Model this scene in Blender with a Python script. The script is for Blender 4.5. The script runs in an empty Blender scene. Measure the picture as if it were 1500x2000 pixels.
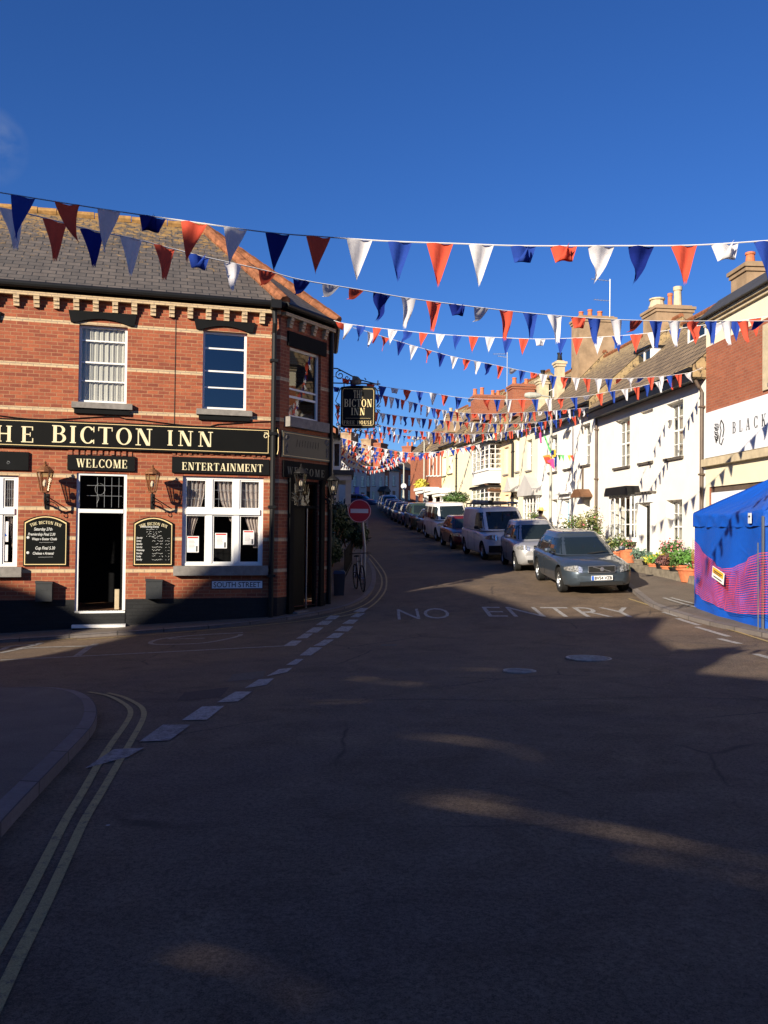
import bpy, bmesh, math, random
from mathutils import Vector, Matrix, Quaternion
random.seed(7)
R = math.radians
sc = bpy.context.scene
COL = sc.collection
# ---------------------------------------------------------------- camera
FPX = 1680.0
PITCH, ROLL = 31.0/1680.0, 0.011
CAMZ = 1.6
camd = bpy.data.cameras.new('camera')
camd.sensor_fit = 'VERTICAL'; camd.sensor_height = 24.0; camd.lens = 24.0*FPX/2000.0
camd.clip_start = 0.05; camd.clip_end = 3000
cam = bpy.data.objects.new('camera', camd); COL.objects.link(cam)
CM = Matrix.Rotation(R(90)+PITCH, 4, 'X') @ Matrix.Rotation(ROLL, 4, 'Z')
cam.matrix_world = Matrix.Translation((0, 0, CAMZ)) @ CM
sc.camera = cam
# ---------------------------------------------------------------- sky, sun, exposure
SUN_H = Vector((0.59, 0.8074)); SUN_EL = R(20.5)
w = bpy.data.worlds.new('World'); sc.world = w; w.use_nodes = True
nt = w.node_tree; nt.nodes.clear()
wo = nt.nodes.new('ShaderNodeOutputWorld'); bg = nt.nodes.new('ShaderNodeBackground')
sky = nt.nodes.new('ShaderNodeTexSky'); sky.sky_type = 'NISHITA'; sky.sun_disc = False
sky.sun_elevation = SUN_EL; sky.sun_rotation = math.atan2(-SUN_H.x, -SUN_H.y) % (2*math.pi)
sky.altitude = 0; sky.air_density = 1.0; sky.dust_density = 0.2; sky.ozone_density = 4.0
bg.inputs['Strength'].default_value = 0.055
hsv = nt.nodes.new('ShaderNodeHueSaturation'); hsv.inputs['Saturation'].default_value = 1.12
nt.links.new(sky.outputs[0], hsv.inputs['Color'])
tint = nt.nodes.new('ShaderNodeMix'); tint.data_type = 'RGBA'; tint.blend_type = 'MULTIPLY'; tint.inputs[0].default_value = 1; tint.inputs[7].default_value = (.54, .76, 1.20, 1)
nt.links.new(hsv.outputs[0], tint.inputs[6])
# one thin wisp of high cloud low on the left
tcw = nt.nodes.new('ShaderNodeTexCoord'); dpn = nt.nodes.new('ShaderNodeVectorMath'); dpn.operation = 'DOT_PRODUCT'
dv = CM.to_3x3() @ Vector(((-25-750)/FPX, -(285-1000)/FPX, -1.0)); dpn.inputs[1].default_value = dv.normalized()
nt.links.new(tcw.outputs['Generated'], dpn.inputs[0])
mrw = nt.nodes.new('ShaderNodeMapRange'); mrw.inputs[1].default_value = .9992; mrw.inputs[2].default_value = 1.0; mrw.inputs[3].default_value = 0; mrw.inputs[4].default_value = 1
nt.links.new(dpn.outputs['Value'], mrw.inputs[0])
nzw = nt.nodes.new('ShaderNodeTexNoise'); nzw.inputs['Scale'].default_value = 26; nzw.inputs['Detail'].default_value = 6; nzw.inputs['Distortion'].default_value = .3; nt.links.new(tcw.outputs['Generated'], nzw.inputs['Vector'])
rpw = nt.nodes.new('ShaderNodeMapRange'); rpw.inputs[1].default_value = .42; rpw.inputs[2].default_value = .75; rpw.inputs[3].default_value = 0; rpw.inputs[4].default_value = .3; nt.links.new(nzw.outputs['Fac'], rpw.inputs[0])
mlw = nt.nodes.new('ShaderNodeMath'); mlw.operation = 'MULTIPLY'; nt.links.new(mrw.outputs[0], mlw.inputs[0]); nt.links.new(rpw.outputs[0], mlw.inputs[1])
mxw = nt.nodes.new('ShaderNodeMix'); mxw.data_type = 'RGBA'; nt.links.new(mlw.outputs[0], mxw.inputs[0]); nt.links.new(tint.outputs[2], mxw.inputs[6]); mxw.inputs[7].default_value = (4.5, 5.0, 5.6, 1)
nt.links.new(mxw.outputs[2], bg.inputs[0]); nt.links.new(bg.outputs[0], wo.inputs[0])
sund = bpy.data.lights.new('sun', 'SUN'); sund.energy = 5.0; sund.angle = R(0.5); sund.color = (1.0, 0.885, 0.71)
sun = bpy.data.objects.new('sun', sund); COL.objects.link(sun)
LD = Vector((SUN_H.x*math.cos(SUN_EL), SUN_H.y*math.cos(SUN_EL), -math.sin(SUN_EL)))
sun.rotation_euler = LD.to_track_quat('-Z', 'Y').to_euler()
sun.location = (-10, -20, 30)
sc.view_settings.view_transform = 'Standard'; sc.view_settings.look = 'None'
sc.view_settings.gamma = 1.0; sc.view_settings.exposure = 0.9
sc.cycles.max_bounces = 6; sc.cycles.transparent_max_bounces = 16
# ---------------------------------------------------------------- pixel / ground helpers
CR = CM.to_3x3()
def ray(px, py):
    d = CR @ Vector(((px-750)/FPX, -(py-1000)/FPX, -1.0))
    return d.x/d.y, d.z/d.y              # X and Z per metre of Y
def at(px, py, Y):
    a, c = ray(px, py)
    return Vector((a*Y, Y, CAMZ+c*Y))
def lerp_tab(tab, x):
    if x <= tab[0][0]: return tab[0][1]
    for (a, b), (c, d) in zip(tab, tab[1:]):
        if x <= c: return b+(d-b)*(x-a)/(c-a)
    return tab[-1][1]
CT = [(-60, 0.3), (0, 0), (8, -.2), (13, -.36), (16, -.41), (18, -.38), (20, -.25), (22.3, -.08), (25, .05), (28.6, .19), (33.5, .38),
      (36.5, .52), (50, 1.2), (75, 2.6), (100, 4.1), (120, 5.3), (160, 6.8), (260, 8)]
def smooth_tab(x, h=1.6):
    return sum(lerp_tab(CT, x+h*k)*wt for k, wt in ((-1, .25), (-.5, .25), (.5, .25), (1, .25)))
def ground(x, y):
    f = max(0, min(1, y/12.0))*max(0, min(1, 1-(y-45)/30.0))
    xx = max(-9.0, min(9.0, x-1))
    return smooth_tab(y)+.035*xx*f
def G(px, py):
    a, c = ray(px, py)
    Y = 1.0; prev = Y
    while Y < 400:
        if CAMZ+c*Y <= ground(a*Y, Y): break
        prev = Y; Y *= 1.01
    lo, hi = prev, Y
    for _ in range(25):
        m = (lo+hi)/2
        if CAMZ+c*m <= ground(a*m, m): hi = m
        else: lo = m
    return Vector((a*hi, hi))
class Fr:
    """a facade frame: x along the wall, y into the building"""
    def __init__(s, ox, oy, ang): s.o = Vector((ox, oy)); s.a = ang; s.u = Vector((math.cos(ang), math.sin(ang))); s.n = Vector((-math.sin(ang), math.cos(ang)))
    def tz(s, px, py, d=0.0):
        a, c = ray(px, py)
        Y = (d+s.o.dot(s.n))/(a*s.n.x+s.n.y)
        p = Vector((a*Y, Y))
        return (p-s.o).dot(s.u), CAMZ+c*Y
    def w(s, t, y=0.0): return s.o+s.u*t+s.n*y
    def gz(s, t, y=0.0): p = s.w(t, y); return ground(p.x, p.y)
# ---------------------------------------------------------------- object helpers
def tag(o, label=None, cat=None, group=None, kind=None):
    if label: o['label'] = label
    if cat: o['category'] = cat
    if group: o['group'] = group
    if kind: o['kind'] = kind
    return o
def thing(name, label, cat, loc=(0, 0, 0), rz=0.0, group=None):
    o = bpy.data.objects.new(name, None); COL.objects.link(o); o.empty_display_size = .2
    o.location = loc; o.rotation_euler = (0, 0, rz)
    return tag(o, label, cat, group)
class MB:
    def __init__(s): s.v = []; s.f = []; s.uv = []; s.m = []; s.mi = 0
    def face(s, pts, uvs=None, mi=None):
        b = len(s.v); s.v += [tuple(p) for p in pts]; s.f.append(tuple(range(b, b+len(pts))))
        if uvs is None:
            p = [Vector(q) for q in pts]
            n = Vector((0, 0, 0))
            for i in range(len(p)):
                n += (p[i]-p[0]).cross(p[(i+1) % len(p)]-p[0])
            ax = max(range(3), key=lambda k: abs(n[k]))
            uvs = [((q.y, q.z), (q.x, q.z), (q.x, q.y))[ax] for q in p]
        s.uv.append(list(uvs)); s.m.append(s.mi if mi is None else mi)
    def box(s, x0, x1, y0, y1, z0, z1, mi=None, M=None):
        if x0 > x1: x0, x1 = x1, x0
        if y0 > y1: y0, y1 = y1, y0
        if z0 > z1: z0, z1 = z1, z0
        P = [Vector((x, y, z)) for z in (z0, z1) for y in (y0, y1) for x in (x0, x1)]
        for q in ((0, 2, 3, 1), (4, 5, 7, 6), (0, 1, 5, 4), (2, 6, 7, 3), (0, 4, 6, 2), (1, 3, 7, 5)):
            pts = [P[i] for i in q]
            k = len(s.v)
            s.face(pts, None, mi)
            if M is not None:
                for i in range(k, k+4): s.v[i] = tuple(M @ Vector(s.v[i]))
    def prism(s, poly, y0, y1, mi=None, M=None):
        """poly in x,z; extruded along y"""
        k = len(s.v)
        area = sum(poly[i][0]*poly[(i+1) % len(poly)][1]-poly[(i+1) % len(poly)][0]*poly[i][1] for i in range(len(poly)))
        if area < 0: poly = poly[::-1]
        s.face([(x, y0, z) for x, z in poly], None, mi)
        s.face([(x, y1, z) for x, z in poly][::-1], None, mi)
        n = len(poly)
        for i in range(n):
            a, b = poly[i], poly[(i+1) % n]
            s.face([(a[0], y1, a[1]), (b[0], y1, b[1]), (b[0], y0, b[1]), (a[0], y0, a[1])], None, mi)
        if M is not None:
            for i in range(k, len(s.v)): s.v[i] = tuple(M @ Vector(s.v[i]))
    def tube(s, pts, r, seg=8, mi=None, cap=True):
        pts = [Vector(p) for p in pts]; n = len(pts)
        rs = r if isinstance(r, (list, tuple)) else [r]*n
        rings = []; up = None
        for i, p in enumerate(pts):
            d = (pts[min(i+1, n-1)]-pts[max(i-1, 0)]).normalized()
            if up is None: up = Vector((0, 0, 1)) if abs(d.z) < .9 else Vector((1, 0, 0))
            x = d.cross(up)
            if x.length < 1e-4: x = d.cross(Vector((0, 1, .3)))
            x.normalize(); y = x.cross(d); up = y
            rings.append([p+x*rs[i]*math.cos(2*math.pi*k/seg)+y*rs[i]*math.sin(2*math.pi*k/seg) for k in range(seg)])
        for i in range(n-1):
            for k in range(seg):
                k2 = (k+1) % seg
                s.face([rings[i][k], rings[i][k2], rings[i+1][k2], rings[i+1][k]], [(0, 0), (1, 0), (1, 1), (0, 1)], mi)
        if cap:
            s.face(rings[0][::-1], None, mi); s.face(rings[-1], None, mi)
    def lathe(s, prof, c=(0, 0, 0), seg=16, mi=None, M=None):
        k = len(s.v)
        for (r0, z0), (r1, z1) in zip(prof, prof[1:]):
            for i in range(seg):
                a, b = 2*math.pi*i/seg, 2*math.pi*(i+1)/seg
                q = [(c[0]+r0*math.cos(a), c[1]+r0*math.sin(a), c[2]+z0), (c[0]+r0*math.cos(b), c[1]+r0*math.sin(b), c[2]+z0),
                     (c[0]+r1*math.cos(b), c[1]+r1*math.sin(b), c[2]+z1), (c[0]+r1*math.cos(a), c[1]+r1*math.sin(a), c[2]+z1)]
                if r0 < 1e-5: q = [q[0], q[2], q[3]]
                elif r1 < 1e-5: q = q[:3]
                s.face(q, [(i/seg, z0), ((i+1)/seg, z0), ((i+1)/seg, z1), (i/seg, z1)][:len(q)], mi)
        if M is not None:
            for i in range(k, len(s.v)): s.v[i] = tuple(M @ Vector(s.v[i]))
    def wall(s, t0, t1, z0, z1, ops=(), bands=(), dep=.12, y=0.0, mi=0, rmi=None, zbot=None):
        T = sorted(set([t0, t1]+[v for o in ops for v in o[:2] if t0 < v < t1]))
        Z = sorted(set([z0, z1]+[v for o in ops for v in o[2:4] if z0 < v < z1]+[v for b in bands for v in b[:2] if z0 < v < z1]))
        for a, b in zip(T, T[1:]):
            for c, d in zip(Z, Z[1:]):
                mt, mz = (a+b)/2, (c+d)/2
                if any(o[0] < mt < o[1] and o[2] < mz < o[3] for o in ops): continue
                m = mi
                for bd in bands:
                    if bd[0] < mz < bd[1]: m = bd[2]
                s.face([(a, y, c), (b, y, c), (b, y, d), (a, y, d)], [(a, c), (b, c), (b, d), (a, d)], m)
        r = mi if rmi is None else rmi
        for o in ops:
            a, b, c, d = o[:4]
            s.face([(a, y, c), (a, y, d), (a, y+dep, d), (a, y+dep, c)], None, r)
            s.face([(b, y, d), (b, y, c), (b, y+dep, c), (b, y+dep, d)], None, r)
            s.face([(a, y, d), (b, y, d), (b, y+dep, d), (a, y+dep, d)], None, r)
            s.face([(b, y, c), (a, y, c), (a, y+dep, c), (b, y+dep, c)], None, r)
    def mesh(s, name, mats, smooth=False, merge=False):
        me = bpy.data.meshes.new(name); me.from_pydata(s.v, [], s.f)
        uvl = me.uv_layers.new(name='UVMap'); i = 0
        flat = [c for f in s.uv for uv in f for c in uv]
        uvl.data.foreach_set('uv', flat)
        me.polygons.foreach_set('material_index', s.m)
        for m in mats: me.materials.append(m)
        if merge:
            bm = bmesh.new(); bm.from_mesh(me); bmesh.ops.remove_doubles(bm, verts=bm.verts, dist=merge if isinstance(merge, float) else 1e-4)
            bmesh.ops.recalc_face_normals(bm, faces=bm.faces); bm.to_mesh(me); bm.free()
        if smooth: me.polygons.foreach_set('use_smooth', [True]*len(me.polygons))
        me.update(); return me
def obj(name, mb, mats, parent=None, loc=(0, 0, 0), rz=0.0, smooth=False, merge=False):
    if not isinstance(mats, (list, tuple)): mats = [mats]
    me = mb if isinstance(mb, bpy.types.Mesh) else mb.mesh(name, mats, smooth, merge)
    o = bpy.data.objects.new(name, me); COL.objects.link(o)
    if parent is not None: o.parent = parent
    o.location = loc; o.rotation_euler = (0, 0, rz)
    return o
def kids(o): return [c for c in COL.objects if c.parent is o]
def copy_tree(o, parent=None):
    c = o.copy(); COL.objects.link(c)
    if parent is not None: c.parent = parent
    for ch in list(kids(o)): copy_tree(ch, c)
    return c
# ---------------------------------------------------------------- materials
MT = {}
def nmat(name):
    m = bpy.data.materials.new(name); m.use_nodes = True; n = m.node_tree
    b = n.nodes['Principled BSDF']; MT[name] = m
    return m, n, b
def add(n, t, **kw):
    x = n.nodes.new(t)
    for k, v in kw.items(): setattr(x, k, v)
    return x
def mix(n, fac, a, b, mode='MIX'):
    x = n.nodes.new('ShaderNodeMix'); x.data_type = 'RGBA'; x.blend_type = mode
    for i, v in ((0, fac), (6, a), (7, b)):
        if isinstance(v, bpy.types.NodeSocket): n.links.new(v, x.inputs[i])
        elif i == 0: x.inputs[0].default_value = v
        else: x.inputs[i].default_value = (v[0], v[1], v[2], 1)
    return x.outputs[2]
def ramp(n, src, stops):
    r = n.nodes.new('ShaderNodeValToRGB'); e = r.color_ramp.elements
    while len(e) > 1: e.remove(e[0])
    e[0].position = stops[0][0]; e[0].color = (stops[0][1],)*3+(1,)
    for p, c in stops[1:]:
        q = e.new(p); q.color = (c, c, c, 1)
    n.links.new(src, r.inputs[0]); return r.outputs[0]
def noise(n, scale, detail=4, rough=.6, co=None, dist=0):
    x = n.nodes.new('ShaderNodeTexNoise'); x.inputs['Scale'].default_value = scale; x.inputs['Detail'].default_value = detail
    x.inputs['Roughness'].default_value = rough; x.inputs['Distortion'].default_value = dist
    if co is not None: n.links.new(co, x.inputs['Vector'])
    return x.outputs['Fac']
def coord(n, kind='Object'): return n.nodes.new('ShaderNodeTexCoord').outputs[kind]
def bump(n, b, h, s=.3, d=.01):
    x = n.nodes.new('ShaderNodeBump'); x.inputs['Strength'].default_value = s; x.inputs['Distance'].default_value = d
    n.links.new(h, x.inputs['Height']); n.links.new(x.outputs[0], b.inputs['Normal'])
def plain(name, c, rough=.6, spec=.5, metal=0, var=.25, scale=3.0, coat=0):
    m, n, b = nmat(name)
    co = coord(n)
    f = ramp(n, noise(n, scale, 5, .65, co), [(.3, 0), (.7, 1)])
    dark = tuple(x*(1-var) for x in c); lite = tuple(min(1, x*(1+var*.4)) for x in c)
    n.links.new(mix(n, f, dark, lite), b.inputs['Base Color'])
    b.inputs['Roughness'].default_value = rough; b.inputs['Specular IOR Level'].default_value = spec
    b.inputs['Metallic'].default_value = metal
    if coat: b.inputs['Coat Weight'].default_value = coat; b.inputs['Coat Roughness'].default_value = .08
    return m
def brickmat(name, c1, c2, mortar, bw=.225, bh=.075, ms=.011, stain=.3, bmp=.5, off=.5):
    m, n, b = nmat(name)
    uv = coord(n, 'UV')
    t = add(n, 'ShaderNodeTexBrick'); n.links.new(uv, t.inputs['Vector'])
    t.inputs['Scale'].default_value = 1; t.inputs['Brick Width'].default_value = bw; t.inputs['Row Height'].default_value = bh
    t.inputs['Mortar Size'].default_value = ms; t.inputs['Mortar Smooth'].default_value = .1; t.inputs['Bias'].default_value = -.1
    t.inputs['Color1'].default_value = (*c1, 1); t.inputs['Color2'].default_value = (*c2, 1); t.inputs['Mortar'].default_value = (*mortar, 1)
    t.offset = off
    f = ramp(n, noise(n, 1.7, 6, .7, uv), [(.35, 0), (.75, 1)])
    f2 = ramp(n, noise(n, 13, 6, .8, uv), [(.35, 0), (.62, 1)])
    c = mix(n, f, t.outputs['Color'], tuple(x*(1-stain) for x in c2), 'MIX')
    s = n.nodes.new('ShaderNodeMath'); s.operation = 'MULTIPLY'; n.links.new(f, s.inputs[0]); s.inputs[1].default_value = .45
    n.links.new(s.outputs[0], c.node.inputs[0])
    c2_ = mix(n, f2, c, (0.55, 0.5, 0.5), 'MULTIPLY')
    s2 = n.nodes.new('ShaderNodeMath'); s2.operation = 'MULTIPLY'; n.links.new(f2, s2.inputs[0]); s2.inputs[1].default_value = .5
    n.links.new(s2.outputs[0], c2_.node.inputs[0])
    n.links.new(c2_, b.inputs['Base Color'])
    inv = n.nodes.new('ShaderNodeMath'); inv.operation = 'SUBTRACT'; inv.inputs[0].default_value = 1; n.links.new(t.outputs['Fac'], inv.inputs[1])
    bump(n, b, inv.outputs[0], bmp, .008); b.inputs['Roughness'].default_value = .85
    return m
def glassmat(name, tint=(.88, .90, .90), refl=.12, rough=.02):
    m = bpy.data.materials.new(name); m.use_nodes = True; n = m.node_tree; n.nodes.clear(); MT[name] = m
    o = add(n, 'ShaderNodeOutputMaterial'); mx = add(n, 'ShaderNodeMixShader')
    tr = add(n, 'ShaderNodeBsdfTransparent'); tr.inputs[0].default_value = (*tint, 1)
    gl = add(n, 'ShaderNodeBsdfGlossy'); gl.inputs['Roughness'].default_value = rough; gl.inputs[0].default_value = (.95, .97, 1, 1)
    fr = add(n, 'ShaderNodeLayerWeight'); fr.inputs[0].default_value = .5
    pw = add(n, 'ShaderNodeMath', operation='POWER'); pw.inputs[1].default_value = 4.0; n.links.new(fr.outputs['Facing'], pw.inputs[0])
    ad = add(n, 'ShaderNodeMath', operation='ADD'); ad.use_clamp = True; ad.inputs[1].default_value = refl
    n.links.new(pw.outputs[0], ad.inputs[0]); n.links.new(ad.outputs[0], mx.inputs[0])
    n.links.new(tr.outputs[0], mx.inputs[1]); n.links.new(gl.outputs[0], mx.inputs[2]); n.links.new(mx.outputs[0], o.inputs[0])
    return m
def clothmat(name, c, trans=.4, var=.12, scale=9):
    m = bpy.data.materials.new(name); m.use_nodes = True; n = m.node_tree; n.nodes.clear(); MT[name] = m
    o = add(n, 'ShaderNodeOutputMaterial'); mx = add(n, 'ShaderNodeMixShader'); mx.inputs[0].default_value = trans
    d = add(n, 'ShaderNodeBsdfDiffuse'); t = add(n, 'ShaderNodeBsdfTranslucent')
    f = noise(n, scale, 3, .6, coord(n)); cc = mix(n, f, c, tuple(x*(1-var*2) for x in c))
    n.links.new(cc, d.inputs[0]); n.links.new(cc, t.inputs[0])
    n.links.new(d.outputs[0], mx.inputs[1]); n.links.new(t.outputs[0], mx.inputs[2]); n.links.new(mx.outputs[0], o.inputs[0])
    return m
def leafmat(name, c, c2):
    m, n, b = nmat(name)
    f = noise(n, 6, 4, .7, coord(n)); f2 = ramp(n, f, [(.35, 0), (.65, 1)])
    n.links.new(mix(n, f2, c, c2), b.inputs['Base Color']); b.inputs['Roughness'].default_value = .55
    b.inputs['Subsurface Weight'].default_value = 0
    return m
# asphalt with aggregate, repairs and wear
m, n, b = nmat('asphalt'); co = coord(n)
fine = noise(n, 140, 3, .8, co); mid = ramp(n, noise(n, 2.2, 6, .65, co, .4), [(.3, 0), (.7, 1)]); big = ramp(n, noise(n, .33, 4, .6, co, .8), [(.4, 0), (.6, 1)])
c = mix(n, mid, (.112, .079, .052), (.158, .113, .075)); c = mix(n, big, c, (.078, .062, .054)); 
s = add(n, 'ShaderNodeMath', operation='MULTIPLY'); n.links.new(big, s.inputs[0]); s.inputs[1].default_value = .5; n.links.new(s.outputs[0], c.node.inputs[0])
gr = noise(n, 38, 5, .9, co); sp = mix(n, .6, ramp(n, fine, [(.40, .3), (.60, 1.8)]), ramp(n, gr, [(.40, .35), (.60, 1.75)])); c = mix(n, 1.0, c, sp, 'MULTIPLY')
vo = add(n, 'ShaderNodeTexVoronoi'); vo.inputs['Scale'].default_value = 1.3; n.links.new(co, vo.inputs['Vector'])
fl = ramp(n, vo.outputs['Distance'], [(0.0, 1), (.012, 1), (.02, 0)]); c = mix(n, fl, c, (.35, .35, .35))
st_ = ramp(n, noise(n, .9, 7, .75, co, 1.5), [(.33, .72), (.5, 1.0), (.68, 1.12)]); c = mix(n, 1.0, c, st_, 'MULTIPLY')
vc = add(n, 'ShaderNodeTexVoronoi'); vc.feature = 'DISTANCE_TO_EDGE'; vc.inputs['Scale'].default_value = .38; wv = add(n, 'ShaderNodeMixRGB'); wv.inputs[0].default_value = .12; n.links.new(co, wv.inputs[1]); nn = add(n, 'ShaderNodeTexNoise'); nn.inputs['Scale'].default_value = 2.5; nn.inputs['Detail'].default_value = 6; n.links.new(co, nn.inputs['Vector']); n.links.new(nn.outputs['Color'], wv.inputs[2]); n.links.new(wv.outputs[0], vc.inputs['Vector'])
ck = ramp(n, vc.outputs['Distance'], [(0, 1), (.0025, .8), (.006, 0)]); c = mix(n, ck, c, (.03, .025, .022))
ckm = add(n, 'ShaderNodeMath', operation='MULTIPLY'); n.links.new(ck, ckm.inputs[0]); n.links.new(ramp(n, noise(n, .5, 3, .6, co), [(.5, 0), (.58, .8)]), ckm.inputs[1]); n.links.new(ckm.outputs[0], c.node.inputs[0])
n.links.new(c, b.inputs['Base Color']); b.inputs['Roughness'].default_value = .88; b.inputs['Specular IOR Level'].default_value = .25; bump(n, b, fine, .5, .006)
m, n, b = nmat('pavement'); co = coord(n)
fine = noise(n, 90, 3, .8, co); mid = ramp(n, noise(n, 1.6, 6, .65, co, .4), [(.3, 0), (.7, 1)])
c = mix(n, mid, (.10, .076, .058), (.15, .118, .088)); c = mix(n, 1.0, c, ramp(n, fine, [(.4, .7), (.6, 1.25)]), 'MULTIPLY')
n.links.new(c, b.inputs['Base Color']); b.inputs['Roughness'].default_value = .9; bump(n, b, fine, .4, .005)
def paintmark(name, c, wear=.75):
    m, n, b = nmat(name); co = coord(n)
    f = ramp(n, noise(n, 14, 8, .85, co), [(.36, 0), (.36+wear*.22, 1)])
    f2 = ramp(n, noise(n, 120, 3, .8, co), [(.35, .6), (.6, 1.1)])
    cc = mix(n, f, (.075, .065, .06), c); cc = mix(n, 1.0, cc, f2, 'MULTIPLY')
    n.links.new(cc, b.inputs['Base Color']); b.inputs['Roughness'].default_value = .8
    return m
paintmark('white_mark', (.38, .365, .34)); paintmark('yellow_mark', (.42, .31, .12), .55); paintmark('faded_mark', (.30, .29, .27), .9)
brickmat('kerb_stone', (.19, .165, .15), (.14, .12, .11), (.05, .045, .04), bw=.9, bh=9, ms=.014, stain=.4)
brickmat('red_brick', (.43, .115, .046), (.22, .050, .026), (.40, .20, .10), bh=.0755, ms=.008, stain=.25)
brickmat('cream_brick', (.68, .51, .30), (.58, .43, .25), (.36, .28, .2), ms=.008, stain=.2)
brickmat('orange_brick', (.40, .12, .055), (.30, .085, .04), (.33, .19, .12), ms=.008)
brickmat('black_brick', (.010, .011, .012), (.014, .015, .016), (.007, .007, .008), ms=.008)
# slate with lichen
def slate(name, c1, c2, gap, lich=.5, bw=.3, bh=.2, lc=(.42, .25, .07), ms=.012):
    m, n, b = nmat(name); uv = coord(n, 'UV')
    t = add(n, 'ShaderNodeTexBrick'); n.links.new(uv, t.inputs['Vector']); t.inputs['Scale'].default_value = 1
    t.inputs['Brick Width'].default_value = bw; t.inputs['Row Height'].default_value = bh; t.inputs['Mortar Size'].default_value = ms
    t.inputs['Color1'].default_value = (*c1, 1); t.inputs['Color2'].default_value = (*c2, 1); t.inputs['Mortar'].default_value = (*gap, 1); t.inputs['Mortar Smooth'].default_value = .2
    l = noise(n, 5.5, 7, .8, uv, .6); sep = add(n, 'ShaderNodeSeparateXYZ'); n.links.new(uv, sep.inputs[0])
    mr = add(n, 'ShaderNodeMapRange'); n.links.new(sep.outputs[1], mr.inputs[0]); mr.inputs[1].default_value = 0; mr.inputs[2].default_value = 4.8; mr.inputs[3].default_value = -.12; mr.inputs[4].default_value = .10
    a = add(n, 'ShaderNodeMath', operation='ADD'); n.links.new(l, a.inputs[0]); n.links.new(mr.outputs[0], a.inputs[1])
    f = ramp(n, a.outputs[0], [(.60-.1*lich, 0), (.66-.1*lich, 1)])
    c = mix(n, f, t.outputs['Color'], lc)
    dk = ramp(n, noise(n, 3, 6, .7, uv), [(.3, .7), (.7, 1.2)]); c = mix(n, 1.0, c, dk, 'MULTIPLY')
    n.links.new(c, b.inputs['Base Color']); b.inputs['Roughness'].default_value = .75
    inv = add(n, 'ShaderNodeMath', operation='SUBTRACT'); inv.inputs[0].default_value = 1; n.links.new(t.outputs['Fac'], inv.inputs[1])
    bump(n, b, inv.outputs[0], .6, .012)
    return m
slate('slate', (.118, .098, .084), (.078, .068, .061), (.02, .02, .02), .55, lc=(.30, .18, .06))
slate('slate_small', (.27, .19, .11), (.17, .12, .07), (.04, .03, .02), .6, bw=.30, bh=.36, lc=(.36, .26, .13), ms=.03)
plain('clay', (.27, .105, .05), .85, .2, var=.65, scale=5)
plain('lichen_clay', (.38, .21, .07), .85, .3, var=.5, scale=8)
plain('terracotta', (.55, .17, .075), .75, .3, var=.3, scale=9)
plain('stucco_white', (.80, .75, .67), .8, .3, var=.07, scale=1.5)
plain('stucco_cream', (.78, .70, .50), .8, .3, var=.08, scale=1.5)
plain('stucco_salmon', (.76, .56, .36), .8, .3, var=.08, scale=1.5)
plain('stucco_yellow', (.80, .72, .42), .8, .3, var=.08, scale=1.5)
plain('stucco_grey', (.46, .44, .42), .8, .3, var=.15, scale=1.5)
plain('render_brown', (.34, .235, .145), .9, .2, var=.35, scale=1.8)
plain('stone_beige', (.55, .45, .30), .85, .2, var=.3, scale=3)
plain('white_paint', (.80, .79, .76), .45, .5, var=.06)
plain('white_board', (.74, .75, .78), .5, .5, var=.05)
plain('black_paint', (.004, .004, .0035), .6, .15, var=.3)
plain('soft_black', (.006, .0065, .007), .8, .15, var=.3)
plain('gutter', (.008, .008, .008), .5, .3, var=.3)
plain('brown_pipe', (.12, .085, .06), .5, .5, var=.3)
plain('sill_stone', (.24, .22, .20), .85, .3, var=.3, scale=8)
plain('sill_dark', (.10, .085, .07), .7, .3, var=.3)
plain('gold', (.80, .62, .30), .45, .5, var=.1)
plain('cream_letter', (.78, .68, .42), .5, .5, var=.06)
plain('room_shade', (.008, .008, .009), .95, .1, var=.2)
plain('dark_slate_panel', (.05, .05, .055), .7, .4, var=.2)
plain('iron', (.010, .009, .009), .6, .25, var=.3)
plain('copper', (.30, .13, .06), .45, .5, .6, var=.3)
plain('grey_metal', (.30, .31, .31), .4, .5, .5, var=.15)
plain('lamp_column', (.40, .40, .34), .6, .4, var=.15)
plain('grey_box', (.035, .038, .04), .6, .4, var=.2)
plain('sign_red', (.42, .012, .02), .4, .5, var=.05)
plain('sign_white', (.62, .62, .62), .4, .5, var=.05)
plain('street_plate', (.72, .76, .80), .5, .5, var=.06)
plain('street_plate_blue', (.008, .015, .04), .5, .5, var=.1)
plain('chalkboard', (.004, .005, .0045), .85, .15, var=.3)
plain('chalk', (.65, .65, .62), .9, .1, var=.2, scale=40)
plain('paper', (.78, .76, .74), .7, .2, var=.04)
plain('red_ink', (.55, .05, .04), .7, .2, var=.1)
plain('rubber', (.018, .018, .018), .85, .2, var=.2)
plain('rim', (.36, .37, .38), .3, .5, .8, var=.15)
plain('blue_door', (.10, .35, .62), .5, .5, var=.1)
plain('wood_brown', (.16, .075, .035), .6, .4, var=.4)
plain('skin', (.62, .38, .27), .6, .4, var=.08)
plain('straw', (.70, .52, .16), .8, .2, var=.2)
plain('grey_cloth', (.22, .20, .24), .9, .1, var=.2)
plain('pale_cloth', (.66, .60, .52), .9, .1, var=.1)
plain('trouser', (.08, .08, .11), .9, .1, var=.2)
plain('hair', (.10, .055, .03), .8, .2, var=.3)
plain('stone_wall', (.20, .17, .13), .9, .2, var=.45, scale=6)
plain('purple_plate', (.12, .08, .45), .5, .4, var=.1)
plain('amber', (.8, .28, .03), .3, .5, var=.1)
plain('plate_white', (.78, .78, .76), .4, .5, var=.03)
plain('plate_blue', (.03, .12, .50), .4, .5, var=.03)
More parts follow.
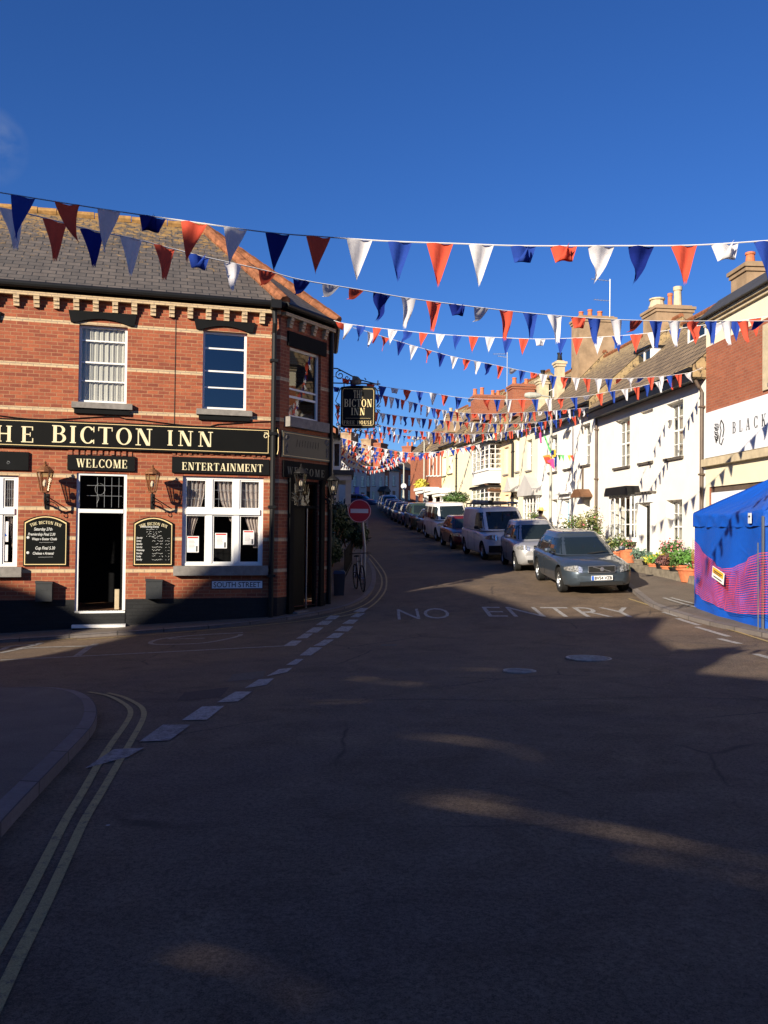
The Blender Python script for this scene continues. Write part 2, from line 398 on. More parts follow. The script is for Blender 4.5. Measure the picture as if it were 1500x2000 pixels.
plain('yellow_label', (.80, .42, .03), .5, .4, var=.08)
plain('orange_net', (.72, .07, .09), .5, .4, var=.15)
glassmat('glass', refl=.05); glassmat('glass_up', (.6, .62, .62), .13); glassmat('lamp_glass', (.8, .75, .65), .06, .15)
m, n, b = nmat('car_glass'); b.inputs['Base Color'].default_value = (.012, .018, .020, 1); b.inputs['Roughness'].default_value = .04; b.inputs['Specular IOR Level'].default_value = .7
m, n, b = nmat('headlamp'); b.inputs['Base Color'].default_value = (.55, .56, .55, 1); b.inputs['Roughness'].default_value = .08; b.inputs['Metallic'].default_value = .7
n.links.new(mix(n, ramp(n, noise(n, 30, 3, .6, coord(n)), [(.4, 0), (.6, 1)]), (.25, .26, .26), (.8, .8, .78)), b.inputs['Base Color'])
def carpaint(name, c, metal=.5):
    m, n, b = nmat(name); co = coord(n)
    f = ramp(n, noise(n, 2.5, 5, .6, co), [(.3, .88), (.7, 1.06)]); n.links.new(mix(n, 1.0, c, f, 'MULTIPLY'), b.inputs['Base Color'])
    b.inputs['Metallic'].default_value = metal; b.inputs['Roughness'].default_value = .38; b.inputs['Coat Weight'].default_value = .8; b.inputs['Coat Roughness'].default_value = .06
    return m
carpaint('paint_bluegrey', (.060, .080, .102)); carpaint('paint_silver', (.42, .42, .43)); carpaint('paint_white', (.72, .72, .72), 0)
carpaint('paint_red', (.10, .010, .012), .2); carpaint('paint_dark', (.03, .035, .045)); carpaint('paint_blue', (.03, .06, .14), .3)
carpaint('paint_green', (.035, .06, .045), .3); carpaint('paint_grey', (.16, .165, .17))
for nm, c in (('flag_red', (.78, .12, .07)), ('flag_blue', (.035, .085, .42)), ('flag_navy', (.015, .03, .22)), ('flag_white', (.82, .80, .82)), ('flag_green', (.2, .75, .25)),
              ('flag_pink', (.85, .12, .40)), ('flag_orange', (.85, .35, .08)), ('flag_yellow', (.85, .65, .1))):
    clothmat(nm, c, .35)
clothmat('curtain', (.88, .84, .74), .45, .04, 6); clothmat('floral', (.84, .70, .64), .45, .22, 14); clothmat('net_white', (.72, .68, .56), .5)
m, n, b = nmat('tent_blue'); co = coord(n)
f = noise(n, 1.4, 5, .7, co, 1.2); n.links.new(mix(n, f, (.003, .062, .36), (.004, .088, .50)), b.inputs['Base Color']); b.inputs['Roughness'].default_value = .5
bump(n, b, noise(n, 2.5, 6, .7, co, 1.8), .5, .05)
leafmat('leaf_green', (.035, .085, .018), (.09, .16, .035)); leafmat('leaf_bright', (.07, .20, .03), (.14, .30, .06)); leafmat('leaf_dark', (.012, .03, .010), (.025, .055, .016))
leafmat('leaf_yellow', (.45, .42, .04), (.60, .55, .08)); leafmat('leaf_grey', (.10, .17, .12), (.16, .25, .18)); leafmat('leaf_purple', (.10, .04, .05), (.20, .09, .07))
leafmat('petal_pink', (.75, .16, .22), (.80, .35, .35)); leafmat('leaf_olive', (.14, .17, .05), (.30, .27, .10))
# ---------------------------------------------------------------- lettering
def text_mesh(txt, size, align='LEFT', ext=.002, shear=0.0, spacing=1.0, bold=0.0, xs=1.0):
    """text in the local x,z plane facing -y, origin at baseline"""
    c = bpy.data.curves.new('lettering', 'FONT'); c.body = txt; c.size = size; c.align_x = align; c.shear = shear; c.extrude = ext; c.space_character = spacing
    c.offset = bold; c.resolution_u = 3
    o = bpy.data.objects.new('lettering', c); COL.objects.link(o)
    dg = bpy.context.evaluated_depsgraph_get(); me = bpy.data.meshes.new_from_object(o.evaluated_get(dg))
    bpy.data.objects.remove(o); me.transform(Matrix.Rotation(R(90), 4, 'X') @ Matrix.Diagonal((xs, 1, 1, 1)))
    return me
def put_text(name, txt, size, mat, parent, loc, rz=0, **kw):
    me = text_mesh(txt, size, **kw); me.materials.clear(); me.materials.append(mat)
    return obj(name, me, mat, parent, loc, rz)
def ringarc(cx, cy, rx, ry, tx, ty, a0, a1, seg=14):
    out = []
    for i in range(seg):
        a, b = R(a0+(a1-a0)*i/seg), R(a0+(a1-a0)*(i+1)/seg)
        out.append([(cx+rx*math.cos(a), cy+ry*math.sin(a)), (cx+rx*math.cos(b), cy+ry*math.sin(b)),
                    (cx+(rx-tx)*math.cos(b), cy+(ry-ty)*math.sin(b)), (cx+(rx-tx)*math.cos(a), cy+(ry-ty)*math.sin(a))])
    return out
def rect(a, b, c, d): return [(a, b), (c, b), (c, d), (a, d)]
def diag(x0, y0, x1, y1, wd): return [(x0, y0), (x0+wd, y0), (x1+wd, y1), (x1, y1)]
W_, w_, s_ = .19, .07, .055
def stem(x, wd=W_, e=.07): return [rect(x, 0, x+wd, 1), rect(x-e, 0, x+wd+e, s_), rect(x-e, 1-s_, x+wd+e, 1)]
GL = {
 'I': (.40, stem(.10)), 'T': (.86, stem(.335)+[rect(.03, .94, .83, 1), rect(.03, .76, .075, 1), rect(.785, .76, .83, 1)]),
 'H': (.98, stem(.10)+stem(.69)+[rect(.2, .47, .8, .54)]),
 'E': (.80, stem(.10)+[rect(.2, 0, .72, s_), rect(.2, .945, .70, 1), rect(.2, .48, .56, .54), rect(.67, 0, .73, .27), rect(.65, .76, .71, 1), rect(.53, .38, .575, .64)]),
 'F': (.76, stem(.10)+[rect(.2, .945, .70, 1), rect(.2, .48, .56, .54), rect(.65, .76, .71, 1), rect(.53, .38, .575, .64)]),
 'L': (.76, stem(.10)+[rect(.2, 0, .70, s_), rect(.64, 0, .71, .30)]),
 'B': (.84, stem(.10)+ringarc(.42, .745, .32, .255, .17, .06, -90, 90)+ringarc(.44, .27, .36, .27, .18, .06, -90, 90)+[rect(.2, .94, .43, 1), rect(.2, 0, .45, .06), rect(.2, .49, .45, .54)]),
 'R': (.90, stem(.10)+ringarc(.42, .74, .33, .26, .17, .06, -90, 90)+[rect(.2, .94, .43, 1), rect(.2, .48, .45, .54), diag(.62, 0, .40, .5, .20), rect(.6, 0, .90, s_)]),
 'C': (.88, ringarc(.48, .5, .42, .51, .18, .06, 38, 322, 26)+[rect(.78, .68, .83, 1.0), rect(.78, 0, .83, .24)]),
 'O': (.98, ringarc(.48, .5, .44, .51, .18, .06, 0, 360, 32)),
 'N': (1.0, [rect(.14, 0, .14+w_, 1), rect(.02, 0, .32, s_), rect(.02, 1-s_, .3, 1), rect(.78, 0, .78+w_, 1), rect(.65, 1-s_, .97, 1), diag(.64, 0, .12, 1, .22)]),
 'M': (1.15, [rect(.13, 0, .13+w_, 1), rect(.02, 0, .3, s_), rect(.02, 1-s_, .28, 1)]+stem(.84)+[diag(.46, 0, .14, 1, .18), diag(.50, 0, .82, 1, .08)]),
 'W': (1.25, [diag(.32, 0, .06, 1, .19), diag(.36, 0, .58, 1, .07), diag(.80, 0, .52, 1, .19), diag(.84, 0, 1.08, 1, .07), rect(.0, 1-s_, .34, 1), rect(.46, 1-s_, .78, 1), rect(.98, 1-s_, 1.26, 1)]),
 'A': (.96, [diag(.10, 0, .42, 1, .07), diag(.66, 0, .38, 1, .20), rect(.24, .28, .68, .34), rect(.0, 0, .28, s_), rect(.56, 0, .94, s_)]),
 'U': (.94, [rect(.12, .3, .12+.18, 1), rect(.02, 1-s_, .4, 1), rect(.74, .3, .74+w_, 1), rect(.62, 1-s_, .93, 1)]+ringarc(.465, .32, .345, .33, .18, .07, 180, 360, 14)),
 'S': (.74, ringarc(.37, .74, .29, .27, .15, .06, 20, 270, 16)+ringarc(.37, .27, .31, .28, .15, .06, -160, 90, 16)),
 'K': (.95, stem(.10)+[diag(.28, .42, .72, 1, .07), diag(.62, 0, .38, .58, .20), rect(.56, 0, .92, s_), rect(.6, 1-s_, .92, 1)]),
}
def serif(mb, txt, x, z, h, y=-.01, th=.008, gap=.10, xs=1.0, total=None, mi=None, rad=None, slim=0):
    """returns the width; with total= the letters are spaced to fill that width"""
    wd = sum(.45 if ch == ' ' else GL[ch][0] for ch in txt)*h*xs; n = len(txt)-1
    if total is not None and total-wd < .09*h*xs*n: xs *= total/(wd+.09*h*xs*n); wd = sum(.45 if ch == ' ' else GL[ch][0] for ch in txt)*h*xs
    g = gap*h if total is None else (total-wd)/max(1, n)
    k = 0
    for ch in txt:
        if ch == ' ': x += .45*h*xs+g; continue
        wdt, polys = GL[ch]
        for p in polys:
            q = [(x+a*h*xs, z+b*h) for a, b in p]
            if rad:
                cx, r0, zc = rad; q = [(cx+(r0+(b-zc))*math.sin((a-cx)/r0), zc-r0+(r0+(b-zc))*math.cos((a-cx)/r0)) for a, b in q]
            mb.prism(q, y-(k % 5)*.0004, y+th, mi); k += 1
        x += wdt*h*xs+g
    return x
def leaves(mb, c, rad, n, size, mi=None, shell=.5, rnd=random, flat=False):
    c = Vector(c)
    for _ in range(n):
        d = Vector((rnd.gauss(0, 1), rnd.gauss(0, 1), rnd.gauss(0, 1))).normalized()
        r = (shell+(1-shell)*rnd.random())*(1 if rnd.random() < .85 else 1.12)
        p = c+Vector((d.x*rad[0], d.y*rad[1], d.z*rad[2]))*r
        a = Vector((rnd.gauss(0, 1), rnd.gauss(0, 1), rnd.gauss(0, 1))).normalized(); b = a.cross(d+Vector((.01, .02, .03)))
        if b.length < 1e-3: continue
        b.normalize(); s = size*(.6+.8*rnd.random())
        mb.face([p-a*s, p-b*s*.45, p+a*s, p+b*s*.45], [(0, 0), (1, 0), (1, 1), (0, 1)], mi)
M_ = lambda *k: [MT[x] for x in k]
def wobj(name, mb, mats, parent, smooth=False, merge=False):
    o = obj(name, mb, mats, parent, smooth=smooth, merge=merge)
    o.matrix_parent_inverse = (Matrix.Translation(parent.location) @ parent.rotation_euler.to_matrix().to_4x4()).inverted()
    return o
# ================================================================ THE SETTING
def axis(segs):
    out = [segs[0][0]]
    for a, b, st in segs:
        n_ = max(1, round((b-a)/st)); out += [a+(b-a)*(i+1)/n_ for i in range(n_)]
    return out
gx = axis([(-700, -100, 100), (-100, -20, 10), (-20, -10, 1), (-10, 10, .5), (10, 20, 1), (20, 100, 10), (100, 700, 100)])
gy = axis([(-600, -60, 90), (-60, -6, 6), (-6, 44, .5), (44, 130, 2), (130, 260, 10), (260, 1500, 155)])
mb = MB(); nx = len(gx); mb.v = [(x, y, ground(x, y)) for y in gy for x in gx]
for j in range(len(gy)-1):
    for i in range(nx-1):
        k = j*nx+i; mb.f.append((k, k+1, k+nx+1, k+nx)); mb.uv.append([(0, 0)]*4); mb.m.append(0)
tag(obj('road', mb, MT['asphalt'], smooth=True), kind='structure')
def drape(name, polys, mat, off, cuts=0, uvs=None):
    bm = bmesh.new()
    for p in polys:
        f = bm.faces.new([bm.verts.new((q[0], q[1], 0)) for q in p])
    bmesh.ops.triangulate(bm, faces=bm.faces)
    for _ in range(cuts): bmesh.ops.subdivide_edges(bm, edges=bm.edges, cuts=1, use_grid_fill=True)
    for v in bm.verts: v.co.z = ground(v.co.x, v.co.y)+off
    bmesh.ops.recalc_face_normals(bm, faces=bm.faces)
    for f in bm.faces:
        if f.normal.z < 0: f.normal_flip()
    me = bpy.data.meshes.new(name); bm.to_mesh(me); bm.free(); me.materials.append(mat)
    o = bpy.data.objects.new(name, me); COL.objects.link(o); return tag(o, kind='structure')
def catmull(P, n_=6):
    P = [Vector(p) for p in P]; out = []
    for i in range(len(P)-1):
        a, b, c, d = P[max(i-1, 0)], P[i], P[i+1], P[min(i+2, len(P)-1)]
        for k in range(n_):
            t = k/n_; out.append(.5*((2*b)+(c-a)*t+(2*a-5*b+4*c-d)*t*t+(3*b-a-3*c+d)*t**3))
    return out+[P[-1]]
def offs(P, d):
    out = []
    for i, p in enumerate(P):
        t = (P[min(i+1, len(P)-1)]-P[max(i-1, 0)]).normalized(); out.append(p+Vector((-t.y, t.x))*d)
    return out
def stripe(mb, P, w, off):
    A, B = offs(P, w/2), offs(P, -w/2)
    for i in range(len(P)-1):
        q = [A[i], A[i+1], B[i+1], B[i]]; mb.face([(v.x, v.y, ground(v.x, v.y)+off) for v in q][::-1], None, 0)
def line_mark(name, pxs, w, mat, off=.006, world=None, n_=6):
    P = catmull(world or [G(*p) for p in pxs], n_); mb = MB(); stripe(mb, P, w, off)
    return tag(obj(name, mb, mat), kind='structure')
def kerb(name, P, side, h=.1, w=.14):
    """P: outer edge at the road; side=+1 pavement lies to the left of the direction"""
    mb = MB(); Q = offs(P, side*w); s = 0
    for i in range(len(P)-1):
        L = (P[i+1]-P[i]).length
        for A, B, za, zb in ((P, P, -.03, h-.012), (P, Q, h-.012, h), (Q, Q, h, -.03)):
            q = [(A[i].x, A[i].y, ground(A[i].x, A[i].y)+za), (A[i+1].x, A[i+1].y, ground(A[i+1].x, A[i+1].y)+za),
                 (B[i+1].x, B[i+1].y, ground(B[i+1].x, B[i+1].y)+zb), (B[i].x, B[i].y, ground(B[i].x, B[i].y)+zb)]
            if side > 0: q = q[::-1]
            mb.face(q, [(s, 0), (s+L, 0), (s+L, .15), (s, .15)], 0)
        s += L
    return tag(obj(name, mb, MT['kerb_stone']), kind='structure'), Q
# --- pub corner pavement
kpx = [(-330, 1282), (-100, 1262), (0, 1256), (150, 1246), (300, 1236), (430, 1226), (545, 1213), (630, 1199), (690, 1184), (722, 1163), (734, 1138), (731, 1112), (716, 1090)]
KP = catmull([G(*p) for p in kpx]+[Vector((-.75, 33)), Vector((-.9, 40)), Vector((-1.0, 55))], 5)
_, KQ = kerb('kerb', KP, 1, .07)
drape('pavement', [[(p.x, p.y) for p in KQ]+[(-5, 55), (-5, 30), (-6, 22), (-16, 18.5)]], MT['pavement'], .068, 4)
KL = catmull([Vector(p) for p in ((-1.0, 55), (-1.2, 65), (-1.5, 80), (-2.2, 95), (-3.5, 108))], 5)
_, KQ2 = kerb('kerb', KL, 1, .08)
drape('pavement', [[(p.x, p.y) for p in KQ2]+[(-10, 108), (-8, 90), (-6, 70), (-5, 55)]], MT['pavement'], .078, 4)
# --- right hand pavement
kr = [(9.0, 2), (8.0, 9), (6.9, 12), (6.5, 14.6), (6.05, 18.8), (6.12, 20.5), (6.5, 24), (6.35, 28), (5.9, 33.5), (5.5, 37), (5.0, 44), (4.4, 50), (3.65, 57), (2.4, 72), (1.7, 85), (.6, 100), (.4, 112)]
KR = catmull([Vector(p) for p in kr], 5)
_, KRQ = kerb('kerb', KR, -1, .09)
mbp = MB()
for i in range(len(KRQ)-1):
    for k in range(6):
        def pt(j, kk):
            p = KRQ[j]; xb = max(12.5-.07*p.y, p.x+3); x = p.x+(xb-p.x)*kk/6; return (x, p.y, ground(x, p.y)+.088)
        mbp.face([pt(i, k), pt(i, k+1), pt(i+1, k+1), pt(i+1, k)], None, 0)
tag(obj('pavement', mbp, MT['pavement'], smooth=True), kind='structure')
# --- near left corner pavement
def Gz(px, py, h):
    a, c = ray(px, py); Y = 1.0
    while Y < 60 and CAMZ+c*Y > ground(a*Y, Y)+h: Y *= 1.004
    return Vector((a*Y, Y))
ki = [(-500, 1352), (-200, 1345), (0, 1341), (70, 1340), (115, 1342), (152, 1348), (177, 1361), (189, 1381), (186, 1405), (166, 1432), (135, 1464), (90, 1510), (40, 1562), (0, 1605), (-110, 1730), (-300, 1960)]
KI = catmull([Gz(p[0], p[1], .1) for p in ki]+[Vector((-3.1, .5)), Vector((-3.6, -2.6))], 6)
_, KIQ = kerb('kerb', KI, -1, .1, .12)
drape('pavement', [[(p.x, p.y) for p in KIQ]+[(-30, -2.6), (-30, KIQ[0].y)]], MT['pavement'], .098, 4)
# --- yellow lines and white marks
line_mark('yellow_line', [(210, 1354), (240, 1362), (270, 1377), (281, 1391), (277, 1410), (258, 1445), (229, 1495), (200, 1545), (167, 1600), (142, 1652), (90, 1765), (40, 1865), (0, 1950), (-60, 2080)], .055, MT['yellow_mark'])
line_mark('yellow_line', [(172, 1352), (213, 1360), (245, 1377), (255, 1391), (247, 1412), (220, 1450), (194, 1490), (163, 1545), (130, 1600), (103, 1652), (50, 1755), (0, 1845), (-60, 1950), (-120, 2060)], .055, MT['yellow_mark'])
line_mark('yellow_line', [(712, 1083), (722, 1092), (740, 1117), (746, 1135), (740, 1156), (712, 1182), (645, 1203), (555, 1217), (320, 1238), (150, 1250)], .05, MT['yellow_mark'])
line_mark('yellow_line', [(722, 1083), (733, 1094), (750, 1117), (755, 1136), (749, 1160), (716, 1190), (650, 1208)], .05, MT['yellow_mark'])
line_mark('yellow_line', [(1228, 1170), (1284, 1188), (1340, 1206), (1420, 1229), (1500, 1254), (1560, 1275)], .06, MT['yellow_mark'], .012)
line_mark('yellow_line', [(0, 1264), (70, 1255), (150, 1246)], .05, MT['yellow_mark'])
def quadmark(mb, p, off=.008, ns=4):
    P = [G(*q) for q in p]
    for i in range(ns):
        for j in range(2):
            def bl(u, v):
                q = P[0].lerp(P[1], u).lerp(P[3].lerp(P[2], u), v); return (q.x, q.y, ground(q.x, q.y)+off)
            mb.face([bl(i/ns, j/2), bl((i+1)/ns, j/2), bl((i+1)/ns, (j+1)/2), bl(i/ns, (j+1)/2)], None, 0)
dashes = [((690, 1195), (705, 1188), (720, 1188), (710, 1196)), ((684, 1206), (697, 1198), (713, 1198), (701, 1206)), ((668, 1219), (682, 1211), (700, 1211), (690, 1219)),
          ((653, 1233), (667, 1224), (690, 1224), (680, 1234)), ((636, 1247), (652, 1237), (673, 1237), (660, 1247)), ((612, 1262), (634, 1250), (652, 1250), (634, 1262)),
          ((634, 1211), (645, 1203), (664, 1203), (655, 1210)), ((617, 1221), (630, 1213), (650, 1213), (640, 1221)), ((596, 1236), (612, 1226), (632, 1226), (620, 1236)),
          ((578, 1248), (594, 1238), (611, 1238), (600, 1247)), ((552, 1263), (570, 1252), (590, 1252), (577, 1262)),
          ((585, 1281), (606, 1265), (630, 1265), (607, 1281)), ((558, 1300), (578, 1288), (593, 1288), (578, 1299)), ((520, 1322), (545, 1308), (571, 1305), (560, 1314)),
          ((478, 1345), (505, 1328), (535, 1326), (520, 1339)), ((424, 1373), (460, 1352), (492, 1352), (465, 1371)), ((355, 1408), (395, 1381), (438, 1380), (404, 1407)),
          ((272, 1450), (318, 1417), (372, 1417), (331, 1448)), ((165, 1503), (222, 1465), (282, 1462), (250, 1480))]
for d_ in dashes:
    mb = MB(); quadmark(mb, d_); tag(obj('give_way_dash', mb, MT['white_mark' if d_[0][0] > 300 else 'faded_mark']), kind='structure')
for d_ in [((1303, 1182), (1330, 1205), (1316, 1205), (1294, 1195)), ]: pass
for a, b in (((1296, 1196), (1326, 1205)), ((1322, 1208), (1366, 1222)), ((1360, 1225), (1424, 1244)), ((1404, 1248), (1445, 1258)), ((1475, 1278), (1560, 1303))):
    line_mark('parking_dash', [a, b], .11, MT['white_mark'], .008, n_=4)
line_mark('white_line', [(1296, 1176), (1330, 1187), (1362, 1196)], .09, MT['white_mark'], .105)
line_mark('white_line', [(1310, 1176), (1340, 1184), (1366, 1191)], .09, MT['white_mark'], .105)
# worn marks of the side street
line_mark('worn_white_line', [(475, 1236), (400, 1240), (330, 1246), (300, 1252), (296, 1258), (330, 1259), (400, 1256), (462, 1244), (470, 1239)], .09, MT['faded_mark'])
line_mark('worn_white_line', [(380, 1241), (330, 1248), (400, 1247)], .07, MT['faded_mark'])
line_mark('worn_white_line', [(0, 1276), (60, 1266), (190, 1262)], .12, MT['faded_mark'])
line_mark('worn_white_line', [(0, 1290), (120, 1284), (300, 1275), (555, 1262)], .10, MT['faded_mark'])
line_mark('worn_white_line', [(30, 1268), (62, 1262), (80, 1256)], .12, MT['faded_mark'])
line_mark('worn_white_line', [(150, 1282), (172, 1266), (188, 1258)], .12, MT['faded_mark'])
line_mark('worn_white_line', [(-60, 1275), (0, 1270), (20, 1263), (70, 1259)], .12, MT['faded_mark'])
# NO ENTRY painted on the road, read from here
def road_word(word, pa, pb, ytop):
    me = text_mesh(word, 1.0, ext=0.0, bold=-.006)
    xs = [v.co.x for v in me.vertices]; zs = [v.co.z for v in me.vertices]; x0, x1, z1 = min(xs), max(xs), max(zs)
    A, B = G(*pa), G(*pb); Tt = G((pa[0]+pb[0])/2, ytop); dep = Tt.y-(A.y+B.y)/2
    bm = bmesh.new(); bm.from_mesh(me)
    bmesh.ops.delete(bm, geom=[f for f in bm.faces if abs(f.normal.y) < .5], context='FACES')
    bmesh.ops.remove_doubles(bm, verts=bm.verts, dist=1e-3)
    bmesh.ops.subdivide_edges(bm, edges=bm.edges, cuts=2)
    bmesh.ops.triangulate(bm, faces=bm.faces)
    for v in bm.verts:
        q = A.lerp(B, (v.co.x-x0)/(x1-x0)); y = q.y+dep*v.co.z/z1
        v.co = (q.x, y, ground(q.x, y)+.009)
    bmesh.ops.recalc_face_normals(bm, faces=bm.faces)
    for f in bm.faces:
        if f.normal.z < 0: f.normal_flip()
    m2 = bpy.data.meshes.new('painted_word'); bm.to_mesh(m2); bm.free(); m2.materials.append(MT['white_mark'])
    o = bpy.data.objects.new('painted_word', m2); COL.objects.link(o); tag(o, kind='structure')
road_word('NO', (777, 1211), (882, 1208), 1189)
road_word('ENTRY', (955, 1205), (1262, 1206), 1186)
# manholes and patches
def manhole(px, py, r, label):
    c_ = G(px, py); mb = MB(); z = ground(c_.x, c_.y)
    sl = (ground(c_.x, c_.y+.3)-ground(c_.x, c_.y-.3))/.6; M = Matrix.Translation((c_.x, c_.y, z+.006)) @ Matrix.Rotation(math.atan(sl), 4, 'X')
    mb.lathe([(r, -.01), (r, .006), (r*.9, .006), (r*.9, .0), (0.0001, .0)], seg=28, M=M)
    for k in range(-4, 5):
        for j in range(-4, 5):
            if math.hypot(k, j) < 4.6: mb.box(k*r*.18-.03, k*r*.18+.03, j*r*.18-.012, j*r*.18+.012, 0, .007, M=M)
    o = obj('manhole_cover', mb, MT['grey_metal_worn']); tag(o, label, 'manhole cover', 'manhole covers in the road')
plain('grey_metal_worn', (.36, .34, .31), .6, .5, .1, var=.5, scale=14)
manhole(1150, 1286, .33, 'large round iron manhole cover in the shaded road before the word ENTRY')
manhole(1015, 1311, .22, 'small round iron manhole cover to the left of the larger one')
def patch(name, pts, mat, off): drape(name, [[tuple(G(*p)) for p in pts]], MT[mat], off, 2)
plain('asphalt_patch', (.060, .050, .047), .9, .3, var=.35, scale=30); plain('tar_seam', (.022, .02, .02), .7, .3, var=.3); plain('concrete_patch', (.12, .105, .09), .9, .3, var=.4, scale=20)
patch('road_patch', [(444, 1332), (455, 1317), (520, 1310), (512, 1325)], 'concrete_patch', .003)
patch('road_patch', [(345, 1370), (360, 1353), (448, 1342), (430, 1362)], 'asphalt_patch', .003)
patch('road_patch', [(743, 1262), (746, 1258), (775, 1258), (773, 1262)], 'concrete_patch', .003)
line_mark('tar_seam', [(600, 1372), (800, 1366), (1000, 1368), (1300, 1362), (1500, 1368)], .02, MT['tar_seam'], .003)
# ================================================================ THE CORNER PUB
p1 = at(545, 900, 18.87); p0 = at(197, 1000, 17.9)
ang = math.atan2(p1.y-p0.y, p1.x-p0.x)
PF = Fr(p1.x, p1.y, ang)
CANG = R(59); a646, _c = ray(646, 760)
u = Vector((math.cos(CANG), math.sin(CANG))); sC = (a646*p1.y-p1.x)/(u.x-a646*u.y)
CF = Fr(p1.x, p1.y, CANG); p2 = CF.w(sC)
SANG = math.atan2(1, -.075); SF = Fr(p2.x, p2.y, SANG)
print('pub', p1, p2, sC, math.degrees(ang))
pub = thing('corner_pub', 'red brick corner pub with cream brick bands, slate roof and orange ridge tiles', 'pub', (p1.x, p1.y, 0), ang)
def tzb(F, a, b, d=0):
    """box (t0,t1,z0,z1) of the pixel rectangle a=(x,y) top left, b=(x,y) bottom right"""
    t0, z1 = F.tz(*a, d); t1, z0 = F.tz(*b, d)
    zc, _ = F.tz(a[0], b[1], d)[1], 0
    return t0, t1, z0, z1
EZ = PF.tz(265, 583)[1]; print('eave z', EZ)
TL = -12.0
def zat(x, y): return PF.tz(x, y)[1]
row = .0755
bz = [math.floor(z/row)*row for z in (zat(20, 622.7), zat(20, 709), zat(20, 794.7), zat(53, 927), zat(53, 992), zat(53, 1050.7), zat(53, 1118.7))]
bands = [(z, z+row, 1) for z in bz]+[(-9, zat(60, 1172), 2)]
W1 = tzb(PF, (155, 633), (247, 790)); W2 = tzb(PF, (397, 645), (481, 803)); W3 = tzb(PF, (357, 929), (513, 1105)); W0 = tzb(PF, (-75, 926), (33, 1107)); DR = tzb(PF, (150, 923), (244, 1192))
WL = (W0[0]-.1, W0[0]+.95, W1[2], W1[3])
ops = [W1, W2, W3, W0, DR, (-7.6, -6.6, W1[2], W1[3])]
mb = MB(); mb.wall(TL, 0, -1.5, EZ, ops, bands, .13)
mats = M_('red_brick', 'cream_brick', 'black_brick')
wobj_front = obj('wall', mb, mats, pub)
# canted entrance front
ca = CANG-ang
CW = (CF.tz(566, 680)[0], CF.tz(627, 700)[0], CF.tz(600, 822)[1], CF.tz(600, 686)[1])
CD = (CF.tz(571, 1000)[0], CF.tz(622, 1000)[0], -1.5, CF.tz(600, 940)[1])
mb = MB(); mb.wall(0, sC, -1.5, EZ, [CW, CD], bands, .13); obj('wall', mb, mats, pub, rz=ca)
sa = SANG-ang; lo2 = Matrix.Rotation(-ang, 3, 'Z') @ Vector((p2.x-p1.x, p2.y-p1.y, 0))
mb = MB(); mb.wall(0, 3.0, -1.5, EZ, [], bands); obj('wall', mb, mats, pub, loc=lo2, rz=sa)
back = MB(); bl = PF.w(TL); b2 = SF.w(3.0); b4 = PF.w(-3.5, 7.4); b3 = PF.w(TL, 7.4)
back.face([(b2.x, b2.y, -1.5), (b4.x, b4.y, -1.5), (b4.x, b4.y, EZ), (b2.x, b2.y, EZ)]); back.face([(b4.x, b4.y, -1.5), (b3.x, b3.y, -1.5), (b3.x, b3.y, EZ), (b4.x, b4.y, EZ)]); back.face([(b3.x, b3.y, -1.5), (bl.x, bl.y, -1.5), (bl.x, bl.y, EZ), (b3.x, b3.y, EZ)])
q = [p1, p2, b2, b4, b3, bl]; back.face([(v[0], v[1], 3.0) for v in q], None, 0); back.face([(v[0], v[1], -.2) for v in q], None, 0)
back.face([(v[0], v[1], EZ-.01) for v in q], None, 0)
i1, i2 = PF.w(0, 2.2), PF.w(TL, 2.2)
back.face([(i1.x, i1.y, -1), (i2.x, i2.y, -1), (i2.x, i2.y, EZ-.05), (i1.x, i1.y, EZ-.05)], None, 1)  # near-black sheet paints the unlit room behind the windows
wobj('inner_wall', back, M_('orange_brick', 'room_shade'), pub)
# roof
rz_ = EZ+.12; ov = .15
def off3(F, t, d, z): p = F.w(t, d); return Vector((p.x, p.y, z))
apx = at(396, 447, 22.0)
e1 = off3(PF, .10, -ov, rz_); e1b = p1+((e1.to_2d()-Vector((p1.x, p1.y))).to_3d()); 
cor1 = Vector((p1.x, p1.y, 0))+Vector((math.sin((ang+CANG)/2), -math.cos((ang+CANG)/2), 0))*ov*1.06; cor1.z = rz_
cor2 = Vector((p2.x, p2.y, 0))+Vector((math.sin((SANG+CANG)/2), -math.cos((SANG+CANG)/2), 0))*ov*1.05; cor2.z = rz_
el = off3(PF, TL-.2, -ov, rz_); rl = apx-Vector((PF.u.x, PF.u.y, 0))*7.9
er = off3(SF, 3.1, -ov, rz_)
def roofface(mb, pts, mi=0):
    P = [Vector(p) for p in pts]; n_ = (P[1]-P[0]).cross(P[2]-P[0]).normalized()
    if n_.z < 0: n_ = -n_
    uu = Vector((-n_.y, n_.x, 0)).normalized(); vv = n_.cross(uu)
    if vv.z < 0: vv = -vv
    o_ = P[0]; mb.face(P, [((p-o_).dot(uu), (p-o_).dot(vv)) for p in P], mi)
mb = MB(); roofface(mb, [el, cor1, apx, rl]); roofface(mb, [cor1, cor2, apx]); roofface(mb, [cor2, er, apx])
bke = off3(PF, TL-.2, 7.5, rz_); bk4 = off3(PF, -3.4, 7.5, rz_); roofface(mb, [er, bk4, apx]); roofface(mb, [rl, apx, bk4, bke]); roofface(mb, [el, rl, bke])
roof = wobj('roof', mb, MT['slate'], pub)
mb = MB(); 
def ridge(mb, a, b, r=.13, mi=0, st=.42):
    n_ = int((b-a).length/st)
    for i in range(n_):
        p, q = a.lerp(b, i/n_), a.lerp(b, (i+.96)/n_)
        mb.tube([p+Vector((0, 0, .02)), q+Vector((0, 0, .035))], r, 8, mi)
ridge(mb, rl, apx, .11, 1); ridge(mb, cor1, apx, .14); ridge(mb, cor2, apx, .14)
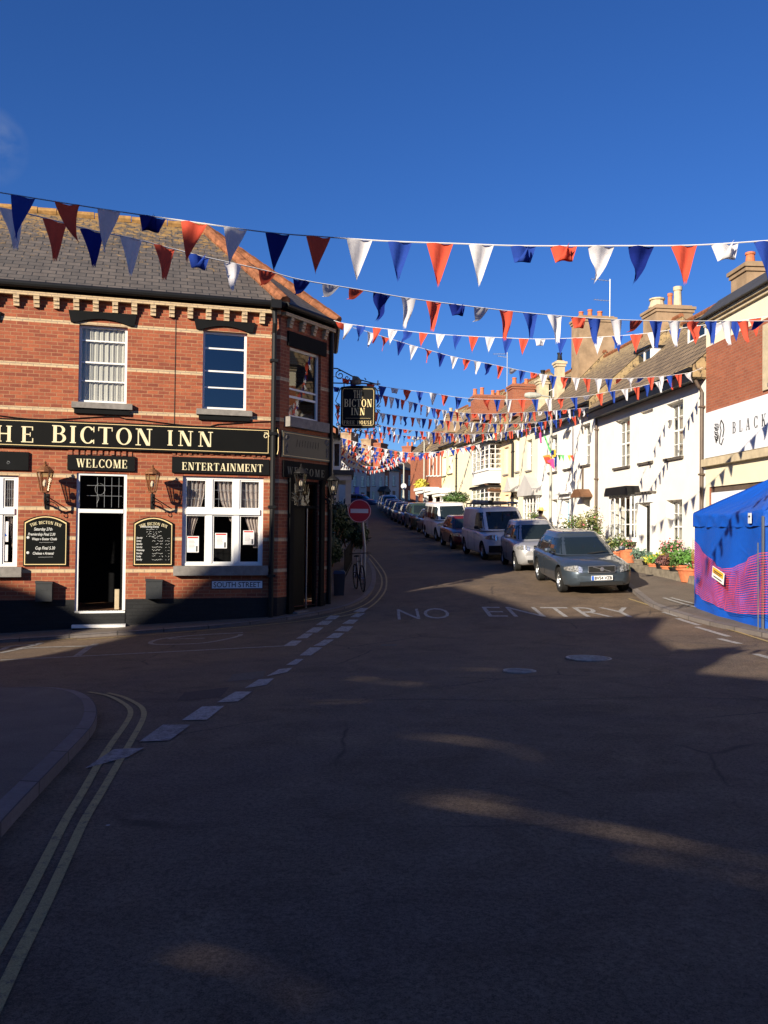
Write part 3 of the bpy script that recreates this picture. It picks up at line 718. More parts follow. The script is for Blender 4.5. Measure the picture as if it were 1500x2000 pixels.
wobj('ridge_tile', mb, M_('clay', 'lichen_clay'), roof)
# gutters, dentil course, pipe
mb = MB()
def gut(a, b): mb.tube([a+Vector((0, 0, -.05)), b+Vector((0, 0, -.05))], .07, 10)
d_ = lambda F: Vector((F.n.x, F.n.y, 0))
gut(el-d_(PF)*.05, cor1-d_(PF)*.05); gut(cor1-d_(CF)*.05, cor2-d_(CF)*.05); gut(cor2, er)
wobj('gutter', mb, MT['gutter'], pub, smooth=True)
mb = MB(); mb.box(TL, -.0, -ov+.02, .0, EZ+.01, EZ+.04); obj('soffit', mb, MT['gutter'], pub)
def dentil(parent, t0, t1, tfirst, step, rz, lit=True):
    mb = MB(); mb.box(t0, t1, -.13, -.0015, EZ-.125, EZ-.05)
    t = tfirst
    while t < t1-.05:
        for k, (dz, pr) in enumerate(((.20, .12), (.275, .095), (.35, .07))):
            mb.box(t-.056, t+.056, -pr, -.002, EZ-dz, EZ-dz+.068)
        t += step
    mb.box(t0, t1, -.02, -.0015, EZ-.155, EZ-.12, 1)
    obj('dentil_course', mb, M_('cream_brick', 'red_brick'), parent, rz=rz)
t33 = PF.tz(33, 585)[0]; st = (PF.tz(416, 603)[0]-t33)/10.25
dentil(pub, TL, -.02, t33-st*16, st, 0); dentil(pub, .02, sC, .28, .45, ca)
mb = MB(); tp = PF.tz(533, 800)[0]; mb.tube([(tp-.02, -ov, EZ), (tp, -.16, EZ-.35), (tp, -.07, EZ-.55), (tp, -.07, -.5)], .055, 10)
for z in (5.2, 3.6, 2.0, .5): mb.box(tp-.085, tp+.085, -.14, 0, z, z+.06)
mb.box(tp-.11, tp+.11, -.36, -.14, EZ-.05, EZ+.13)
obj('downpipe', mb, MT['gutter'], pub)
mb = MB(); mb.tube([(sC-.06, -.05, EZ-.1), (sC-.04, -.05, 4.6), (sC-.04, -.05, -.4)], .05, 8); obj('downpipe', mb, MT['gutter'], pub, rz=ca)
mb = MB(); tv = PF.tz(342, 700)[0]; mb.tube([(tv, -.012, EZ-.15), (tv, -.012, 3.7)], .005, 5)
pts = []
for i in range(40):
    x = -40+i*15; t, z = PF.tz(x, 812+x*.03+5*math.sin(x*.02)+(4 if 240 < x < 420 else 0)); pts.append((t, -.02, z))
mb.tube(pts, .010, 5); obj('cable', mb, MT['gutter'], pub)
# window builder: a frame part with pane, curtain and sill sub-parts
def window(parent, o, rz=0, loc=(0, 0, 0), rec=.10, cols=1, rows=(), frame='white_paint', fw=.05, bar=.028, sill=None, sillproj=.1, curtain=None, cdep=.12, glass='glass', cov=(0, 1), meet=None, sillh=.09, silldark=False, sillw=.12, proud=0.0):
    t0, t1, z0, z1 = o; mb = MB(); y0, y1 = rec-proud, rec+.05
    mb.box(t0, t0+fw, y0, y1, z0, z1); mb.box(t1-fw, t1, y0, y1, z0, z1); mb.box(t0+fw, t1-fw, y0, y1, z1-fw, z1); mb.box(t0+fw, t1-fw, y0, y1, z0, z0+fw*1.3)
    for c_ in range(1, cols):
        t = t0+(t1-t0)*c_/cols; mb.box(t-bar/2, t+bar/2, y0+.008, y1-.006, z0+fw, z1-fw)
    for r_ in rows:
        f, th = r_ if isinstance(r_, tuple) else (r_, bar)
        z = z0+(z1-z0)*f; mb.box(t0+fw, t1-fw, y0+.012, y1-.01, z-th/2, z+th/2)
    f_ = obj('window', mb, MT[frame], parent, loc, rz)
    g = MB(); g.face([(t0+.01, y0+.03+proud*.5, z0+.01), (t1-.01, y0+.03+proud*.5, z0+.01), (t1-.01, y0+.03+proud*.5, z1-.01), (t0+.01, y0+.03+proud*.5, z1-.01)]); obj('pane', g, MT[glass], f_)
    if curtain:
        cm = MB(); n_ = 48; c0, c1 = t0+(t1-t0)*cov[0], t0+(t1-t0)*cov[1]
        yy = [rec+cdep+.012*math.sin(i*1.05)+.007*math.sin(i*2.3+1) for i in range(n_+1)]
        for i in range(n_):
            a, b_ = c0+(c1-c0)*i/n_, c0+(c1-c0)*(i+1)/n_
            cm.face([(a, yy[i], z0), (b_, yy[i+1], z0), (b_, yy[i+1], z1), (a, yy[i], z1)])
        obj('curtain', cm, MT[curtain], f_, smooth=True)
    if sill:
        sm = MB(); sm.box(t0-sillw, t1+sillw, -sillproj, rec, z0-sillh, z0)
        if silldark: sm.box(t0-sillw+.05, t1+sillw-.05, -sillproj*.6, 0, z0-sillh-.11, z0-sillh, 1)
        obj('sill', sm, M_(sill, 'soft_black'), f_)
    return f_
window(pub, W1, rec=.09, rows=[(.81, .03), (.53, .035), (.29, .03)], cols=1, sill='sill_stone', silldark=True, curtain='curtain', cdep=.08, cov=(.04, .96), sillh=.12)
f2 = window(pub, W2, rec=.09, rows=[(.79, .035), (.50, .035), (.29, .03)], cols=1, sill='sill_stone', silldark=True, glass='glass_up', sillh=.12)
window(pub, (-7.6, -6.6, W1[2], W1[3]), rec=.09, rows=[.5], sill='sill_stone', curtain='curtain')
def lintel(parent, a, b, rz=0, F=PF, pr=.05, arch=True):
    t0, z1 = F.tz(*a); t1, z0 = F.tz(*b); n_ = 10; d = .10 if arch else 0
    mb = MB(); poly = [(t0, z1), (t0+.05, z0)]+[(t0+.16+(t1-t0-.32)*i/n_, z0+d*(1-((i/n_)*2-1)**2)) for i in range(n_+1)]+[(t1-.05, z0), (t1, z1)]
    mb.prism(poly, -pr, .0-.001); return obj('lintel', mb, MT['soft_black'], parent, rz=rz)
lintel(pub, (134, 606), (267, 638)); lintel(pub, (379, 623), (498, 651)); lintel(pub, (-140, 600), (3, 628))
# ground floor triple window
def bigwin(o, leaded=True):
    t0, t1, z0, z1 = o; zm = z0+(z1-z0)*.60
    fr = MB(); y0, y1 = .06, .13
    fr.box(t0, t0+.07, y0, y1, z0, z1); fr.box(t1-.07, t1, y0, y1, z0, z1); fr.box(t0+.07, t1-.07, y0, y1, z1-.06, z1); fr.box(t0+.07, t1-.07, y0, y1, z0, z0+.05)
    fr.box(t0+.07, t1-.07, y0-.03, y1, zm-.05, zm+.07); W = (t1-t0)/3
    for k in (1, 2): fr.box(t0+W*k-.06, t0+W*k+.06, y0-.005, y1, z0+.05, z1-.06)
    for k in range(3):
        a, b_ = t0+W*k+.06, t0+W*(k+1)-.06
        for (c_, d_) in ((z0+.05, zm-.05), (zm+.07, z1-.06)):
            fr.box(a, a+.035, y0+.012, y1-.01, c_, d_); fr.box(b_-.035, b_, y0+.012, y1-.01, c_, d_); fr.box(a+.035, b_-.035, y0+.012, y1-.01, c_, c_+.035); fr.box(a+.035, b_-.035, y0+.012, y1-.01, d_-.035, d_)
    f_ = obj('window', fr, MT['white_paint'], pub)
    g = MB(); g.face([(t0+.02, .10, z0+.01), (t1-.02, .10, z0+.01), (t1-.02, .10, z1-.01), (t0+.02, .10, z1-.01)]); obj('pane', g, MT['glass'], f_)
    l = MB()
    for k in range(3):
        a, b_ = t0+W*k+.1, t0+W*(k+1)-.1
        for i in range(1, 4): l.box(a+(b_-a)*i/4-.004, a+(b_-a)*i/4+.004, .094, .099, zm+.1, z1-.1)
        for i in (1, 2): l.box(a, b_, .0935, .0985, zm+.1+(z1-zm-.2)*i/3-.004, zm+.1+(z1-zm-.2)*i/3+.004)
    obj('leading', l, MT['grey_metal'], f_)
    cm = MB()
    for (fa, fb, sgn) in ((.03, .28, 1), (.42, .66, -1), (.68, .97, 1)):
        n_ = 22; A, B_ = t0+(t1-t0)*fa, t0+(t1-t0)*fb
        rowsz = [z0+(z1-z0)*v for v in (.20, .42, .60, .8, 1.0)] if sgn == 1 else [z0+(z1-z0)*v for v in (.5, .6, .7, .85, 1.0)]
        def cx(i, r):
            s = i/n_; wdt = (.28, .5, .75, .95, 1.0)[r]
            return (A+(B_-A)*s*wdt) if sgn == 1 and fa < .5 else (B_-(B_-A)*(1-s)*wdt)
        for r in range(4):
            for i in range(n_):
                f = lambda ii, rr: (cx(ii, rr), .17+.02*math.sin(ii*1.3), rowsz[rr])
                cm.face([f(i, r), f(i+1, r), f(i+1, r+1), f(i, r+1)])
    obj('curtain', cm, MT['floral'], f_, smooth=True)
    s = MB(); s.box(t0-.17, t1+.1, -.14, .06, z0-.20, z0); obj('sill', s, MT['stone_wall' if 0 else 'sill_stone'], f_)
    return f_
bw = bigwin(W3); bw0 = bigwin(W0)
# door: frame, leaded fanlight, dark passage, steps
t0, t1, z0, z1 = DR; zt = PF.tz(197, 998)[1]
mb = MB(); mb.box(t0, t0+.06, .03, .13, z0, z1); mb.box(t1-.06, t1, .03, .13, z0, z1); mb.box(t0+.06, t1-.06, .03, .13, z1-.05, z1); mb.box(t0+.06, t1-.06, .02, .13, zt-.04, zt+.04); mb.box(t0, t1, .0, .13, z0-.05, z0)
df = obj('door_frame', mb, MT['white_paint'], pub)
g = MB(); g.face([(t0+.05, .09, zt), (t1-.05, .09, zt), (t1-.05, .09, z1-.02), (t0+.05, .09, z1-.02)]); obj('pane', g, MT['glass'], df)
l = MB(); A, B_, C_, D_ = t0+.1, t1-.1, zt+.08, z1-.08
for i in range(1, 5): l.box(A+(B_-A)*(.2+i*.18)-.004, A+(B_-A)*(.2+i*.18)+.004, .08, .085, C_, D_)
for f in (.38, .72): l.box(A+.1, B_, .079, .084, C_+(D_-C_)*f-.004, C_+(D_-C_)*f+.004)
cx_, cz_ = A+(B_-A)*.45, C_+(D_-C_)*.6
l.tube([(cx_+.1*math.sin(a), .08, cz_+.12*math.cos(a)) for a in [i*.6 for i in range(11)]], .005, 4)
l.tube([(cx_-.05, .08, cz_-.1), (cx_-.02, .08, cz_-.2), (cx_-.06, .08, cz_-.3)], .005, 4)
obj('leading', l, MT['grey_metal'], df)
mb = MB(); mb.box(t0+.03, t1-.03, .6, .64, z0, zt, 0); mb.box(t1-.10, t1-.06, .14, .85, z0+.02, zt-.04, 1); mb.box(t0+.02, t1-.02, .13, 2.1, z0-.12, z0-.005, 2)
hs = MB(); hs.box(t1-.12, t1-.10, .14, .16, z0+.15, z0+.5)
obj('open_door', (lambda m: (m.box(t1-.10, t1-.06, .14, .98, z0+.02, zt-.04), m)[1])(MB()), MT['black_paint'], pub)
mb = MB(); mb.box(t1-.22, t1-.13, .25, .34, z0, z0+.42); obj('door_stop', mb, MT['stone_beige'], pub)
mb = MB(); mb.box(t0+.04, t1-.04, .13, 2.1, z0-.06, z0-.004); obj('floor_mat', mb, MT['wood_brown'], pub)
zs = PF.tz(200, 1222)[1]; ts0 = PF.tz(141, 1220)[0]
mb = MB(); mb.box(ts0+.02, t1, -.16, .0-.001, -1.4, zs-.025, 0); mb.box(t0+.08, t1-.0, -.012, -.002, zs-.02, z0-.05, 0)
mb.box(ts0, t1+.02, -.19, -.001, zs-.022, zs+.035, 1); mb.box(t0+.1, t1, -.02, .1, z0-.05, z0-.01, 1)
obj('doorstep', mb, M_('black_brick', 'white_paint'), pub)
# fascia signs and boards
def board(name, label, a, b, F, rz, depth=.07, border=True, mat='black_paint', y=0.0, group=None, cut=0.0):
    if len(a) == 4: t0, t1, z0, z1 = a
    else:
        t0, z1 = F.tz(*a); t1, z0 = F.tz(*b)
    base = F.w((t0+t1)/2); T_ = thing(name, label, 'sign', (base.x, base.y, z0), F.a, group)
    W = t1-t0; H = z1-z0; h = W/2
    mb = MB(); mb.box(-h, h, -depth-y, -.002-y, 0, H); o = obj('board', mb, MT[mat], T_)
    if border:
        g = MB(); e = .035; th = .012; yy = -depth-y-.004
        g.box(-h+e, h-e, yy, yy+.004, H-e-th, H-e); g.box(-h+e, h-e, yy, yy+.004, e, e+th)
        g.box(-h+e, -h+e+th, yy-.0004, yy+.0036, e, H-e); g.box(h-e-th, h-e, yy-.0004, yy+.0036, e, H-e); obj('border', g, MT['gold'], T_)
    return T_, t0, t1, z0, z1, -depth-y

# unseen block added behind the pub to shade the street beyond the corner
AN = thing('shade_block', 'unseen red brick block added behind the corner pub to shade the street', 'building', (-5.4, 29.2, 0), R(-4))
mb = MB(); mb.box(-2.4, 2.4, -3.9, 4.6, -1, 5.75); obj('wall', mb, MT['red_brick'], AN)
mb = MB(); mb.box(-2.55, 2.55, -4.0, 4.7, 5.75, 5.87); obj('roof', mb, MT['slate'], AN)
# ---- fascia with gold serif letters
fz0, fz1 = PF.tz(0, 872)[1], PF.tz(0, 817)[1]; ft1 = PF.tz(527, 850)[0]
T_, t0, t1, z0, z1, yy = board('fascia_sign', 'long black fascia sign reading THE BICTON INN in large gold letters', (-9.5, ft1, fz0, fz1), None, PF, 0)
mid = (t0+t1)/2
def put_serif(T_, txt, pa, pb, ptop, F, mid, zb, yy, mat='cream_letter', th=.005):
    ta, za = F.tz(*pa); tb, _ = F.tz(*pb); _, zt = F.tz(*ptop); mb = MB(); h = zt-za
    serif(mb, txt, ta-mid, za-zb, h, y=yy-th, th=th-.001, total=tb-ta)
    return obj('lettering', mb, MT[mat], T_)
put_serif(T_, 'THE', (-54, 861), (68, 863), (-40, 830), PF, mid, z0, yy)
put_serif(T_, 'BICTON', (101, 864.5), (298, 870), (101, 831), PF, mid, z0, yy)
put_serif(T_, 'INN', (326, 870.5), (416, 873), (326, 841), PF, mid, z0, yy)
# scroll flourish near the pipe
def flourish(mb, cx, cz, s, y, sg=1):
    pts = [(cx+sg*s*.5*math.cos(a)*(1-a/9), y, cz+s*.5*math.sin(a)*(1-a/9)) for a in [i*.5 for i in range(14)]]; mb.tube(pts, s*.07, 4)
    mb.tube([(cx+sg*s*.4, y, cz+s*.35), (cx+sg*s*.1, y, cz+s*.6), (cx-sg*s*.35, y, cz+s*.55)], s*.07, 4)
mb = MB(); tf, zf = PF.tz(519, 853); flourish(mb, tf-mid, zf-z0, .13, yy-.004); obj('flourish', mb, MT['cream_letter'], T_)
# short return of the fascia beyond the pipe
tr0, tr1 = PF.tz(538, 850)[0], -.02
T2 = thing('fascia_return', 'short black end piece of the fascia between the black downpipe and the pub corner', 'sign', (*PF.w((tr0+tr1)/2), fz0), ang)
mb = MB(); hh = (tr1-tr0)/2; H = fz1-fz0; mb.prism([(-hh, -.02), (hh*.3, -.02), (hh, .10), (hh, H-.08), (hh*.3, H+.04), (-hh, H+.04)], -.06, -.002); obj('board', mb, MT['black_paint'], T2)
mb = MB(); mb.tube([(hh*.1, -.066, .02), (hh*.75, -.066, .12), (hh*.75, -.066, H-.1), (hh*.1, -.066, H)], .009, 4); obj('border', mb, MT['gold'], T2)
for nm, lab, a, b, txt, ta, tb, tt in (('door_sign', 'black board reading WELCOME over the open pub doorway', (132, 888), (263, 921), 'WELCOME', (149, 912.5), (249, 914), (149, 896)),
                             ('window_sign', 'black board reading ENTERTAINMENT over the triple window of the pub', (336, 892), (525, 928), 'ENTERTAINMENT', (355, 918), (513, 921), (355, 903)),
                             ('window_sign', 'black board with no readable words over the window at the left edge', (-120, 878), (56, 919), None, None, None, None)):
    T_, t0, t1, z0, z1, yy = board(nm, lab, a, b, PF, 0, depth=.05, border=False, mat='soft_black')
    if txt: put_serif(T_, txt, ta, tb, tt, PF, (t0+t1)/2, z0, yy)
    else:
        mb = MB(); flourish(mb, PF.tz(17, 905)[0]-(t0+t1)/2, PF.tz(17, 905)[1]-z0, .07, yy-.003); obj('flourish', mb, MT['grey_metal'], T_)
# shaded brick-on-edge arch bricks under the fascia
for a, b in ((134, 262), (336, 522), (-90, 54)):
    ta, za = PF.tz(a, 881); tb, _ = PF.tz(b, 885); mb = MB(); n_ = int((tb-ta)/.11)
    for i in range(n_):
        t = ta+(tb-ta)*i/n_; mb.box(t, t+.075, -.02-.012*(i % 2), -.001, za-.06+.03*math.sin(math.pi*i/n_)-.02, za+.03, 0)
    obj('brick_arch', mb, M_('orange_brick'), pub)
# SOUTH STREET plate
T_, t0, t1, z0, z1, yy = board('street_name_plate', 'pale grey street name plate reading SOUTH STREET below the triple window', (413, 1134), (513, 1149.5), PF, 0, depth=.02, border=False, mat='street_plate')
me = text_mesh('SOUTH STREET', 1, ext=.002, bold=.006); xs = [v.co.x for v in me.vertices]; zs = [v.co.z for v in me.vertices]
sx = (t1-t0-.1)/(max(xs)-min(xs)); sz = (z1-z0)*.62/max(zs); me.transform(Matrix.Diagonal((sx, 1, sz, 1))); me.materials.append(MT['street_plate_blue'])
obj('lettering', me, None, T_, (-(t1-t0)/2+.045-min(xs)*sx, yy-.001, (z1-z0)*.2))
mb = MB(); h = (t1-t0)/2; H = z1-z0; g = yy-.002
for q in ((-h, h, 0, .012), (-h, h, H-.012, H), (-h, -h+.012, .012, H-.012), (h-.012, h, .012, H-.012)): mb.box(q[0], q[1], g, yy, q[2], q[3])
obj('border', mb, MT['street_plate_blue'], T_)
# wall boxes either side of the door
for (a, b), lab in zip((((72, 1134), (103, 1173)), ((285, 1130), (316, 1168))), ('dark grey metal box on the wall left of the pub door, in shade', 'dark grey metal box on the wall right of the pub door, in sun')):
    t0, z1 = PF.tz(*a); t1, z0 = PF.tz(*b); T_ = thing('wall_box', lab, 'wall box', (*PF.w((t0+t1)/2), z0), ang, 'metal boxes beside the pub door'); h = (t1-t0)/2; H = z1-z0
    mb = MB(); mb.box(-h, h, -.20, -.002, 0, H*.88); obj('body', mb, MT['grey_box'], T_)
    mb = MB(); mb.prism([(-h-.01, H*.88), (h+.01, H*.88), (h+.01, H*.95), (-h-.01, H)], -.21, -.002); mb.box(-h*.4, h*.4, -.205, -.2, H*.55, H*.62); obj('lid', mb, MT['grey_box'], T_)
# chalkboards
def squig(mb, x0, x1, z, h, y, seed, th=.004):
    r = random.Random(seed); x = x0; pts = []
    while x < x1:
        pts.append((x, y, z+h*(r.random()*.9))); x += h*(.28+.2*r.random())
        if r.random() < .14:
            if len(pts) > 1: mb.tube(pts, th, 3)
            pts = []; x += h*.6
    if len(pts) > 1: mb.tube(pts, th, 3)
def chalk(a, b, arch, lab):
    t0, z1 = PF.tz(*a); t1, z0 = PF.tz(*b); T_ = thing('chalkboard', lab, 'chalkboard', (*PF.w((t0+t1)/2), z0), ang, 'chalkboards beside the pub door')
    h = (t1-t0)/2; H = z1-z0; sh = H-.13; n_ = 14
    def out(e): return [(-h+e, e), (h-e, e)]+[((h-e)*(1-2*i/n_), sh-e+(H-sh)*(1-(1-2*i/n_)**2)) for i in range(n_+1)]
    mb = MB(); mb.prism(out(0), -.035, -.002); obj('frame', mb, MT['black_paint'], T_)
    mb = MB(); mb.prism(out(.022), -.039, -.035); mb2 = mb; obj('border', mb, MT['gold'], T_)
    mb = MB(); mb.prism(out(.04), -.043, -.039); obj('writing_surface', mb, MT['chalkboard'], T_)
    mb = MB(); r0 = (h*h+.13**2)/(2*.13); serif(mb, 'THE BICTON INN', -h+.09, sh-.045, .062, y=-.046, th=.003, total=2*h-.18, rad=(0, r0+.0, sh+.035))
    obj('lettering', mb, MT['cream_letter'], T_)
    return T_, h, H
T_, h, H = chalk((47, 1006), (131, 1105), 1, 'arched black chalkboard left of the door headed Saturday 27th with football and rugby finals')
for txt, x, f, s in (('Saturday 27th', -.24, .70, .085), ('Premiership Final 2.30', -.36, .60, .078), ('Wasps v Exeter Chiefs', -.28, .51, .070), ('Cup Final 5.30', -.21, .325, .088), ('Chelsea v Arsenal', -.26, .225, .075)):
    put_text('chalk_line', txt, s, MT['chalk'], T_, (x*h/.45, -.0455, H*f), ext=.001, shear=.25, bold=.0012, xs=.74)
mb = MB(); mb.tube([(-.12, -.045, H*.46), (.15, -.045, H*.465)], .003, 3); mb.tube([(-.13, -.045, H*.17), (.15, -.045, H*.175)], .003, 3)
for f in (.53, .23): mb.lathe([(.03, 0), (.02, .003), (0, .003)], (0, 0, 0), 6, M=Matrix.Translation((-h+.09, -.043, H*f+.03)) @ Matrix.Rotation(R(90), 4, 'X'))
obj('chalk_mark', mb, MT['chalk'], T_)
T_, h, H = chalk((261, 1009), (337, 1105), 1, 'arched black chalkboard right of the door crowded with a long list of dates and acts')
put_text('chalk_line', 'Forthcoming Events', .062, MT['chalk'], T_, (-h*.62, -.0455, H*.78), ext=.001, shear=.2, bold=.001, xs=.72)
mb = MB()
for i in range(4): squig(mb, -h*.35, h*.2+.1*(i % 2), H*(.725-.045*i), .035, -.0455, i)
for i, dn in enumerate(('Saturday', 'Sunday', 'Saturday', 'Saturday', 'Wednesday', 'Saturday', 'Sunday', 'Saturday')):
    z = H*(.555-.063*i); put_text('chalk_line', dn, .055, MT['chalk'], T_, (-h*.84, -.0455, z), ext=.001, shear=.25, bold=.001, xs=.62)
    squig(mb, -h*.05, h*.50, z, .04, -.0455, 20+i); squig(mb, h*.62, h*.85, z, .035, -.0455, 40+i, .003)
obj('chalk_mark', mb, MT['chalk'], T_)
# posters in the triple window
for i, ((a, b), lab) in enumerate(((((365, 1047), (388, 1079)), 'white paper notice with a red heading in the left pane of the triple window'), (((420, 1041), (443, 1071)), 'white paper notice with a red heading in the middle pane of the triple window'),
                      (((475, 1036), (496, 1064)), 'white paper notice with a red heading in the right pane of the triple window'))):
    t0, z1 = PF.tz(*a, .09); t1, z0 = PF.tz(*b, .09); T_ = thing('notice', lab, 'poster', (*PF.w((t0+t1)/2, .092), z0), ang, 'notices in the triple window'); h = (t1-t0)/2; H = z1-z0
    mb = MB(); mb.box(-h, h, -.004, 0, 0, H); obj('sheet', mb, MT['paper'], T_)
    mb = MB(); mb.box(-h*.85, h*.85, -.006, -.0045, H*.87, H*.96); obj('heading', mb, MT['red_ink'], T_)
    mb = MB()
    for k in range(7): mb.box(-h*.7, h*(.2+.3*((k*7) % 3)/3), -.006, -.0045, H*(.75-.08*k), H*(.765-.08*k))
    mb.box(h*.55, h*.8, -.006, -.0045, H*.05, H*.4); obj('printing', mb, MT['grey_box'], T_)
for (a, b), lab in ((((-30, 1018), (16, 1058)), 'white poster with a blue stripe in the window at the left edge'), (((-30, 1064), (15, 1096)), 'pale pink poster low in the window at the left edge')):
    t0, z1 = PF.tz(*a, .09); t1, z0 = PF.tz(*b, .09); T_ = thing('poster', lab, 'poster', (*PF.w((t0+t1)/2, .092), z0), ang); h = (t1-t0)/2; H = z1-z0
    mb = MB(); mb.box(-h, h, -.004, 0, 0, H); obj('sheet', mb, MT['paper'], T_)
    mb = MB(); mb.prism([(-h*.2, H*.9), (0, H*.98), (h*.9, H*.3), (h*.7, H*.25)] if 'blue' in lab else [(h*.1, H*.2), (h*.6, H*.2), (h*.6, H*.4), (h*.1, H*.45)], -.006, -.0045); obj('printing', mb, MT['plate_blue' if 'blue' in lab else 'flag_pink'], T_)
# copper wall lanterns
def lantern(F, px, pytop, pyg0, pyg1, pyb, lab, proj=.40, scale=1.0, mat='copper', grp='wall lanterns on the pub', wpx=None):
    t, zg0 = F.tz(px, pyg0, -proj); zg1 = F.tz(px, pyg1, -proj)[1]; ztop = F.tz(px, pytop, -proj)[1]; zb = F.tz(px, pyb, 0)[1]
    T_ = thing('wall_lantern', lab, 'wall lantern', (*F.w(t), zb), F.a, grp)
    g0, g1, tp = zg0-zb, zg1-zb, ztop-zb; hh = g0-g1; rt, rb = hh*.40, hh*.20
    gl = MB(); gl.lathe([(rb*.96, g1+.01), (rt*.96, g0)], (0, -proj, 0), 6); obj('glass', gl, MT['lamp_glass'], T_)
    fr = MB()
    for i in range(6):
        a = 2*math.pi*i/6; fr.tube([(rb*math.cos(a), -proj+rb*math.sin(a), g1), (rt*math.cos(a), -proj+rt*math.sin(a), g0)], .011, 4)
    fr.lathe([(.001, g1-.03), (rb*1.1, g1-.02), (rb*1.1, g1+.01), (rb*.9, g1+.012)], (0, -proj, 0), 6)
    fr.lathe([(rt*.9, g0-.012), (rt*1.15, g0), (rt*1.05, g0+.03), (rt*.55, g0+(tp-g0)*.45), (rt*.3, g0+(tp-g0)*.5), (rt*.33, g0+(tp-g0)*.6), (rt*.12, g0+(tp-g0)*.68), (rt*.18, g0+(tp-g0)*.78), (.012, g0+(tp-g0)*.88), (.001, tp)], (0, -proj, 0), 12)
    obj('frame', fr, MT[mat], T_)
    bu = MB(); bu.lathe([(.001, g1+.22*hh), (.035, g1+.3*hh), (.04, g1+.45*hh), (.02, g1+.6*hh), (.001, g1+.62*hh)], (0, -proj, 0), 8); obj('bulb', bu, MT['paper'], T_)
    br = MB(); br.tube([(0, -proj, g1-.02), (0, -proj, g1-.12), (0, -proj*.98, g1-.2)], .02, 6)
    br.tube([(0, -.02, 0), (0, -proj*.35, .02), (0, -proj*.7, g1-.26), (0, -proj, g1-.14)], .02, 6)
    br.tube([(0, -proj*.30+.10*math.cos(a)*(1-a/8), (g1-.2)*.6+.09*math.sin(a)*(1-a/8)) for a in [i*.5 for i in range(13)]], .010, 4)
    br.tube([(0, -proj*.72+.07*math.cos(a)*(1-a/8), (g1-.3)+.09*math.sin(a)*(1-a/8)) for a in [i*.5 for i in range(13)]], .010, 4)
    br.box(-.035, .035, -.02, -.002, -.10, .22); br.tube([(0, -.02, .16), (0, -proj*.8, g1-.15)], .012, 5)
    obj('bracket', br, MT['iron'], T_); return T_
lantern(PF, 88, 898, 922, 960, 985, 'copper wall lantern on the left of the open pub doorway')
lantern(PF, 298, 906, 926, 960, 985, 'copper wall lantern between the open pub doorway and the triple window')
lantern(CF, 588, 905, 925, 958, 975, 'dark shaded wall lantern left of the canted corner door', proj=.32, mat='iron')
lantern(CF, 651, 922, 938, 965, 978, 'dark wall lantern at the street side of the canted corner door', proj=.30, mat='iron')
# ---- canted front: window, signs, door
t0, t1, z0, z1 = CW
window(pub, CW, rz=ca, rec=.08, rows=[(.42, .04), (.31, .05)], fw=.06, sill='sill_stone', glass='glass_up', sillproj=.16, sillh=.22, sillw=.16)
mb = MB(); mb.box(t0-.1, t1+.16, -.05, -.001, z1-.01, z1+.32); obj('lintel', mb, MT['soft_black'], pub, rz=ca)
zc0, zc1 = CF.tz(548, 892)[1], CF.tz(548, 840)[1]
plain('fascia_dark', (.045, .045, .04), .5, .5, var=.2)
T_, a0, a1, b0, b1, yy = board('corner_sign', 'dark rounded sign with faded scrollwork above the canted corner door', (.05, sC-.04, zc0, zc1), None, CF, 0, depth=.05, mat='fascia_dark')
mb = MB(); W = (a1-a0)/2
for sg in (-1, 1):
    flourish(mb, sg*(W-.16), (b1-b0)*.72, .16, yy-.006, -sg); flourish(mb, sg*(W-.15), (b1-b0)*.42, .11, yy-.006, sg); mb.tube([(sg*(W-.14), yy-.006, (b1-b0)*.34), (sg*(W-.18), yy-.006, (b1-b0)*.16)], .010, 4)
mb.mi = 0
for k in range(9): mb.tube([(-W*.45+k*W*.11, yy-.003, (b1-b0)*.45), (-W*.42+k*W*.11, yy-.003, (b1-b0)*.72)], .003, 3, 1)
obj('flourish', mb, M_('sill_stone', 'soft_black'), T_)
zw0, zw1 = CF.tz(565, 931)[1], CF.tz(565, 909)[1]
T_, a0, a1, b0, b1, yy = board('door_sign', 'dim black board reading WELCOME over the canted corner door', (.12, sC-.10, zw0-.02, zw1+.10), None, CF, 0, depth=.04, border=False, mat='soft_black')
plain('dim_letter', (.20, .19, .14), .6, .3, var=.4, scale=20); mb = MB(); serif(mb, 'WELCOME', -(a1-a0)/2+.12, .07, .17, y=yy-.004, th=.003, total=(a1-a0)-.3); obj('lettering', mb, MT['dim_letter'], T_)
t0, t1, z0, z1 = CD; zb_ = CF.gz(.9)-.02
mb = MB()
for t in (t0-.17, t1+.02):
    mb.box(t, t+.15, -.07, -.001, zb_-.2, zw0-.12); mb.box(t-.02, t+.17, -.09, -.001, zw0-.12, zw0-.03); mb.box(t-.02, t+.17, -.09, -.001, zb_, zb_+.25)
mb.box(t0, t1, .05, .12, z1-.06, z1); mb.box(t0, t0+.06, .05, .12, zb_, z1-.06); mb.box(t1-.06, t1, .05, .12, zb_, z1-.06); mb.box(t0+.06, t1-.06, .05, .12, z1-.62, z1-.56)
cdf = obj('door_frame', mb, MT['soft_black'], pub, rz=ca)
mb = MB(); mb.box(t0+.06, (t0+t1)/2+.1, .09, .13, zb_+.12, z1-.62); mb.box(t0+.12, (t0+t1)/2+.02, .08, .088, zb_+.3, zb_+.95); mb.box(t0+.12, (t0+t1)/2+.02, .08, .088, zb_+1.1, z1-.75)
obj('door', mb, MT['black_paint'], pub, rz=ca)
mb = MB(); mb.box((t0+t1)/2+.14, (t0+t1)/2+.165, .06, .085, zb_+.12, z1-.62); obj('door_edge', mb, MT['grey_metal'], pub, rz=ca)
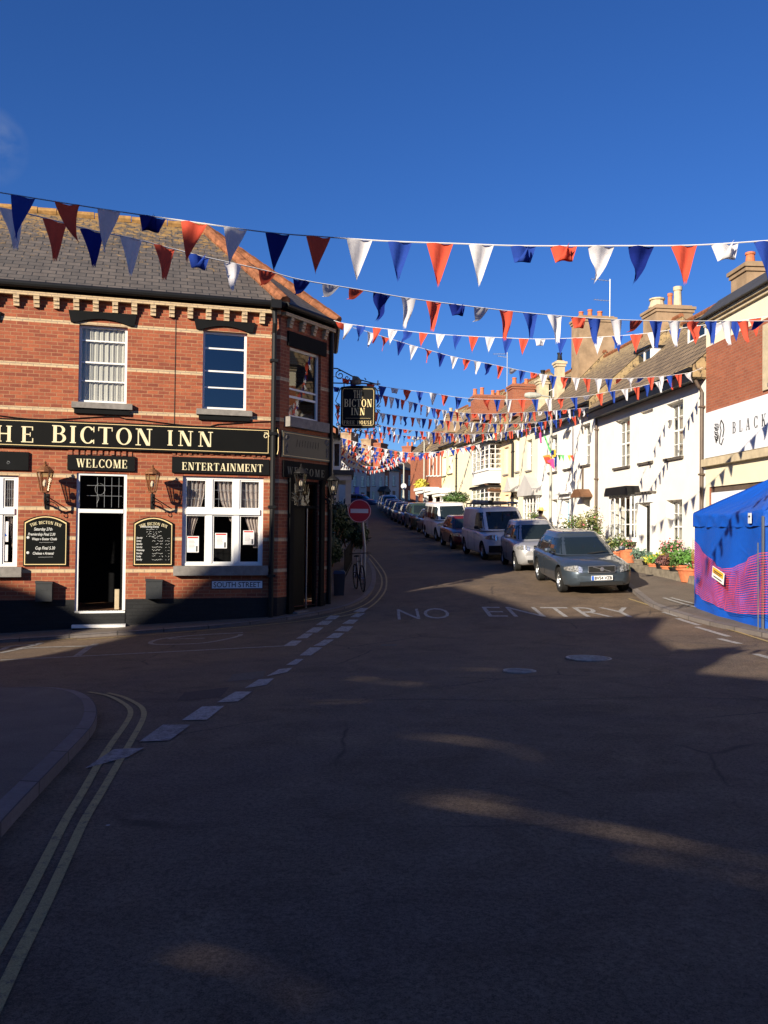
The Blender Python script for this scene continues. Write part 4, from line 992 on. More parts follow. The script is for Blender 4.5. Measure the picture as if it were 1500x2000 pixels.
mb = MB(); mb.box(t0-.05, t1+.05, -.22, .0, zb_-.3, zb_+.09); obj('doorstep', mb, MT['sill_stone'], pub, rz=ca)
mb = MB(); mb.face([(t0+.05, .11, z1-.56), (t1-.05, .11, z1-.56), (t1-.05, .11, z1-.05), (t0+.05, .11, z1-.05)]); obj('pane', mb, MT['glass'], cdf)
# ---- hanging sign on an iron bracket from the street side
HY = 21.2
def hs(px, py): p = at(px, py, HY); return p.x, p.z
cx, cz = hs(698, 840); T_ = thing('hanging_sign', 'black hanging pub sign reading THE BICTON INN FREE HOUSE on a scrolled iron bracket', 'sign', (cx, HY, cz), 0)
L = lambda px, py: (hs(px, py)[0]-cx, hs(px, py)[1]-cz)
x0, z1 = L(666, 756); x1, z0 = L(733, 835); mb = MB(); n_ = 12
poly = [(x0+(x1-x0)*i/n_, z0-.03*math.sin(math.pi*i/n_)) for i in range(n_+1)]+[(x1-(x1-x0)*i/n_, z1+.04*math.sin(math.pi*i/n_)) for i in range(n_+1)]
mb.prism(poly, -.03, .03); obj('board', mb, MT['black_paint'], T_)
mb = MB(); e = .045
g = [(x0+e+.03, z0+e), (x1-e-.03, z0+e), (x1-e, z0+e+.04), (x1-e, z1-e-.04), (x1-e-.03, z1-e), (x0+e+.03, z1-e), (x0+e, z1-e-.04), (x0+e, z0+e+.04), (x0+e+.03, z0+e)]
mb.tube([(a, -.034, b) for a, b in g], .006, 4); obj('border', mb, MT['gold'], T_)
mb = MB(); W = x1-x0; xm = (x0+x1)/2
for txt, ya, yb, fr in (('THE', 778, 763, .28), ('BICTON', 795, 780, .80), ('INN', 811, 797, .40), ('FREE HOUSE', 829, 822, .82)):
    za, zb = L(698, ya)[1], L(698, yb)[1]; serif(mb, txt, xm-W*fr/2, za, zb-za, y=-.036, th=.004, total=W*fr, xs=.8 if txt != 'INN' else 1)
mb.box(x0+.12, x1-.12, -.034, -.031, L(698, 817)[1]-.004, L(698, 817)[1]); obj('lettering', mb, MT['gold'], T_)
mb = MB()
def curl(mb, x, z, r, a0, sg=1, turns=1.3, y=0, th=.011):
    mb.tube([(x+r*(1-k/14)*math.cos(a0+sg*k*turns*2*math.pi/13), y, z+r*(1-k/14)*math.sin(a0+sg*k*turns*2*math.pi/13)) for k in range(12)], th, 5)
for sg, xe in ((-1, x0), (1, x1)):
    zz = [z1-.02, z1-.25, z1-.47, z0+.28, z0+.05]
    xo = xe+sg*.09
    mb.tube([(xe, 0, zz[0]), (xe+sg*.03, 0, zz[0]-.06), (xo+sg*.04, 0, zz[1]-.1), (xe+sg*.02, 0, zz[2]-.02)], .011, 5); mb.tube([(xe+sg*.02, 0, zz[2]-.06), (xo+sg*.04, 0, zz[3]+.04), (xe+sg*.03, 0, zz[4]), (xe, 0, zz[4])], .011, 5)
    curl(mb, xe+sg*.07, z1-.04, .05, R(180 if sg > 0 else 0), sg); curl(mb, xe+sg*.07, zz[2]+.02, .045, 0, -sg); curl(mb, xe+sg*.07, zz[2]-.12, .045, 0, sg); curl(mb, xe+sg*.07, z0+.06, .05, 0, -sg)
mb.tube([(x0-.02, 0, z0-.02), (x0+.05, 0, z0-.10), (xm-.15, 0, z0-.14), (xm, 0, z0-.06), (xm+.15, 0, z0-.14), (x1-.05, 0, z0-.10), (x1+.02, 0, z0-.02)], .011, 5)
curl(mb, x0+.0, z0-.09, .05, 0, 1); curl(mb, x1-.0, z0-.09, .05, math.pi, -1); curl(mb, xm-.06, z0-.09, .04, 0, 1); curl(mb, xm+.06, z0-.09, .04, math.pi, -1)
obj('scroll_frame', mb, MT['iron'], T_)
mb = MB(); wx = -.02; wl = L(655, 0)[0]-.05
a1_, b1_ = L(655, 719), L(700, 741); c1_ = L(738, 751); d1_ = L(652, 748)
mb.tube([(wl, 0, a1_[1]), (a1_[0]+.05, 0, a1_[1]-.01), (b1_[0], 0, b1_[1]), (c1_[0], 0, c1_[1])], .016, 6)
mb.tube([(wl, 0, d1_[1]), (c1_[0]+.06, 0, L(738, 750)[1])], .016, 6); mb.tube([(c1_[0], 0, c1_[1]-.02), (c1_[0], 0, c1_[1]+.10)], .014, 5)
curl(mb, L(664, 733)[0], L(664, 733)[1], .13, R(60), 1, 1.6, th=.013); curl(mb, L(678, 738)[0], L(678, 738)[1], .07, 0, -1); mb.tube([(L(715, 742)[0], 0, L(715, 742)[1]), (L(712, 745)[0], 0, L(712, 738)[1])], .012, 5)
for px in (672, 725): mb.tube([(L(px, 750)[0], 0, L(px, 750)[1]), (L(px, 757)[0], 0, L(px, 757)[1])], .012, 5)
obj('bracket', mb, MT['iron'], T_)
mb = MB(); cxx, czz = L(696, 744); mb.lathe([(.001, -.10), (.12, -.08), (.13, 0), (.09, .06), (.05, .10), (.001, .12)], (cxx, 0, czz), 10); mb.box(cxx-.10, cxx-.02, -.09, .09, czz+.0, czz+.11); obj('finial', mb, MT['stone_wall'], T_)
# ================================================================ UNSEEN BUILDINGS BEHIND THE VIEWPOINT (outlines shaped to shade the junction)
def back_house(label, poly, x0, x1, ybk, mat, wins):
    T_ = thing('shade_house', label, 'house', ((x0+x1)/2, -3.5, -.2), R(180)); cx = (x0+x1)/2
    P = [(-(x-cx), z+.2) for x, z in poly]
    mb = MB(); mb.prism(P, 0, ybk); obj('wall', mb, MT[mat], T_)
    mb = MB()
    xs = sorted(P, key=lambda q: q[0]); tops = [q for q in xs if q[1] > 3]
    for a, b in zip(tops, tops[1:]):
        if abs(a[0]-b[0]) < .02: continue
        mb.prism([(a[0], a[1]-.04), (b[0], b[1]-.04), (b[0], b[1]+.02), (a[0], a[1]+.02)], -.06, ybk+.05)
    obj('roof', mb, MT['slate'], T_)
    for (wx, wz) in wins:
        m = MB(); X = -(wx-cx); m.box(X-.5, X+.5, -.05, -.003, wz, wz+1.5); f_ = obj('window', m, MT['white_paint'], T_)
        g = MB(); g.box(X-.43, X-.02, -.056, -.052, wz+.07, wz+1.43); g.box(X+.02, X+.43, -.056, -.052, wz+.07, wz+1.43); obj('pane', g, MT['car_glass'], f_)
back_house('unseen long red brick house behind the viewpoint furthest to the left, outline shaped to cast shade', [(-36, -.5), (-36, 10.1), (-23.1, 10.1), (-22.3, 9.9), (-21.9, 9.2), (-21.3, 8.5), (-20.3, 7.6), (-19.2, 6.9), (-18.95, 6.6), (-18.95, -.5)], -36, -18.95, 1.2, 'red_brick', [(-34, 1), (-31, 1), (-28, 1), (-25, 1), (-34, 5), (-31, 5), (-28, 5), (-25, 5)])
back_house('unseen tall red brick house behind the viewpoint, gabled outline shaped to cast shade', [(-18.9, -.5), (-18.9, 7.7), (-20.0, 8.95), (-21.0, 9.5), (-20.4, 10.1), (-19.4, 11.35), (-18.4, 12.35), (-17.9, 12.6), (-17.3, 12.3), (-14.3, 10.85), (-12.3, 9.8), (-12.3, -.5)], -18.9, -12.3, 1.2, 'orange_brick', [(-17, 1), (-14, 1), (-17, 5), (-14, 5)])
# unseen added hoarding behind the viewpoint: its slots shape sun streaks on the road
def screen():
    T_ = thing('sun_slot_screen', 'unseen added board hoarding with loose gaps, standing behind the viewpoint', 'screen', (0, -3.5, 0))
    def bk(px, py):
        g = G(px, py); k = (g.y+3.5)/LD.y; return g.x-LD.x*k, ground(g.x, g.y)-LD.z*k
    sl = [([(720, 1540), (800, 1556), (1000, 1588), (1200, 1625), (1620, 1712)], .036), ([(730, 1428), (800, 1436), (900, 1445), (1000, 1462), (1085, 1494)], .030), ([(500, 1366), (640, 1371), (775, 1371)], .018),
          ([(675, 1322), (740, 1330), (835, 1340)], .035), ([(850, 1305), (920, 1307), (1000, 1310)], .022), ([(300, 1850), (400, 1872), (500, 1900), (660, 1985)], .018), ([(650, 1236), (760, 1238), (900, 1243)], .022), ([(-40, 1352), (60, 1362), (175, 1372)], .045), ([(740, 1540), (900, 1552), (1050, 1580)], .018), ([(1180, 1660), (1350, 1690), (1560, 1740)], .02)]
    S = []
    for pts, h in sl:
        P = [bk(*p) for p in pts]; P.sort(); S.append((P, h))
    top = [(-12.28, 9.78), (-9.75, 9.72), (-9.0, 8.5), (-7.7, 7.5), (-7.2, 7.65), (-6.75, 7.7), (-6.55, 6.5), (-5.3, 6.2), (6.5, 6.3)]
    m = MB(); x = -12.28; st = .08; r = random.Random(5)
    while x < 6.5:
        xm = x+st/2; gaps = []
        for P, h in S:
            if P[0][0] < xm < P[-1][0]:
                u_ = (xm-P[0][0])/(P[-1][0]-P[0][0]); z = lerp_tab(P, xm); hh = h*min(1, math.sin(math.pi*u_)*1.5)*(.75+.35*math.sin(xm*5))
                if hh > .003: gaps.append((z-hh/2, z+hh/2))
        gaps.sort(); z0 = -.6
        for a, b in gaps:
            if a > z0: m.box(x, x+st+.0005, 0, .012, z0, a)
            z0 = max(z0, b)
        m.box(x, x+st+.0005, 0, .012, z0, lerp_tab(top, xm)); x += st
    obj('board', m, MT['wood_brown'], T_)
    for x in (-11.9, -8.2, 2.5, 6.2):
        m = MB(); m.box(x-.06, x+.06, -.14, -.02, -.6, 6.0); obj('post', m, MT['wood_brown'], T_)
screen()
# ================================================================ RIGHT HAND TERRACE
def frame2(far, near):
    return Fr(far[0], far[1], math.atan2(near[1]-far[1], near[0]-far[0])), math.hypot(near[0]-far[0], near[1]-far[1])
def opx(F, xl, xr, yt, yb, d=0):
    m = (yt+yb)/2; return (F.tz(xl, m, d)[0], F.tz(xr, m, d)[0], F.tz(xr, yb, d)[1], F.tz(xr, yt, d)[1])
def shell(name, label, cat, far, near, ez, ops, wall, roofmat='slate_small', dep=.22, ov=.42, setb=3.3, rise=3.6, fb=.0, base=None, soffit='gutter', back=8.0, group=None, thick=.22, plinth=None, bands=()):
    F, L_ = frame2(far, near); T_ = thing(name, label, cat, (far[0], far[1], 0), F.a, group)
    z0 = min(F.gz(0), F.gz(L_))-.6
    mb = MB(); mb.wall(0, L_, z0, ez, ops, list(bands), dep)
    for t, s in ((0, 1), (L_, -1)):
        P = [(t, 0, z0), (t, back, z0), (t, back, ez), (t, 0, ez)]
        if s > 0: P = P[::-1]
        mb.face(P, [(p[1], p[2]) for p in P], 0)
    mb.face([(L_, back, z0), (0, back, z0), (0, back, ez), (L_, back, ez)], None, 0)
    mb.face([(0, 3.5, z0), (L_, 3.5, z0), (L_, 3.5, ez), (0, 3.5, ez)], None, len(bands) and 1 or 0); mb.face([(0, .3, ez-2.85), (L_, .3, ez-2.85), (L_, 3.5, ez-2.85), (0, 3.5, ez-2.85)])
    obj('wall', mb, [MT[wall]]+[MT[b[3]] for b in bands], T_)
    r = MB(); sl = rise/(setb+ov); th = .07
    L2 = math.hypot(setb+ov, rise); ea, eb = -ov, ez+.12+fb; rise -= fb
    r.face([(0-.02, ea, eb), (L_+.02, ea, eb), (L_+.02, setb, eb+rise), (-.02, setb, eb+rise)], [(0, 0), (L_, 0), (L_, L2), (0, L2)])
    r.face([(L_+.02, setb, eb+rise), (L_+.02, back+.2, ez), (-.02, back+.2, ez), (-.02, setb, eb+rise)], [(0, L2), (0, 0), (L_, 0), (L_, L2)])
    r.face([(-.02, ea, eb-th), (L_+.02, ea, eb-th), (L_+.02, ea, eb), (-.02, ea, eb)], None, 0)
    for t in (0, L_): r.face([(t, -ov+.03, ez), (t, back, ez), (t, setb, eb+rise-.01), (t, -ov+.03, eb-.01)])
    rf = obj('roof', r, MT[roofmat], T_)
    rr = MB(); n_ = max(1, int(L_/.45))
    for i in range(n_): rr.tube([(L_*i/n_, setb, eb+rise+.01), (L_*(i+.97)/n_, setb, eb+rise+.015)], .11, 6)
    obj('ridge_tile', rr, MT['clay'], rf)
    g = MB(); g.box(0, L_, -ov+.02, .0-.002, ez+.0, ez+.05); g.box(0, L_, -ov-.02, -ov+.02, ez-.06, ez+.06+fb); g.tube([(0, -ov-.07, ez+fb), (L_, -ov-.07, ez+fb)], .065, 8)
    obj('gutter', g, MT[soffit], T_)
    return T_, F, L_
def chimney(T_, F, px, pyt, Y, wx, wy, zb, mat='render_brown', pots=((0, .55, .13, 'terracotta'),), ybase=None, corb=.1, world=None):
    p = at(px, pyt, Y); c = Vector((p.x, p.y)); lt = (c-F.o).dot(F.u); ly = (c-F.o).dot(F.n); zt = p.z
    mb = MB(); mb.box(lt-wy/2, lt+wy/2, ly-wx/2, ly+wx/2, zb, zt-.30)
    mb.box(lt-wy/2-corb*.5, lt+wy/2+corb*.5, ly-wx/2-corb*.5, ly+wx/2+corb*.5, zt-.30, zt-.18); mb.box(lt-wy/2-corb, lt+wy/2+corb, ly-wx/2-corb, ly+wx/2+corb, zt-.18, zt-.07)
    mb.box(lt-wy/2+.02, lt+wy/2-.02, ly-wx/2+.02, ly+wx/2-.02, zt-.07, zt)
    o = obj('chimney', mb, MT[mat], T_)
    for (off, hgt, r, m) in pots:
        q = MB(); q.lathe([(r*1.1, 0), (r*1.15, .06), (r, .1), (r*.85, hgt*.8), (r*1.05, hgt*.84), (r*1.05, hgt), (r*.7, hgt), (r*.7, hgt*.6)], (lt, ly+off, zt), 12); obj('chimney_pot', q, MT[m], o)
    return lt, ly, zt
def downpipe(T_, t, z0, z1, mat='brown_pipe', r=.05):
    mb = MB(); mb.tube([(t, -.3, z1+.05), (t, -.2, z1-.15), (t, -.08, z1-.35), (t, -.08, z0)], r, 8)
    for k in range(3): z = z1-.8-k*1.9; mb.box(t-.08, t+.08, -.14, -.0, z, z+.05)
    obj('downpipe', mb, MT[mat], T_)
def sash(T_, o, cols=3, fr='white_paint', curtain='net_white', sill='sill_dark', rec=.16, rows=(.25, (.5, .05), .75), cov=(.1, .9), glass='glass', sp=.08):
    return window(T_, o, rec=rec, cols=cols, rows=rows, fw=.05, bar=.022, sill=sill, sillproj=sp, sillh=.08, sillw=.06, curtain=curtain, cov=cov, cdep=.13, glass=glass, frame=fr)
def blind(T_, o, mat='stucco_white', sill='sill_dark'):
    t0, t1, z0, z1 = o; mb = MB(); mb.face([(t0, .12, z0), (t1, .12, z0), (t1, .12, z1), (t0, .12, z1)]); b = obj('blind_window', mb, MT[mat], T_)
    m = MB(); m.box(t0-.06, t1+.06, -.08, .1, z0-.08, z0); obj('sill', m, MT[sill], b)
def door(T_, o, mat, F, surround='white_paint', rec=.16):
    t0, t1, z0, z1 = o; m = MB(); m.box(t0+.05, t1-.05, rec, rec+.05, z0, z1-.05)
    W = t1-t0; H = z1-z0
    for a, b in ((.16, .46), (.54, .84)):
        for c, d in ((.08, .38), (.46, .90)): m.box(t0+W*a, t0+W*b, rec-.012, rec-.001, z0+H*c, z0+H*d)
    d_ = obj('door', m, MT[mat], T_); h = MB(); h.lathe([(.001, 0), (.03, .01), (.02, .05), (.001, .055)], (0, 0, 0), 8, M=Matrix.Translation((t1-.13, rec-.01, z0+H*.5)) @ Matrix.Rotation(R(90), 4, 'X')); obj('handle', h, MT['gold'], d_)
    f = MB(); f.box(t0, t0+.05, rec-.03, rec+.06, z0, z1); f.box(t1-.05, t1, rec-.03, rec+.06, z0, z1); f.box(t0+.05, t1-.05, rec-.03, rec+.06, z1-.05, z1)
    f.box(t0-.2, t1+.2, -.25, .05, z0-.3, z0); obj('door_frame', f, MT[surround], T_); return d_
def bay(T_, o, proj, cols, rows, roofmat='gutter', canopy=.3, sill=None, curtain=None, frame='white_paint', hood=True, lower=None):
    t0, t1, z0, z1 = o; f = MB(); w = .06
    f.box(t0, t0+w, -proj, -proj+w, z0, z1); f.box(t1-w, t1, -proj, -proj+w, z0, z1); f.box(t0+w, t1-w, -proj, -proj+w, z1-w, z1); f.box(t0+w, t1-w, -proj, -proj+w, z0, z0+w)
    for c_ in range(1, cols): t = t0+(t1-t0)*c_/cols; f.box(t-.018, t+.018, -proj+.006, -proj+w-.01, z0+w, z1-w)
    for r_ in rows: z = z0+(z1-z0)*r_; f.box(t0+w, t1-w, -proj+.008, -proj+w-.012, z-.018, z+.018)
    for t in (t0, t1-.03):
        f.box(t, t+.03, -proj+w, -.001, z0, z0+w); f.box(t, t+.03, -proj+w, -.001, z1-w, z1); f.box(t, t+.03, -.05, -.001, z0+w, z1-w)
        for r_ in rows: z = z0+(z1-z0)*r_; f.box(t, t+.03, -proj+w, -.05, z-.018, z+.018)
        f.box(t, t+.03, -proj*.5-.02, -proj*.5+.02, z0+w, z1-w)
    f.box(t0-.04, t1+.04, -proj-.05, -.001, z0-.07, z0-.001)
    b = obj('bay_window', f, MT[frame], T_)
    g = MB(); g.face([(t0+w, -proj+.03, z0+w), (t1-w, -proj+.03, z0+w), (t1-w, -proj+.03, z1-w), (t0+w, -proj+.03, z1-w)])
    for t in (t0+.015, t1-.015): g.face([(t, -proj+.03, z0+w), (t, -.02, z0+w), (t, -.02, z1-w), (t, -proj+.03, z1-w)])
    obj('pane', g, MT['glass'], b)
    if hood:
        c = MB(); c.prism([(t0-.12, z1), (t1+.12, z1), (t1+.12, z1+.08), (t1-.02, z1+.08+canopy), (t0+.02, z1+.08+canopy), (t0-.12, z1+.08)], -proj-.14, -.001)
        obj('canopy', c, MT[roofmat], b)
    if lower is not None:
        c = MB(); c.box(t0+.02, t1-.02, -proj+.02, -.001, lower, z0-.072); obj('apron', c, MT[frame], b)
    if curtain:
        c = MB(); n_ = 30
        for i in range(n_):
            a, e = t0+w+(t1-t0-2*w)*i/n_, t0+w+(t1-t0-2*w)*(i+1)/n_; c.face([(a, .02*math.sin(i), z0), (e, .02*math.sin(i+1), z0), (e, .02*math.sin(i+1), z1), (a, .02*math.sin(i), z1)])
        obj('curtain', c, MT[curtain], b)
    return b
def dormer(T_, F, xl, xr, yt, yb, s_plane, mat='white_paint', depth=2.2, gable=False):
    """front face on the plane s_plane metres behind the wall"""
    t0, t1, z0, z1 = opx(F, xl, xr, yt, yb, s_plane); y = s_plane
    m = MB(); e = .06
    m.box(t0, t1, y+.06, y+depth, z0, z1); d_ = obj('dormer', m, MT[mat], T_)
    f = MB(); f.box(t0, t0+e, y, y+.06, z0, z1); f.box(t1-e, t1, y, y+.06, z0, z1); f.box(t0+e, t1-e, y, y+.06, z0, z0+e); f.box(t0+e, t1-e, y, y+.06, z1-e, z1); tm = (t0+t1)/2; f.box(tm-.04, tm+.04, y, y+.06, z0+e, z1-e)
    zm = z0+(z1-z0)*.6
    for a, b in ((t0+e, tm-.04), (tm+.04, t1-e)): f.box(a, b, y+.01, y+.05, zm-.02, zm+.02)
    obj('window', f, MT['white_paint'], d_)
    g = MB(); g.box(t0+e, t1-e, y+.035, y+.055, z0+e, z1-e); obj('pane', g, MT['car_glass'], d_)
    r = MB()
    if gable: r.prism([(t0-.12, z1), (t1+.12, z1), (tm, z1+.55)], y-.12, y+depth)
    else: r.prism([(t0-.1, z1), (t1+.1, z1), (t1+.1, z1+.07), (t0-.1, z1+.12)], y-.12, y+depth)
    obj('dormer_roof', r, MT['gutter' if not gable else 'dark_slate_panel'], d_)
    s = MB(); s.box(t0-.05, t1+.05, y-.08, y+.0-.001, z0-.07, z0); obj('sill', s, MT['sill_dark'], d_)
A_ = (8.973, 24.0); B_ = (8.2, 32.9); C_ = (7.3, 40.96); D_ = (6.82, 45.3); E_ = (6.3, 49.7); F_ = (4.96, 58.7); G_ = (4.18, 62.6); H_ = (3.27, 67.1); I_ = (2.2, 72.5)
# --- house 1
F1, L1 = frame2(B_, A_); ez1 = F1.tz(1368, 744)[1]; print('ez1', ez1, 'len', L1)
u1, u2, u3 = opx(F1, 1201, 1230, 813, 909), opx(F1, 1250, 1275, 797, 900), opx(F1, 1301, 1334, 779, 890)
g3 = opx(F1, 1301, 1332, 975, 1082); dr = opx(F1, 1253, 1272, 984, 1092); bw_ = opx(F1, 1189, 1231, 966, 1054, -.3); bwo = (bw_[0]+.1, bw_[1]-.1, bw_[2]+.08, bw_[3]-.08)
T1, F1, L1 = shell('terraced_house', 'white house next to the brick shop, with a black canopy over its wide window', 'house', B_, A_, ez1, [u1, u2, u3, g3, dr, bwo], 'stucco_white', dep=.3, fb=.26)
for o in (u1, u3, g3): sash(T1, o, rec=.2)
blind(T1, u2); door(T1, (dr[0], dr[1], dr[2], dr[3]), 'black_paint', F1)
b = bay(T1, bw_, .3, 4, (.34, .66), canopy=.22)
mb = MB(); t0, t1, z0, z1 = bw_
for i, (a, bb, c, d) in enumerate(((.28, .45, .2, .75), (.55, .62, .1, .5), (.68, .8, .15, .45))): mb.prism([(t0+(t1-t0)*a, z0+(z1-z0)*c), (t0+(t1-t0)*bb, z0+(z1-z0)*c), (t0+(t1-t0)*(bb-.03), z0+(z1-z0)*d), (t0+(t1-t0)*(a+.04), z0+(z1-z0)*d)], .25, .45)
obj('window_display', mb, MT['stone_beige'], T1)
mb = MB(); t0, t1, z0, z1 = dr
for t in (t0-.28, t1+.06): mb.box(t, t+.22, -.07, -.001, z0-.2, z1+.05)
mb.box(t0-.32, t1+.32, -.12, -.001, z1+.05, z1+.34); mb.box(t0-.40, t1+.40, -.2, -.001, z1+.34, z1+.40, 1); obj('door_surround', mb, M_('white_paint', 'sill_dark'), T1)
downpipe(T1, L1-.10, -.3, ez1)
dormer(T1, F1, 1245, 1271, 678, 733, 1.55); dormer(T1, F1, 1343, 1378, 622, 698, 1.2)
# --- house 2
F2, L2_ = frame2(C_, B_); ez2 = F2.tz(1163, 802)[1]
v1, v2, v3 = opx(F2, 1073, 1088, 848, 920), opx(F2, 1103, 1115, 839, 914), opx(F2, 1135, 1152.5, 825, 906)
w1, w3 = opx(F2, 1076, 1088, 975, 1040), opx(F2, 1140, 1152, 976, 1040); dr2 = opx(F2, 1102, 1113.5, 978, 1040)
T2_, F2, L2_ = shell('terraced_house', 'white house with a pale blue front door and rose bushes, behind the lamp post', 'house', C_, B_, ez2, [v1, v2, v3, w1, w3, dr2], 'stucco_white', dep=.3, fb=.26)
for o in (v1, v3, w1, w3): sash(T2_, o, rec=.2, cols=2)
blind(T2_, v2); door(T2_, dr2, 'blue_door', F2)
mb = MB(); t0, t1, z0, z1 = dr2
for t in (t0-.3, t1+.08): mb.box(t, t+.22, -.07, -.001, z0-.2, z1+.1)
mb.box(t0-.5, t1+.5, -.35, -.001, z1+.28, z1+.36); mb.box(t0-.35, t1+.35, -.14, -.001, z1+.1, z1+.28); obj('door_surround', mb, MT['white_paint'], T2_)
mb = MB(); t0, t1, z0, z1 = w3; mb.prism([(t0-.3, z1+.1), (t1+.3, z1+.1), (t1+.3, z1+.16), (t1-.1, z1+.42), (t0+.1, z1+.42), (t0-.3, z1+.16)], -.45, -.001); obj('canopy', mb, MT['wood_brown'], T2_)
mb = MB(); tv = F2.tz(1140, 950)[0]; mb.tube([(tv, -.05, v3[2]-.1), (tv, -.05, w3[3]+.3)], .035, 6); obj('waste_pipe', mb, MT['brown_pipe'], T2_)
downpipe(T2_, L2_-.06, .0, ez2)
chimney(T2_, F2, 1304, 603, 34.6, 1.5, 1.3, 7.4, pots=((-.45, .38, .30, 'stone_beige'), (.1, .62, .10, 'terracotta'), (.42, .9, .17, 'stone_beige')))
lt, ly, zt = chimney(T2_, F2, 1158, 622, 42.0, 1.75, 1.2, 7.4, pots=((-.6, .3, .12, 'terracotta'), (-.15, .42, .12, 'terracotta'), (.35, .35, .13, 'terracotta')))
dormer(T2_, F2, 1053, 1080, 738, 792, 1.5)
# aerial on that chimney
def aerial(px, py0, py1, Y, lab, arms):
    a, b = at(px, py1, Y), at(px, py0, Y); T_ = thing('tv_aerial', lab, 'aerial', (a.x, a.y, a.z)); H = b.z-a.z
    m = MB(); m.tube([(0, 0, 0), (0, 0, H)], .022, 6); obj('mast', m, MT['grey_metal'], T_)
    m = MB()
    for (f, l, tilt) in arms:
        z = H*f; m.tube([(0, 0, z), (-l, .1, z+tilt)], .014, 5)
        for k in range(6): x = -l*(.15+.17*k); m.tube([(x, -.16, z+tilt*(.15+.17*k)), (x, .22, z+tilt*(.15+.17*k))], .007, 4)
    obj('boom', m, MT['grey_metal'], T_)
aerial(1191, 545, 640, 41.5, 'tall television aerial with two arms on the wide brown chimney', ((.96, .9, .12), (.55, .75, .08)))
aerial(990, 688, 790, 50, 'slender television aerial on a mast left of the brick chimney', ((.97, .8, .0), (.9, .55, .1)))
# --- house 3 cream
F3, L3 = frame2(D_, C_); ez3 = F3.tz(1047, 836)[1]
a1, a2 = opx(F3, 1008, 1015, 853, 920), opx(F3, 1028.5, 1039, 857, 917); pb = opx(F3, 1022, 1046, 968, 1018, -.25); d3 = opx(F3, 1005, 1012, 966, 1028)
T3, F3, L3 = shell('terraced_house', 'narrow cream house with a grey pediment over its ground floor window', 'house', D_, C_, ez3, [a1, a2, (pb[0]+.1, pb[1]-.1, pb[2]+.1, pb[3]-.1), d3], 'stucco_cream', ov=.15, dep=.25)
blind(T3, a1, 'stucco_cream', 'sill_stone'); sash(T3, a2, cols=2, sill='sill_stone'); b = bay(T3, pb, .25, 4, (.35, .7), hood=False, curtain='net_white')
mb = MB(); t0, t1, z0, z1 = pb; mb.prism([(t0-.25, z1+.02), (t1+.25, z1+.02), (t1+.25, z1+.28), ((t0+t1)/2, z1+1.05), (t0-.25, z1+.28)], -.5, -.001); obj('pediment', mb, MT['stucco_grey'], T3)
door(T3, d3, 'white_paint', F3); mb = MB(); t0, t1, z0, z1 = d3; mb.box(t0-.3, t1+.3, -.6, -.001, z1+.15, z1+.25); mb.prism([(t0-.3, z1+.25), (t1+.3, z1+.25), ((t0+t1)/2, z1+.9)], -.5, -.001); obj('pediment', mb, MT['stucco_grey'], T3)
downpipe(T3, .05, .3, ez3, 'gutter'); chimney(T3, F3, 1060, 740, 44.5, .5, .5, 7.5, 'stone_beige', ((0, .45, .12, 'gutter'),)); chimney(T3, F3, 1093, 705, 42.2, .4, .4, 7.5, 'stone_beige', ((0, .4, .12, 'gutter'),))
# --- house 4 salmon
F4, L4 = frame2(E_, D_); ez4 = F4.tz(1000, 856)[1]
c1, c2, c3 = opx(F4, 968, 975, 877, 930), opx(F4, 984, 993, 872, 925), opx(F4, 985, 993, 966, 1010); d4 = opx(F4, 966, 975, 962, 1028)
T4, F4, L4 = shell('terraced_house', 'salmon coloured house with tall pale shuttered windows and a brown awning by its door', 'house', E_, D_, ez4, [c1, c2, c3, d4], 'stucco_salmon', ov=.3)
for o in (c1, c2, c3): blind(T4, o, 'stucco_cream', 'sill_stone')
door(T4, d4, 'white_paint', F4); mb = MB(); t0, t1, z0, z1 = d4; mb.prism([(t0, z1+.75), (t0+.25, z1+.75), (t1+.5, z1+.1), (t1+.2, z1+.0)], -.7, -.05); obj('awning', mb, MT['wood_brown'], T4)
downpipe(T4, L4-.05, .3, ez4, 'gutter'); downpipe(T4, .05, .3, ez4, 'gutter')
chimney(T4, F4, 1018, 752, 49, 1.3, 1.0, 8.0, 'orange_brick', ((-.4, .4, .13, 'terracotta'), (.3, .35, .12, 'terracotta')))
dormer(T4, F4, 1000, 1018, 800, 832, 1.5, gable=True)
# --- house 5 with the tall box bay
F5, L5 = frame2(F_, E_); ez5 = F5.tz(957, 848)[1]
T5, F5, L5 = shell('terraced_house', 'pale cream house with a two storey white box bay of many panes', 'house', F_, E_, ez5, [], 'stucco_cream', ov=.25)
b5 = opx(F5, 932, 956, 866, 915, -.75); b5 = (b5[0]-1.2, b5[1]-.15, b5[2], b5[3]); b6z = opx(F5, 932, 956, 951, 990, -.75)
zl = F5.tz(956, 946, -.75)[1]
bb = bay(T5, b5, .75, 4, (.2, .4, .6, .8), canopy=.12, lower=zl+.1, curtain='net_white'); bay(T5, (b5[0], b5[1], b6z[2], b6z[3]), .75, 4, (.25, .5, .75), canopy=.05, lower=F5.gz(L5)-.3, curtain='net_white')
dormer(T5, F5, 918, 931, 812, 838, 1.5, gable=True); dormer(T5, F5, 944, 962, 803, 836, 1.3, gable=True)
chimney(T5, F5, 952, 773, 54, 1.9, 1.0, 8.4, 'orange_brick', ((-.8, .4, .13, 'terracotta'), (-.35, .5, .13, 'terracotta'), (.35, .35, .12, 'terracotta'), (.7, .35, .12, 'terracotta')), corb=.07)
downpipe(T5, L5-.06, .8, ez5, 'white_paint'); downpipe(T5, .05, .8, ez5, 'gutter')
